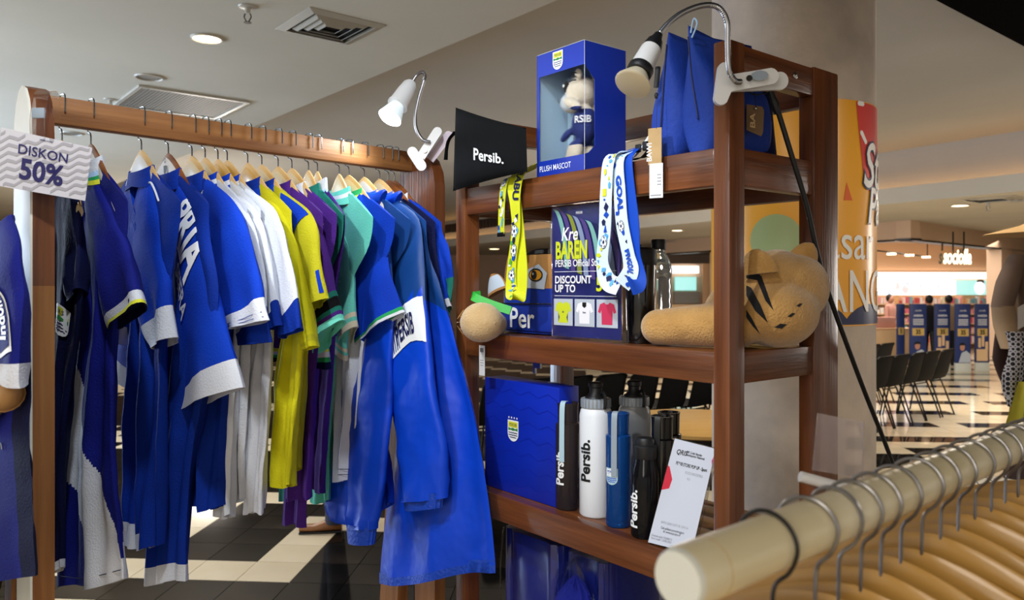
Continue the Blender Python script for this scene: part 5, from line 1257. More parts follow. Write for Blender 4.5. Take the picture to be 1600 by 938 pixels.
cone_along(mb, sb_, be, [(.017, 0), (.022, .25), (.029, .75), (.031, .93), (.027, 1.0), (.001, 1.0)], 'bulb_side', zone=lambda i, j: 'bulb_lit' if i >= 3 else 'bulb_side'); mb.build('bulb', l1)
bw_ = be+o_+dd*.02
light('clip_lamp_glow', 'SPOT', bw_, 4, (.84, .93, 1), bw_+dd+Vector((-.15, -.35, -.35)), .03, spot=150, blend=.8)
# lamp on the shelf post (unlit bulb)
o_ = P(1140, 130, 1.312); l2 = thing('clip_lamp', 'white clip-on lamp on the near shelf post, long steel gooseneck, bulb off', 'lamp', o_)
mb = MB()
out = arc(1133, 108, 11, 180, 330, 6, 11)+[(1143, 116), (1170, 112)]+arc(1204, 119, 13, -85, 90, 8, 13)+[(1160, 140), (1143, 143)]+[(1139, 152)]+arc(1127, 153, 11, 10, 180, 6, 11)
plate(mb, out, 1.312, .010, 'plastic_white', o_, .00025); mb.build('front_jaw', l2, angle=30)
mb = MB(); out2 = [(1150, 128), (1175, 118)]+arc(1220, 126, 12, -90, 90, 8, 14)+[(1190, 141), (1150, 142)]
plate(mb, out2, 1.335, .008, 'plastic_white', o_, .0004); mb.build('rear_jaw', l2, angle=30)
mb = MB(); plate(mb, arc(1171, 122, 5, 0, 330, 8), 1.3105, .002, 'steel_dark', o_, 0); mb.build('pivot_pin', l2)
mb = MB(); plate(mb, [(x, y) for x, y in rotpts([(1187+14*math.cos(a), 118+8*math.sin(a)) for a in [i*.628 for i in range(10)]], (1187, 118), -.1)], 1.3185, .001, 'strap_grey', o_, 0); mb.build('thumb_pad', l2)
mb = MB(); goose(mb, [P(x, y, d)-o_ for x, y, d in ((1157, 128, 1.31), (1148, 126, 1.298), (1139, 108, 1.29), (1137, 70, 1.285), (1136, 35, 1.28), (1124, 13, 1.275), (1102, 8, 1.27), (1072, 17, 1.265), (1048, 33, 1.26), (1029, 54, 1.255))], .0050, 'chrome'); mb.build('gooseneck', l2)
a_, b_, c_ = P(1029, 54, 1.255)-o_, P(1018, 76, 1.245)-o_, P(1001, 108, 1.225)-o_
mb = MB(); cone_along(mb, a_, b_, [(.001, 0), (.007, 0), (.009, .3), (.013, .5), (.0155, .9), (.016, 1)], 'tape_black'); mb.build('neck_tape', l2)
mb = MB(); cone_along(mb, b_, c_, [(.0155, 0), (.0165, .1), (.0185, .9), (.0195, 1)], 'plastic_white'); mb.build('socket', l2)
mb = MB(); dd = (c_-b_).normalized(); cone_along(mb, c_-dd*.003, c_+dd*.011, [(.0195, 0), (.0205, .1), (.0205, .9), (.0195, 1)], 'tape_black'); mb.build('tape_band', l2)
mb = MB(); cone_along(mb, c_+dd*.009, c_+dd*.036, [(.014, 0), (.018, .2), (.0265, .75), (.0290, .92), (.026, 1), (.001, .97)], 'glass_warm'); mb.build('bulb', l2)
# power cord
mb = MB(); o_ = P(1205, 150, 1.44)
mb.tube([P(x, y, d)-o_ for x, y, d in ((1165, 140, 1.40), (1178, 148, 1.41), (1196, 146, 1.43), (1204, 142, 1.44))], .0012, 'tape_black', n=6)
cord = thing('power_cord', 'thick black power cord running from the clip lamp down past the shelf', 'cord', o_)
mb.tube([P(x, y, d)-o_ for x, y, d in ((1206, 146, 1.44), (1216, 175, 1.445), (1236, 240, 1.46), (1260, 320, 1.48), (1278, 400, 1.50), (1297, 465, 1.53), (1322, 535, 1.58), (1352, 615, 1.66), (1378, 680, 1.76), (1398, 732, 1.86), (1424, 800, 2.05), (1446, 850, 2.28))], .0048, 'tape_black', n=10); mb.build('cable', cord)
mb = MB(); cone_along(mb, P(1203, 143, 1.44)-o_, P(1215, 178, 1.444)-o_, [(.001, 0), (.0055, 0), (.0065, .3), (.0085, .55), (.007, .8), (.005, 1)], 'tape_black', n=8); mb.build('taped_joint', cord, angle=20)

# ================= DISCOUNT SIGN =================
o_ = P(66, 250, 1.375); ds = thing('discount_sign', 'grey wavy-striped sign reading 50% hanging from the rack left end', 'sign', o_)
cr = [P(2, 199, 1.345)-o_, P(144, 231, 1.395)-o_, P(133, 314, 1.40)-o_, P(-6, 290, 1.35)-o_]
nn = (cr[1]-cr[0]).cross(cr[3]-cr[0]).normalized(); nn = nn if nn.y < 0 else -nn
sf = lambda x, y, d=0: (cr[0]*(1-x)+cr[1]*x)*(1-y)+(cr[3]*(1-x)+cr[2]*x)*y+nn*d
mat('sign_light', 'c9c6cc', .45); mat('sign_dark', 'a3a0a6', .45); mat('sign_ink', '1a1656', .4)
mb = MB(); vs = [sf(x, y, d) for d in (0, -.0025) for y in (0, 1) for x in (0, 1)]; mb.add(vs, [(0, 1, 3, 2), (4, 6, 7, 5), (0, 4, 5, 1), (2, 3, 7, 6), (0, 2, 6, 4), (1, 5, 7, 3)], 'sign_light'); mb.build('card', ds, smooth=False)
mb = MB()
def wv(t, b): return b - .62*t + .040*(abs(((t*5.2) % 1)*2-1)-.5)*2*.9
for k in range(16):
    b0 = .06+k*.135; N_ = 42; run = []
    for i in range(N_):
        t0, t1 = i/N_, (i+1)/N_; y0, y1 = wv(t0, b0), wv(t1, b0); h = .055
        if min(y0, y1) < 0 or max(y0, y1)+h > 1: continue
        mb.add([sf(t0, y0, .0006), sf(t1, y1, .0006), sf(t1, y1+h, .0006), sf(t0, y0+h, .0006)], [(0, 1, 2, 3)], 'sign_dark')
mb.build('wave_print', ds, recalc=False, smooth=False)
mb = MB(); tf = lambda x, y: sf(x, y, .0012)
mb.text('DISKON', lambda x, y: tf(.475+x*.66, .375-y*1.0), 'sign_ink', size=.235, sx=.98, bold=.012)
mb.text('50%', lambda x, y: tf(.475+x*.66, .80-y*1.0), 'sign_ink', size=.50, sx=.88, bold=.030)
mb.text('PERSIB STORE', lambda x, y: tf(.49+x*.66, .075-y), 'sign_ink', size=.035, bold=.02); mb.build('lettering', ds, recalc=False)
mb = MB(); rr = []
hang_pts = [P(60, 232, 1.372), P(58, 190, 1.368), P(62, 160, 1.372), P(66, 145, 1.385), P(76, 143, 1.43), P(82, 152, 1.462), P(83, 190, 1.462)]
ribbon(mb, [q-o_ for q in hang_pts], .024, 'acrylic', (1, .1, .0), th=.0012); mb.build('clear_hook', ds)
mb = MB(); q = P(61, 178, 1.366)-o_; mb.box(q.x-.011, q.x+.011, q.y-.004, q.y, q.z-.008, q.z+.010, 'strap_grey', bev=.001); mb.build('clip_block', ds)

# ================= LEFT MANNEQUIN WITH JERSEY =================
mat('skin_wood', 'b08452', .5, mix='a57a48', mscale=8)
def ex(t, surf, ss):
    mb = MB(); mb.shape([(.40, .25), (.62, .62), (.84, .93), (.86, .28), (.42, -.05)], lambda x, y: ss(x, y, .002), 'print_white', cut=.1); mb.shape([(.415, .22), (.62, .58), (.82, .87), (.84, .31), (.435, .0)], lambda x, y: ss(x, y, .003), 'navyblue', cut=.1); mb.build('sleeve_badge', t, recalc=False)
    mb = MB(); mb.text('Indomie', lambda x, y: ss(.80-x*2.0, .74-x*2.2-y*9, .0042), 'print_white', size=.050, sx=.80, bold=.035, align='LEFT', cut=.008, shear=.2); mb.build('sleeve_lettering', t, recalc=False)
    mb = MB(); mb.text('zorn', lambda x, y: surf(.80+x*1.6, .64-y*1.2, .003), 'print_grey', size=.035, cut=.02, align='LEFT'); mb.build('sponsor_print', t, recalc=False)
lm = garment(-58, 0, 'navy jersey with white-edged sleeve badge worn by the left-edge mannequin', O=[(22, 335), (56, 380), (70, 470), (73, 604)], I=[(-40, 420), (-20, 500), (0, 580)],
        near=[(44, 560), (50, 720), (55, 905)], far=[(-150, 560), (-160, 720), (-165, 905)], body='navyblue', collar=['teal_knit', 'black_knit', 'black_knit'], sz=cuffz([(.87, 1.1, 'white_knit')]),
        T=.014, ts=.018, soff=.022, fold=.006, extra=ex, sleeve_far=False, neckz=1.755, collar_h=.045, collar_w=.085, bz=lambda u, v, s: 'deepnavy' if u > .94 and v > .3 else None)
s_ = s_at(-58); base = RA+RR*s_; mn = thing('mannequin', 'tan jointed mannequin at the left edge, arm stump under a white cuff', 'mannequin', base, RROT)
def gl(px, py, yy=0): a = gplane(px, py, s_, 0); return Vector((a[0], yy, a[1]))
mb = MB(); mb.tube([gl(15, 560, -.03), gl(28, 590, -.03), gl(40, 608, -.03), gl(46, 614, -.03)], .026, 'skin_wood', n=16); mb.ell(tuple(gl(42, 610, -.03)), (.034, .026, .026), 'skin_wood'); mb.tube([gl(30, 612, -.03), gl(6, 638, -.03), gl(-20, 650, -.03)], .024, 'skin_wood', n=14); mb.build('arm', mn)
mb = MB(); mb.lathe([(.03, 1.55), (.05, 1.70), (.045, 1.76), (.045, 1.80), (.001, 1.80)], 'skin_wood', c=(-.02, 0, 0)); mb.build('neck', mn)
mb = MB(); mb.lathe([(.14, 0), (.14, .01), (.015, .02), (.012, .9), (.06, 1.0), (.10, 1.2), (.02, 1.5)], 'steel_dark', c=(-.04, .0, 0)); mb.build('stand', mn)

# ================= ROUND TABLE, CHAIRS =================
mat('table_maple', 'd8ad66', .35, mix='cda058', mscale=3, stretch=(1, 12, 1)); mat('chair_black', '0b0b0d', .75, spec=.2, bump=.2, bscale=40); mat('tube_black', '0c0c0d', .3, metal=.3)
tc_ = Vector((1.16, 4.93, 0)); rt = thing('round_table', 'round pale maple table behind the bottles on the low shelf', 'table', tc_)
mb = MB(); mb.lathe([(.001, .725), (.49, .725), (.50, .730), (.50, .748), (.495, .752), (.001, .752)], 'table_maple', n=64); mb.build('table_top', rt)
mb = MB(); mb.lathe([(.26, 0), (.26, .015), (.04, .03), (.035, .70), (.20, .722), (.001, .7245)], 'tube_black', n=24); mb.build('pedestal', rt)
mb = MB(); mb.lathe([(.42, .60), (.46, .70), (.46, .7245), (.001, .7245)], 'tube_black', n=32); mb.build('under_frame', rt)
def make_chair(label, group):
    c = thing('stacking_chair', label, 'chair', (0, 0, 0), 0, group)
    pr = [(.20, .430), (.205, .452), (.15, .462), (.0, .452), (-.13, .446), (-.19, .462), (-.225, .52), (-.255, .64), (-.285, .76), (-.300, .825), (-.312, .826)]
    mb = MB(); rings = []
    for i, (y, z) in enumerate(pr):
        k = i/(len(pr)-1); w_ = .195-.010*max(0, k-.5)*2; nx = 12; top = []
        for j in range(nx+1):
            x = -w_+2*w_*j/nx; cur = .018*(x/w_)**2; rd = .03*max(0, abs(x/w_)-.8)*5*(1 if i >= len(pr)-2 else 0)
            top.append(Vector((x, y+(cur if k > .5 else 0), z+(cur*.6 if k <= .5 else 0)-rd)))
        bot = [q+Vector((0, -.012 if k > .5 else 0, -.012 if k <= .5 else 0)) for q in reversed(top)]
        rings.append(top+bot)
    seatr, backr = rings[:6], rings[5:]
    mb.loft(seatr, 'chair_black'); mb.build('seat', c, angle=60); mb = MB(); mb.loft(backr, 'chair_black'); mb.build('backrest', c, angle=60)
    for sx_ in (-1, 1):
        for sy_ in (-1, 1):
            mb = MB(); mb.tube([(sx_*.14, .10*sy_, .435), (sx_*.15, .15*sy_, .42), (sx_*.175, sy_*(.235 if sy_ > 0 else .30), 0)], .0095, 'tube_black', n=8, sub=3); mb.build('leg', c)
    mb = MB(); mb.tube([(-.15, -.15, .42), (.15, -.15, .42)], .008, 'tube_black', n=6); mb.tube([(-.15, .15, .42), (.15, .15, .42)], .008, 'tube_black', n=6); mb.build('cross_bar', c)
    return c
CH = make_chair('x', 'black chairs in rows across the hall')
crot = math.atan2(.776, -.631)-math.pi/2
fwd = Vector((-.631, .776, 0))
p0 = onz(1482, 546, .82)+fwd*.30; p0.z = 0
pos = [p0]
for k in range(1, 18): pos.append(pos[-1]-(Vector((.31, .25, 0)) if k < 6 else Vector((.325, .165, 0))))
ordn = ['first', 'second', 'third', 'fourth', 'fifth', 'sixth', 'seventh', 'eighth', 'ninth', 'tenth', 'eleventh', 'twelfth', 'thirteenth', 'fourteenth', 'fifteenth', 'sixteenth', 'seventeenth', 'eighteenth']
for k, q in enumerate(pos):
    o = CH if k == 0 else copytree(CH)
    o.location = q; o.rotation_euler = (0, 0, crot+math.radians(random.Random(k).uniform(-2, 2)))
    o['label'] = 'black stacking chair, '+ordn[k]+' from the right end of the nearer row' if k else 'black stacking chair at the open right end of the nearer row'
for k in range(9):
    o = copytree(CH); q = p0+fwd*.95-Vector((.31, .25, 0))*(k-1.1); o.location = q; o.rotation_euler = (0, 0, crot)
    o['label'] = 'black stacking chair, '+ordn[k]+' from the right in the row behind'

# ================= FOREGROUND PIPE RACK =================
mat('pipe_cream', 'e6dcc0', .3, coat=.4, mix='dacca6', mscale=6); mat('cap_white', 'd8d8cc', .4); mat('hanger_varnish', 'ae7c30', .28, coat=.6, mix='9a6a22', mscale=5); mat('hanger_varnish_edge', 'c8994e', .28, coat=.6); mat('wire_grey', '8c8a8a', .3, metal=.9)
q0 = P(1062, 905, .515); pd = Vector((.751, .66, 0)).normalized(); prot = math.atan2(pd.y, pd.x)
pr_ = thing('pipe_rack', 'cream pipe clothes rail in the near right foreground', 'clothes rack', (q0.x, q0.y, 0), prot)
zc0 = q0.z; PRR = .0205
mb = MB(); cone_along(mb, (0, 0, zc0), (1.5, 0, zc0), [(PRR*.93, 0), (PRR, .003), (PRR, 1), (.001, 1)], 'pipe_cream', n=40); mb.build('pipe', pr_)
mb = MB(); cone_along(mb, (-.003, 0, zc0), (.004, 0, zc0), [(.001, 0), (PRR*.88, 0), (PRR*.96, .4), (PRR*.96, 1)], 'cap_white', n=40); mb.build('end_cap', pr_)
mb = MB(); cone_along(mb, (.030, 0, zc0), (.0306, 0, zc0), [(PRR+.0002, 0), (PRR+.0002, 1)], 'hanger_wood_x', n=40); mb.build('joint_line', pr_)
for x in (.35, 1.4):
    mb = MB(); mb.tube([(x, 0, zc0-.02), (x, 0, 0)], .016, 'pipe_cream', n=16); mb.build('upright', pr_) if x > 1 else None
mb = MB(); mb.box(.6, 1.44, -.2, -.16, 0, .04, 'pipe_cream', bev=.004); mb.box(1.38, 1.42, -.2, .2, 0.04, .07, 'pipe_cream', bev=.004); mb.build('foot', pr_)
hk = [(1195, 0, .12), (1262, 8, .10), (1300, -6, .11), (1334, 4, .115), (1366, 0, .10), (1398, -5, .095), (1430, 5, .105), (1460, 0, .085), (1488, -4, .09), (1514, 5, .08), (1540, 0, .085), (1562, -5, .08), (1582, 4, .085), (1600, 0, .08), (1620, 0, .085)]
def t_at(px):
    k = (px-800)/F; return (k*q0.y-q0.x)/(pd.x-k*pd.y)
for i, (px, lean, drop) in enumerate(hk):
    t = t_at(px); o3 = q0+pd*t; lab = ('dark wire hanger hook, nearest on the cream pipe, its hanger out of view' if i == 0 else
        f'varnished wooden hanger, {ordn[i]} along the cream pipe from its white end')
    h = thing('wooden_hanger', lab, 'hanger', (o3.x, o3.y, 0), prot+math.radians(lean), 'hangers on the cream pipe')
    zn = zc0-PRR-.040-.25*(drop-.08)
    rr_ = PRR+.0030; r_w = .0017
    pts = [(0, .0, zn-.012), (0, 0, zn+.018), (.001, .006, zc0-PRR-.016), (.0, .016, zc0-PRR-.004)]
    ra = random.Random(i); sw_ = ra.uniform(-.004, .004)
    pts = [(0, -.006, zn-.012), (0, -.006, zn+.018), (.000, -.008, zc0-PRR-.008), (sw_, -rr_*.78, zc0-PRR*.80)]+[(sw_, -rr_*math.cos(a)*1.04, zc0+rr_*math.sin(a)*1.04) for a in (0.0, .6, 1.2, 1.8, 2.4, 3.0, 3.5)]
    mb = MB(); mb.tube(pts, r_w, 'steel_dark' if i == 0 else 'wire_grey', n=8, sub=5); mb.ell(pts[-1], (.0026, .0026, .0026), 'wire_grey', n=8, k=6); mb.build('wire_hook', h)
    mb = MB(); rings = []; A_ = .20; n = 30
    for j in range(n+1):
        y = -A_+2*A_*j/n; u = abs(y)/A_
        zt = zn+.004-.092*u**1.5; hh = .115-.075*u; th = .0055+.004*u; xx = .020*u*u
        rings.append([(xx+th*math.cos(2*math.pi*k/12), y, zt-hh/2+hh/2*math.copysign(abs(math.sin(2*math.pi*k/12))**.8, math.sin(2*math.pi*k/12))) for k in range(12)])
    mb.loft(rings, 'hanger_varnish', zone=lambda a, b: 'hanger_varnish_edge' if b in (1, 2, 3, 4) else 'hanger_varnish'); mb.build('wooden_arms', h)
# clear holder clipped on the pipe with white bar
t = t_at(1290); o3 = q0+pd*t; ch = thing('clear_sign_holder', 'blurred clear plastic holder with a white bar standing above the cream pipe', 'sign holder', (o3.x, o3.y, o3.z))
mat('film_clear', 'e4dce0', .15, trans=.7, ior=1.1, alpha=.42); mat('bar_white', 'f2f2f2', .4)
Yh = .86; mb = MB(); c_ = [P(1278, 646, Yh), P(1350, 660, Yh), P(1348, 748, Yh), P(1270, 735, Yh)]; o_ = Vector((o3.x, o3.y, o3.z))
mb.add([q-o_ for q in c_]+[q-o_+Vector((0, .002, 0)) for q in c_], [(0, 1, 2, 3), (7, 6, 5, 4), (0, 4, 5, 1), (1, 5, 6, 2), (2, 6, 7, 3), (3, 7, 4, 0)], 'film_clear'); mb.build('clear_panel', ch, smooth=False)
mb = MB(); mb.tube([P(1250, 745, Yh-.004)-o_, P(1322, 764, Yh-.004)-o_], .0058, 'bar_white', n=12); mb.build('white_bar', ch)
mb = MB(); mb.tube([P(1320, 762, Yh-.002)-o_, P(1326, 775, Yh-.01)-o_, P(1322, 800, Yh-.03)-o_], .004, 'film_clear', n=8); mb.build('clear_clip', ch)
# pale blue garment below the first hooks
lb = thing('folded_garment', 'pale blue and white garment low behind the first wire hooks', 'garment', (P(1296, 930, .95).x, .95, 0))
mb = MB(); z_ = P(1296, 914, .95).z; rr = []
for i in range(12):
    k = i/11; rr.append([(.045*(1+.5*k)*math.cos(a)*(k**.4+.02), .03*math.sin(a)*(k**.4+.02), z_-.25*k*k-.02*k) for a in [2*math.pi*j/24 for j in range(24)]])
mb.loft(rr, 'lightblue_knit'); mb.build('cloth', lb)
# black-edged table with phone and cable behind the pipe
bt = thing('display_table', 'pale table with a thick black front edge behind the cream pipe', 'table', (1.2, 2.4, 0)); zt = .84
fA, fB = onz(1270, 888, zt), onz(1640, 764, zt); dr = (fB-fA).normalized(); nb = Vector((-dr.y, dr.x, 0)); ob = Vector((1.2, 2.4, 0))
def strip(nm, a0, a1, n0, n1, z0, z1, m):
    mb = MB(); vs = [fA+(fB-fA).normalized()*t+nb*n-ob+Vector((0, 0, z-zt)) for z in (z0, z1) for n in (n0, n1) for t in (a0, a1)]
    mb.add(vs, [(0, 1, 3, 2), (4, 6, 7, 5), (0, 4, 5, 1), (2, 3, 7, 6), (0, 2, 6, 4), (1, 5, 7, 3)], m); return mb.build(nm, bt, smooth=False)
strip('black_edge', 0, 1.5, -.02, .0, zt-.05, zt+.004, 'matte_black'); strip('table_top', .0, 1.5, .0005, .28, zt-.02, zt, 'tile_ivory_matte' if False else 'pale_white')
for a in (.05, 1.4):
    for n in (.03, .24): strip('leg', a, a+.04, n, n+.03, 0, zt-.0205, 'tube_black')
ph_ = onz(1574, 772, zt+.004); ph = thing('phone', 'black phone with a thin cable on the pale table at right edge', 'phone', (ph_.x, ph_.y, zt+.0005), .5)
mb = MB(); mb.box(-.075, .075, -.036, .036, 0, .009, 'gloss_black', bev=.003); mb.build('case', ph)
mb = MB(); mb.tube([(-.07, .0, .006), (-.10, .02, .02), (-.09, .06, .05), (-.04, .07, .06), (.02, .06, .03), (.06, .07, .01)], .0016, 'tape_black', n=6); mb.build('cable', ph)

# ================= SHOE AND LEG BEHIND THE RACK =================
mat('leather_brown', '8a5a34', .4, coat=.2, mix='7a4d2a', mscale=10); mat('denim', '1a2030', .8, bump=.3, bscale=120)
sp = onz(505, 832, 0); pe = thing('person', 'person behind the clothes rack, only brown shoe and dark trouser leg showing', 'person', sp, math.radians(8))
mb = MB(); rings = []
for i in range(17):
    k = i/16; x = -.15+.27*k; w_ = .045*(math.sin(math.pi*min(1, k*1.15+.12))**.5 if k < .7 else 1)*(1-.25*max(0, k-.8)*5*.6); w_ = .018+.030*math.sin(math.pi*(.12+.80*k))**.7; h = .045+.050*max(0, (k-.35)/.65)**.8
    rings.append([(x, w_*math.cos(a), .012+max(0, h/2+h/2*math.sin(a))) for a in [2*math.pi*j/20 for j in range(20)]])
mb.loft(rings, 'leather_brown'); mb.build('shoe', pe)
mb = MB(); mb.box(-.152, .120, -.040, .040, 0, .014, 'tape_black', bev=.005); mb.build('sole', pe)
mb = MB(); rings = [[(.075+dx+r*math.cos(a), dy+r*math.sin(a), z) for a in [2*math.pi*j/20 for j in range(20)]] for dx, dy, r, z in ((0, 0, .065, .06), (.005, 0, .066, .15), (.02, 0, .07, .30), (.03, .01, .078, .50), (.02, .02, .092, .75), (0, .04, .12, .92))]
mb.loft(rings, 'denim'); mb.build('trouser_leg', pe)
for o in list(pe.children): pass
mb = MB(); rings = [[(.0+dx+r*math.cos(a), .26+dy+r*math.sin(a), z) for a in [2*math.pi*j/20 for j in range(20)]] for dx, dy, r, z in ((0.05, 0, .06, .04), (.05, 0, .066, .15), (.04, 0, .07, .30), (.03, -.01, .078, .50), (.02, -.05, .092, .75), (0, -.12, .12, .92))]
mb.loft(rings, 'denim'); mb.build('trouser_leg', pe)
mb = MB(); rings = [[(r*math.cos(a), .10+r*1.5*math.sin(a), z) for a in [2*math.pi*j/24 for j in range(24)]] for r, z in ((.12, .86), (.125, .95), (.115, 1.05), (.12, 1.2), (.13, 1.32), (.11, 1.40), (.05, 1.44), (.045, 1.50))]
mb.loft(rings, 'deepnavy'); mb.build('shirt', pe)
mb = MB(); mb.ell((-.01, .10, 1.58), (.085, .075, .115), 'skin_wood'); mb.build('head', pe); mb = MB(); mb.ell((.006, .10, 1.60), (.090, .081, .112), 'plush_black'); mb.build('hair', pe)

# black stool tubes below the long jacket
so = onz(660, 1080, 0); stl = thing('stool', 'black tube-legged stool, legs visible under the long jacket', 'stool', (so.x+.0, so.y+.2, 0))
for i, (px) in enumerate((650, 676)):
    q = P(px, 938, so.y+.2+i*.05); mb = MB(); mb.tube([(q.x-stl.location.x, i*.05, 0), (q.x-stl.location.x, i*.05, .62)], .013, 'tube_black', n=12); mb.build('leg', stl)
for i, px in enumerate((610, 640)):
    q = P(px, 938, so.y+.5); mb = MB(); mb.tube([(q.x-stl.location.x+.06, .3, 0), (q.x-stl.location.x+.06, .3, .62)], .013, 'tube_black', n=12); mb.build('leg', stl)
mb = MB(); mb.box(-.10, .12, -.02, .34, .6205, .65, 'tube_black', bev=.01); mb.build('seat', stl)

# ================= CEILING FIXTURES =================
mat('lamp_on', 'ffffff', .3, emit='ffe0b0', estr=9); mat('fix_white', 'c4c0b6', .6); mat('fix_dark', '1e1d1c', .7); mat('grille_grey', '77746f', .5); mat('fix_trim', 'b4b1a8', .35)
def downlight(px, py, z, r, label, on=True, group='ceiling downlights', nm='downlight', cat='light'):
    c = onz(px, py, z); t = thing(nm, label, cat, (c.x, c.y, z), 0, group if on else None)
    mb = MB(); mb.lathe([(r*.86, -.001), (r*.90, -.012), (r*1.0, -.012), (r*1.04, -.001)], 'fix_trim', n=32); mb.build('trim_ring', t)
    mb = MB(); mb.lathe([(.001, -.004), (r*.88, -.004), (r*.88, -.0015)], 'lamp_on' if on else 'grille_grey', n=32); mb.build('lens' if on else 'mesh', t)
    return t
downlight(323, 59, ZL, .090, 'bright round downlight in the lower ceiling, upper left')
downlight(233, 120, ZL, .095, 'round ceiling speaker with grey mesh above the rack', False, nm='ceiling_speaker', cat='speaker')
downlight(112, 208, ZL, .10, 'small pale ceiling disc just above the first hangers', False, nm='ceiling_speaker', cat='speaker')
downlight(772, 389, ZF, .20, 'downlight seen far off above the tiger-face backpack'); downlight(1058, 360, ZF, .14, 'downlight seen above the water bottle'); downlight(1500, 321, ZF, .13, 'downlight right of the column near the far cove')
downlight(1490, 236, ZH, .16, 'unlit round fixture in the raised ceiling right of the column', False, nm='ceiling_speaker', cat='speaker'); downlight(1590, 314, ZF, .10, 'small grey disc on the far ceiling at the right edge', False, nm='smoke_detector', cat='detector')
def sprinkler(px, py, z, label, s=1):
    c = onz(px, py, z); t = thing('sprinkler', label, 'sprinkler', (c.x, c.y, z), 0, 'ceiling sprinklers')
    mb = MB(); mb.lathe([(.001, -.001), (.038*s, -.001), (.036*s, -.006), (.012*s, -.010), (.010*s, -.03*s), (.001, -.03*s)], 'fix_trim', n=20); mb.build('escutcheon', t)
    mb = MB(); mb.tube([(-.010*s, 0, -.03*s), (-.014*s, 0, -.045*s), (0, 0, -.065*s), (.014*s, 0, -.045*s), (.010*s, 0, -.03*s)], .0025*s, 'steel_dark', n=6); mb.lathe([(.001, -.066*s), (.016*s, -.066*s), (.016*s, -.068*s), (.001, -.068*s)], 'steel_dark', n=12); mb.build('deflector', t)
sprinkler(387, 10, ZL, 'sprinkler head at the top edge left of centre', 1.3); sprinkler(172, 155, ZL, 'sprinkler head between the rack end and the return grille', 1.3); sprinkler(1404, 248, ZH, 'sprinkler head hanging right of the column', 2.2); sprinkler(1544, 316, ZF, 'sprinkler head beside the far vent at right', 1.8)
def frame_uv(c, z): return lambda a, b, dz=0: UU*a+VV*b+Vector((0, 0, dz))
def diffuser(px, py, z, hs, label, n=4, hs2=None, nm='air_vent'):
    c = onz(px, py, z); t = thing(nm, label, 'vent', (c.x, c.y, z)); hs2 = hs2 or hs
    def ringm(nm_, h0, z0, h1, z1, m):
        mb = MB(); f = [(-1, -1), (1, -1), (1, 1), (-1, 1)]; k0 = [UU*a*h0*hs+VV*b*h0*hs2+Vector((0, 0, z0)) for a, b in f]; k1 = [UU*a*h1*hs+VV*b*h1*hs2+Vector((0, 0, z1)) for a, b in f]
        k2 = [q+Vector((0, 0, .003)) for q in k1]; k3 = [q+Vector((0, 0, .003)) for q in k0]
        mb.loft([k0, k1, k2, k3, k0], m, cap0=False, cap1=False); mb.build(nm_, t, smooth=False)
    ringm('frame', 1.0, -.004, .80, -.016, 'fix_trim')
    mb = MB(); mb.add([UU*a*.8*hs+VV*b*.8*hs2+Vector((0, 0, -.001)) for a, b in ((-1, -1), (1, -1), (1, 1), (-1, 1))], [(0, 1, 2, 3)], 'fix_dark'); mb.build('throat', t, smooth=False)
    for k in range(1, n): ringm('vane', .78-.19*k+.10, -.004, .78-.19*k, -.020, 'fix_trim')
diffuser(516, 42, ZL, .235, 'square air diffuser with nested vanes in the lower ceiling'); diffuser(1537, 251, ZH, .30, 'bright-edged vent in the raised ceiling at right', 3); diffuser(1553, 311, ZF, .35, 'grey vent on the far ceiling near the right edge', 3)
c = onz(283, 160, ZL); rg = thing('return_grille', 'large grey slatted return-air grille above the clothes rack', 'vent', (c.x, c.y, ZL))
def urect(nm, u0, u1, v0, v1, z0, z1, m, par):
    mb = MB(); vs = [UU*u+VV*v+Vector((0, 0, z)) for z in (z0, z1) for v in (v0, v1) for u in (u0, u1)]
    mb.add(vs, [(0, 1, 3, 2), (4, 6, 7, 5), (0, 4, 5, 1), (2, 3, 7, 6), (0, 2, 6, 4), (1, 5, 7, 3)], m); return mb.build(nm, par, smooth=False)
hu, hv = .40, .42
for a in ((-hu, hu, -hv, -hv+.03), (-hu, hu, hv-.03, hv), (-hu, -hu+.03, -hv+.031, hv-.031), (hu-.03, hu, -hv+.031, hv-.031)): urect('frame', *a, -.018, -.001, 'fix_trim', rg)
urect('backing', -hu+.03, hu-.03, -hv+.03, hv-.03, -.002, -.001, 'fix_dark', rg)
for k in range(30): urect('slat', -hu+.032, hu-.032, -hv+.04+k*.0255, -hv+.04+k*.0255+.019, -.013, -.008, 'grille_grey', rg)
mb = MB(); q = onz(345, 188, 3.0); 

# ================= BEAUTY SHOP =================
mat('fascia', 'ccae94', .7); mat('shop_cream', 'e0b48a', .7); mat('light_white', 'ffffff', emit='ffffff', estr=1.5); mat('light_cyan', 'ffffff', emit='38c8c8', estr=.8); mat('light_blue', 'ffffff', emit='6a9ad8', estr=.7); mat('light_pink', 'ffffff', emit='d8889a', estr=.7); mat('sign_glow', 'ffffff', emit='fff2c8', estr=2.2); mat('sign_side', '3a3428', .6)
mat('shop_ceiling', 'd8d0c6', .8); mat('gate_blue', '26366c', .4); mat('gate_gold', 'c8a860', .4); mat('gate_clear', 'c8ccc4', .3); mat('skin', 'b8846a', .6); mat('hair_black', '0c0a0a', .5); mat('top_pink', 'c08c80', .8); mat('top_taupe', '9a846c', .8); mat('counter_cream', 'e0bc90', .5)
K = Vector((7.14, 14.1, 0)); wl = (Vector((4.83, 18.8, 0))-K).normalized(); wr = (Vector((12.2, 18.8, 0))-K).normalized()
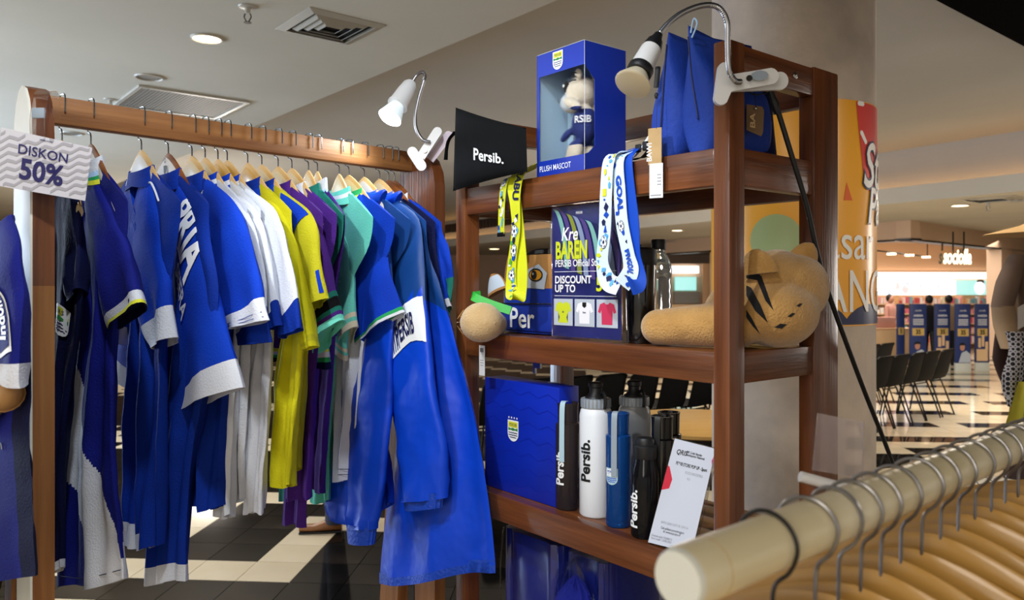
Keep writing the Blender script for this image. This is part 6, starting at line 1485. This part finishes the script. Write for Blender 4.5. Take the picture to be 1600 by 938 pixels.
def wing(nm, a, d, L0, L1, z0, z1, th, m, kind='structure'):
    n = Vector((-d.y, d.x, 0)); n = n if n.y > 0 else -n; mb = MB()
    vs = [a+d*t+n*k+Vector((0, 0, z)) for z in (z0, z1) for k in (0, th) for t in (L0, L1)]
    mb.add(vs, [(0, 1, 3, 2), (4, 6, 7, 5), (0, 4, 5, 1), (2, 3, 7, 6), (0, 2, 6, 4), (1, 5, 7, 3)], m); o = mb.build(nm, smooth=False); o['kind'] = kind; return o
wing('trim_8', K, wl, 0, 7.5, 2.45, ZF, .25, 'fascia'); wing('trim_9', K, wr, 0, 9, 2.45, ZF, .25, 'fascia')
wing('trim_10', K, wl, -.02, 7.5, 2.42, 2.455, .27, 'steel_dark'); wing('trim_11', K, wr, -.02, 9, 2.42, 2.455, .27, 'steel_dark')
wing('wall_shop_jamb', K, wr, 5.25, 6.0, 0, 2.45, .3, 'fascia'); wing('wall_shop_side', K, wr, 6.0, 9.5, 0, 2.45, .2, 'wall_beige')
# interior back wall, lightboxes, product shelves
YB = 20.5
mb = MB(); mb.box(5.2, 14.5, YB, YB+.2, 0, 2.75, 'shop_cream'); o = mb.build('wall_shop_back', smooth=False); o['kind'] = 'structure'
sw2 = thing('lightbox_wall', 'row of glowing white poster panels above the beauty shop shelves', 'lightbox', (0, YB-.12, 0))
def bx_(mb, px0, px1, py0, py1, d0, d1, m, Y=YB-.12):
    a, b = P(px0, py1, Y), P(px1, py0, Y); mb.box(a.x, b.x, d0, d1, a.z, b.z, m)
cols_ = [(1350, 1394), (1396, 1441), (1443, 1491), (1493, 1543), (1545, 1556)]
for a, b in cols_:
    mb = MB(); bx_(mb, a, b, 426, 436, -.02, .02, 'light_white'); mb.build('light_panel', sw2, smooth=False)
    mb = MB(); bx_(mb, a, b, 438, 461, -.02, .02, 'light_cyan' if a == 1493 else 'light_white'); mb.build('poster_panel', sw2, smooth=False)
mb = MB()
def dot(px, py, rx, ry, m, d=-.024): c = P(px, py, YB-.12); s_ = (YB-.12)/F; mb.poly([(c.x+rx*s_*math.cos(a), d, c.z+ry*s_*math.sin(a)) for a in [i*.4488 for i in range(14)]], m)
for a in ((1360, 450, 3, 3, 'light_blue'), (1372, 452, 7, 2, 'light_blue'), (1388, 454, 5, 6, 'light_blue'), (1402, 448, 4, 7, 'light_pink'), (1414, 452, 6, 7, 'light_pink'), (1417, 444, 4, 5, 'light_blue'), (1438, 447, 2, 3, 'light_pink'),
          (1456, 449, 6, 1, 'light_blue'), (1466, 448, 2, 3, 'light_blue'), (1478, 450, 5, 1.5, 'light_pink'), (1530, 450, 8, 10, 'light_white'), (1532, 444, 5, 5, 'skin'), (1531, 440, 6, 3, 'hair_black')): dot(*a)
mb.build('poster_pictures', sw2, recalc=False)
mb = MB(); mb.box(P(1350, 0, YB).x, P(1560, 0, YB).x, -.10, -.03, P(0, 426, YB).z+.02, P(0, 426, YB).z+.05, 'fascia'); mb.build('top_rail', sw2, smooth=False)
ps = thing('product_shelves', 'long wall of shelves crowded with small pink and white cosmetics', 'shelves', (0, YB-.45, 0))
xa, xb = P(1352, 0, YB-.45).x, P(1556, 0, YB-.45).x
for z in (.12, .37, .62, .87, 1.12): mb = MB(); mb.box(xa, xb, 0, .34, z, z+.03, 'counter_cream'); mb.build('shelf_board', ps, smooth=False)
for k in range(5): x = xa+(xb-xa)*k/4; mb = MB(); mb.box(x-.02, x+.02, 0, .36, 0, 1.36, 'shop_cream'); mb.build('upright', ps, smooth=False)
mb = MB(); mb.box(xa, xb, .345, .36, 0, 1.36, 'light_back'if False else 'shop_cream'); mb.build('back_panel', ps, smooth=False)
mb = MB(); R = random.Random(11)
for i, c in enumerate(('e8a0a0', 'f0e8e4', 'd86a78', 'e8b070', '7aa8b8', 'f4d0c8', 'c85050', 'e8e0c0')): mat('prod%d' % i, c, .5)
for z in (.15, .40, .65, .90, 1.15):
    x = xa+.04
    while x < xb-.05:
        w_ = R.uniform(.035, .09); h = R.uniform(.07, .19); m = 'prod%d' % R.randrange(8)
        mb.box(x, x+w_, .02, .12, z+.001, z+h, m); x += w_+R.uniform(.006, .03)
o = mb.build('cosmetics', ps, smooth=False, kind='stuff')
light('shop_light', 'AREA', (8.6, 17.5, 2.6), 160, (1, .90, .78), (8.6, 18.2, 0), 4.5, 3.0)
mb = MB(); vs = [K+wl*8, K+wl*.3, K+wr*.3, K+wr*9]; 
mb.add([(K.x, K.y+.4, 2.72), ((K+wr*8).x, (K+wr*8).y+.4, 2.72), (14.5, YB, 2.72), (3.8, YB, 2.72), ((K+wl*6.5).x, (K+wl*6.5).y, 2.72)], [(0, 1, 2, 3, 4)], 'shop_ceiling'); o = mb.build('ceiling_shop', smooth=False); o['kind'] = 'structure'
for i, (px, py) in enumerate(((1361, 391), (1393, 396), (1421, 398), (1447, 401))):
    c = onz(px, py, 2.30); t = thing('track_spot', ['first', 'second', 'third', 'fourth'][i]+' glowing disc light from the column on the shop track', 'light', (c.x, c.y, 2.30), 0, 'track lights in the beauty shop')
    mb = MB(); mb.lathe([(.001, -.03), (.09, -.03), (.09, 0), (.001, 0)], 'lamp_on', n=20); mb.build('lens', t)
mb = MB(); a = onz(1358, 390.3, 2.317); b = onz(1449, 401.2, 2.317); mb.tube([a, b], .017, 'fix_dark', n=6, smooth=False)
for q in (a, b): mb.tube([q, q+Vector((0, 0, .39))], .012, 'fix_dark', n=6, smooth=False)
o = mb.build('light_track'); tag(o, 'dark ceiling track carrying the disc lights in the beauty shop', 'light track')
# hanging glowing shop name
sc_ = P(1495, 412, 15.2); sg2 = thing('shop_sign', 'glowing cream letters reading sociolla hanging in the shop entrance', 'sign', sc_, 0)
vsT, fsT = text_mesh('sociolla', .03, 'CENTER', 0, .15)
mb = MB(); sz_ = .40; n = len(vsT)
mb.add([(x*sz_*.62, -.02+x*.12, y*sz_) for x, y in vsT], fsT, 'sign_glow'); mb.build('letters', sg2, recalc=False)
mb = MB(); mb.add([(x*sz_*.62-.05, .05+x*.12, y*sz_) for x, y in vsT], fsT, 'sign_side'); mb.build('letter_shadow_backs', sg2, recalc=False)
for x in (-.26, -.05, .16): mb = MB(); mb.box(x-.012, x+.012, .03, .05, .25, .62, 'sign_side'); mb.build('hanger_bar', sg2, smooth=False)
# gates
for i, (p0_, p1_, Y, lab) in enumerate(((1401, 1413, 15.3, 'narrow navy gate seen nearly edge-on beside the counter'), (1421, 1447, 14.9, 'navy printed gate panel second from the left, face above the chairs'), (1460, 1484, 14.9, 'middle navy gate panel with bottles pictured low down'), (1492, 1516, 14.6, 'navy gate panel with a portrait below the gold price label'), (1523, 1545, 14.7, 'rightmost navy gate panel, products pictured at its foot'))):
    a, b = P(p0_, 475, Y), P(p1_, 475, Y); w_ = b.x-a.x; t = thing('security_gate', lab, 'security gate', ((a.x+b.x)/2, Y, 0), 0, 'navy security gates at the shop entrance')
    h = a.z; mb = MB(); mb.box(-w_/2, w_/2, -.03, .03, 0, .17, 'gate_clear', bev=.004); mb.build('base', t)
    mb = MB(); mb.box(-w_/2, w_/2, -.02, .02, .1705, h, 'gate_blue', bev=.004); mb.build('panel', t)
    mb = MB(); f = lambda x, y, d=.0: (x, -.0215-d, y)
    if i: 
        mb.text('sociolla', lambda x, y: f(x, h-.14+y), 'print_white', size=.05, sx=.8); mb.text('ANESSA', lambda x, y: f(x, h-.24+y), 'print_white', size=.055, sx=.9, bold=.02)
        for q in range(4): mb.shape([(-w_*.32, h-.30-q*.032), (w_*.32, h-.30-q*.032), (w_*.32, h-.287-q*.032), (-w_*.32, h-.287-q*.032)], f, 'print_white')
    gx = w_*.36; mb.shape([(-gx, h-.60), (gx, h-.60), (gx, h-.46), (-gx, h-.46)], f, 'gate_gold'); mb.text('35', lambda x, y: f(x, h-.57+y, .002), 'print_black', size=.12, sx=.8 if i else .3, bold=.04)
    if i in (1, 3):
        mb.shape([(-w_*.05+w_*.16*math.cos(q*.5), .46+.065*math.sin(q*.5)) for q in range(12)], lambda x, y: f(x, y, .001), 'skin'); mb.shape([(-w_*.05+w_*.20*math.cos(q*.4), .50+.05*math.sin(q*.4)) for q in range(9)], lambda x, y: f(x, y, .002), 'hair_black')
        mb.shape([(-w_*.3, .18), (w_*.48, .18), (w_*.48, .33), (w_*.2, .40), (-w_*.1, .36)], lambda x, y: f(x, y, .0005), 'card_grey')
    if i in (2, 4):
        for (x, z, ww, hh) in ((-.3, .45, .2, .18), (-.05, .47, .18, .22), (.2, .42, .2, .14), (-.42, .2, .8, .22)): mb.shape([(x*w_, z), ((x+ww)*w_, z), ((x+ww)*w_, z+hh), (x*w_, z+hh)], lambda x_, y_: f(x_, y_, .001), 'counter_cream')
    mb.build('panel_print', t, recalc=False)
# counter
c = P(1385, 520, 16.2); ct = thing('shop_counter', 'cream cashier counter with a pinkish side behind the chairs', 'counter', (c.x, 16.2, 0)); hw = 62*16.2/F/2
mb = MB(); mb.box(-.75, .52, 0, .5, 0, .70, 'counter_cream', bev=.01); mb.build('body', ct); mb = MB(); mb.box(-.78, .55, -.03, .53, .7005, .73, 'shop_cream', bev=.005); mb.build('top', ct)
mb = MB(); mb.box(-.30, .25, .1, .3, .7305, .95, 'top_pink', bev=.01); mb.build('display_board', ct)
def figure(px, Y, h, top, label, hip='hair_black', face=0):
    c = P(px, 500, Y); t = thing('person', label, 'person', (c.x, Y, 0), face); s_ = h/1.65
    R2 = lambda l, m, nm: (lambda mb: (mb.loft([[(dx*s_+r*s_*rx*math.cos(a), dy*s_+r*s_*math.sin(a), z*s_) for a in [2*math.pi*j/16 for j in range(16)]] for dx, dy, r, rx, z in l], m), mb.build(nm, t)))(MB())
    R2([(0, 0, .12, 1.3, .82), (0, 0, .11, 1.25, 1.0), (0, 0, .12, 1.45, 1.25), (0, 0, .10, 1.7, 1.36), (0, 0, .05, 1.2, 1.42)], top, 'top')
    for q in (-1, 1):
        R2([(q*.09, 0, .05, 1, .06), (q*.09, 0, .06, 1, .4), (q*.08, 0, .085, 1, .84)], hip, 'trouser_leg'); R2([(q*.16, 0, .045, 1, 1.36), (q*.22, -.02, .045, 1, 1.10), (q*.20, -.12, .035, 1, .92), (q*.18, -.16, .03, 1, .86)], top, 'arm')
        mb = MB(); mb.box(q*.09*s_-.04, q*.09*s_+.04, -.16*s_, .08, 0, .07, 'tape_black', bev=.01); mb.build('shoe', t)
    mb = MB(); mb.ell((0, -.01*s_, 1.53*s_), (.075*s_, .085*s_, .105*s_), 'skin', n=16, k=10); mb.lathe([(.035, 1.38*s_), (.035, 1.46*s_)], 'skin', n=12); mb.build('head', t)
    mb = MB(); mb.ell((0, .018*s_, 1.555*s_), (.085*s_, .088*s_, .105*s_), 'hair_black', n=16, k=10); mb.build('hair', t)
figure(1391, 17.0, 1.42, 'top_pink', 'person with black hair and pinkish top behind the shop counter', face=.6)
figure(1452, 15.6, 1.42, 'plush_black', 'person in black with a bag between two navy gates', face=2.6); figure(1482, 15.9, 1.42, 'top_taupe', 'person in a taupe top behind the middle navy gate', face=3.0)
# other shop seen above the water bottle
os_ = thing('far_shop_display', 'lit shop display with a blue poster far behind the water bottle', 'display', (P(1072, 440, 21).x, 21.5, 0))
def b2(nm, px0, px1, py0, py1, d, m):
    mb = MB(); a, b = P(px0, py1, 21), P(px1, py0, 21); x = os_.location.x; mb.box(a.x-x, b.x-x, d, d+.08, a.z, b.z, m); mb.build(nm, os_, smooth=False)
b2('light_panel', 1049, 1092, 416, 427, -.5, 'light_white'); b2('poster_screen', 1055, 1088, 433, 454, -.5, 'light_cyan'); b2('frame', 1047, 1100, 412, 475, -.35, 'fascia'); b2('lower_panel', 1053, 1093, 456, 474, -.5, 'grille_grey'); b2('side_column', 1098, 1118, 412, 475, -.5, 'shop_cream'); b2('base_wall', 1030, 1130, 476, 545, -.45, 'counter_cream')

# ================= RIGHT MANNEQUIN =================
mat('cloth_brown', '6e5a4c', .8, bump=.3, bscale=60); mat('cloth_taupe', '9c8466', .8, bump=.3, bscale=60); mat('cloth_yellow', 'c8c040', .7, mix='b8b030', mscale=6); mat('cloth_navy', '141c34', .7); mat('straw', 'b08c58', .8, bump=.5, bscale=200); mat('cloth_pale', 'c8c4c0', .8); mat('skirt_brown', '3a2620', .8)
def check_mat():
    m = mat('print_check', 'd0ccd0', .75); nt = m.node_tree; N = nt.nodes; L = nt.links; b = N['Principled BSDF']
    tc = N.new('ShaderNodeTexCoord'); mp = N.new('ShaderNodeMapping'); mp.inputs['Scale'].default_value = (38, 38, 38); L.new(tc.outputs['Object'], mp.inputs[0])
    v = N.new('ShaderNodeTexVoronoi'); v.inputs['Scale'].default_value = 1; v.inputs['Randomness'].default_value = 0; L.new(mp.outputs[0], v.inputs['Vector'])
    r = N.new('ShaderNodeValToRGB'); r.color_ramp.interpolation = 'CONSTANT'; r.color_ramp.elements[0].color = (*lin('1a1a20'), 1); r.color_ramp.elements[1].position = .42; r.color_ramp.elements[1].color = (*lin('c4c0c4'), 1)
    e = r.color_ramp.elements.new(.62); e.color = (*lin('1a1a20'), 1)
    L.new(v.outputs['Distance'], r.inputs[0]); L.new(r.outputs[0], b.inputs['Base Color'])
check_mat()
YM = 4.4; cm_ = P(1648, 447, YM); rm = thing('mannequin', 'mannequin in brown tunic, checked apron and straw hat at the right edge', 'mannequin', (cm_.x, YM, 0))
def PL(px, py, d=0): q = P(px, py, YM+d); return Vector((q.x-cm_.x, d, q.z))
def limb(nm, pts, rs, m, flat=.8, n=20):
    mb = MB(); rings = []; pts = [Vector(p) for p in pts]; P2_ = catmull(pts, 5); nr = len(P2_)
    for i, p in enumerate(P2_):
        k = i/(nr-1)*(len(rs)-1); a = min(int(k), len(rs)-2); r = rs[a]+(rs[a+1]-rs[a])*(k-a)
        rings.append([(p.x+r*math.cos(b), p.y+r*flat*math.sin(b), p.z) for b in [2*math.pi*j/n for j in range(n)]])
    mb.loft(rings, m); return mb.build(nm, rm)
limb('tunic', [PL(1648, 385), PL(1648, 420), PL(1648, 500), PL(1648, 620)], [.07, .21, .19, .22], 'cloth_brown', .6)
limb('sleeve', [PL(1592, 398), PL(1576, 440), PL(1566, 480)], [.050, .066, .060], 'cloth_brown'); limb('sleeve_cuff', [PL(1567, 478), PL(1572, 510), PL(1582, 545, -.08)], [.062, .066, .060], 'cloth_taupe')
limb('hand', [PL(1584, 548, -.10), PL(1592, 560, -.13), PL(1602, 566, -.15)], [.022, .030, .016], 'skin_wood')
for k in range(4): limb('finger', [PL(1590+k*1.5, 560+k*3, -.15), PL(1598+k, 566+k*4, -.18), PL(1606, 572+k*4, -.17)], [.008, .008, .006], 'skin_wood', 1, 8)
mb = MB(); mb.grid(lambda a, b: (PL(1572, 500, -.2).x+.34*a+.02*math.sin(b*7), -.19-.03*math.sin(a*3.14)-.02*math.sin(a*14), PL(0, 515).z-.40*b-.10*b*a), 12, 16, 'print_check'); mb.build('checked_apron', rm)
limb('tail_cloth', [PL(1567, 500, .05), PL(1566, 560, .05), PL(1574, 600, .05)], [.03, .055, .03], 'skirt_brown', .5)
limb('skirt', [PL(1650, 600), PL(1650, 700), PL(1650, 850)], [.22, .26, .30], 'skirt_brown', .7)
mb = MB(); mb.grid(lambda a, b: (PL(1606, 600, -.26).x+.10*(a-.5)*(1+1.6*b)+.0-.03*b, -.26+.015*math.sin(a*12), PL(0, 588).z-.36*b), 10, 12, 'cloth_yellow'); mb.build('yellow_scarf', rm)
mb = MB(); mb.grid(lambda a, b: (PL(1590, 465, -.22).x+.11*a, -.22, PL(0, 462).z-.12*b-.06*(1-a)), 4, 4, 'cloth_pale'); mb.build('pale_scarf', rm)
limb('headscarf', [PL(1648, 400), PL(1640, 375), PL(1640, 350), PL(1640, 325)], [.14, .11, .10, .09], 'cloth_navy', 1)
mb = MB(); q = PL(1645, 352); mb.lathe([(.10, .10), (.12, .07), (.12, .02), (.16, .0), (.33, -.045), (.34, -.05), (.30, -.045), (.12, -.01)], 'straw', c=(q.x, q.y, q.z), n=36); mb.build('hat', rm)
mb = MB(); mb.box(-.35, .35, -.3, .3, 0, .12, 'matte_black', bev=.01); mb.lathe([(.02, .12), (.02, .3)], 'steel', n=12); mb.build('plinth', rm)
# ================= surface prints and small fittings sit under the part that carries them =================
NEST = {'piping': ('body',), 'hem_seam': ('body',), 'crest': ('body', 'bottle_body', 'carton'), 'chest_print': ('body',), 'sponsor_print': ('body',), 'sleeve_lettering': ('sleeve',),
 'cuff_stitching': ('sleeve',), 'sleeve_band': ('sleeve',), 'stripe_print': ('sleeve',), 'elastic_cuff': ('sleeve',), 'sleeve_badge': ('sleeve',), 'shoulder_yoke': ('sleeve',), 'side_stripe': ('sleeve',),
 'lettering': ('bag_body', 'bottle_body', 'flask_body', 'card', 'front_pocket'), 'box_print': ('carton',), 'window_film': ('carton',), 'box_edges': ('carton',), 'chevron_pattern': ('carton',), 'poster_print': ('poster',),
 'card_print': ('card',), 'tag_print': ('card', 'white_card'), 'panel_print': ('panel',), 'wave_print': ('card',), 'spout_cap': ('lid_ring',), 'carry_loop': ('lid_ring',), 'poster_lettering': ('poster_band',),
 'poster_shapes': ('poster_band',), 'lanyard_print': ('ribbon_loop', 'ribbon_front'), 'end_print': ('ribbon_end',), 'metal_clip': ('ribbon_end',), 'nose': ('body',), 'mouth': ('body',), 'eye': ('body', 'bag_body'),
 'stripe': ('body',), 'face_stripe': ('bag_body',), 'shirt_print': ('body',), 'hair': ('head',), 'zip': ('bag_body',), 'end_cap': ('pipe',), 'joint_line': ('pipe',), 'pivot_pin': ('front_jaw',), 'thumb_pad': ('front_jaw',),
 'bulb': ('socket',), 'tape_band': ('socket',), 'seam_gathers': ('paw',), 'stamp': ('wooden_arms',), 'ribbon_mark': ('bag_body',), 'zip_pull': ('bag_body',), 'sole': ('shoe',)}
base = lambda o: o.name.split('.')[0]
for o in list(sc.objects):
    if o.type == 'MESH' and o.parent and o.parent.type == 'EMPTY' and base(o) in NEST:
        for want in NEST[base(o)]:
            c = [q for q in o.parent.children if base(q) == want and q is not o]
            if c: o.parent = c[0]; break
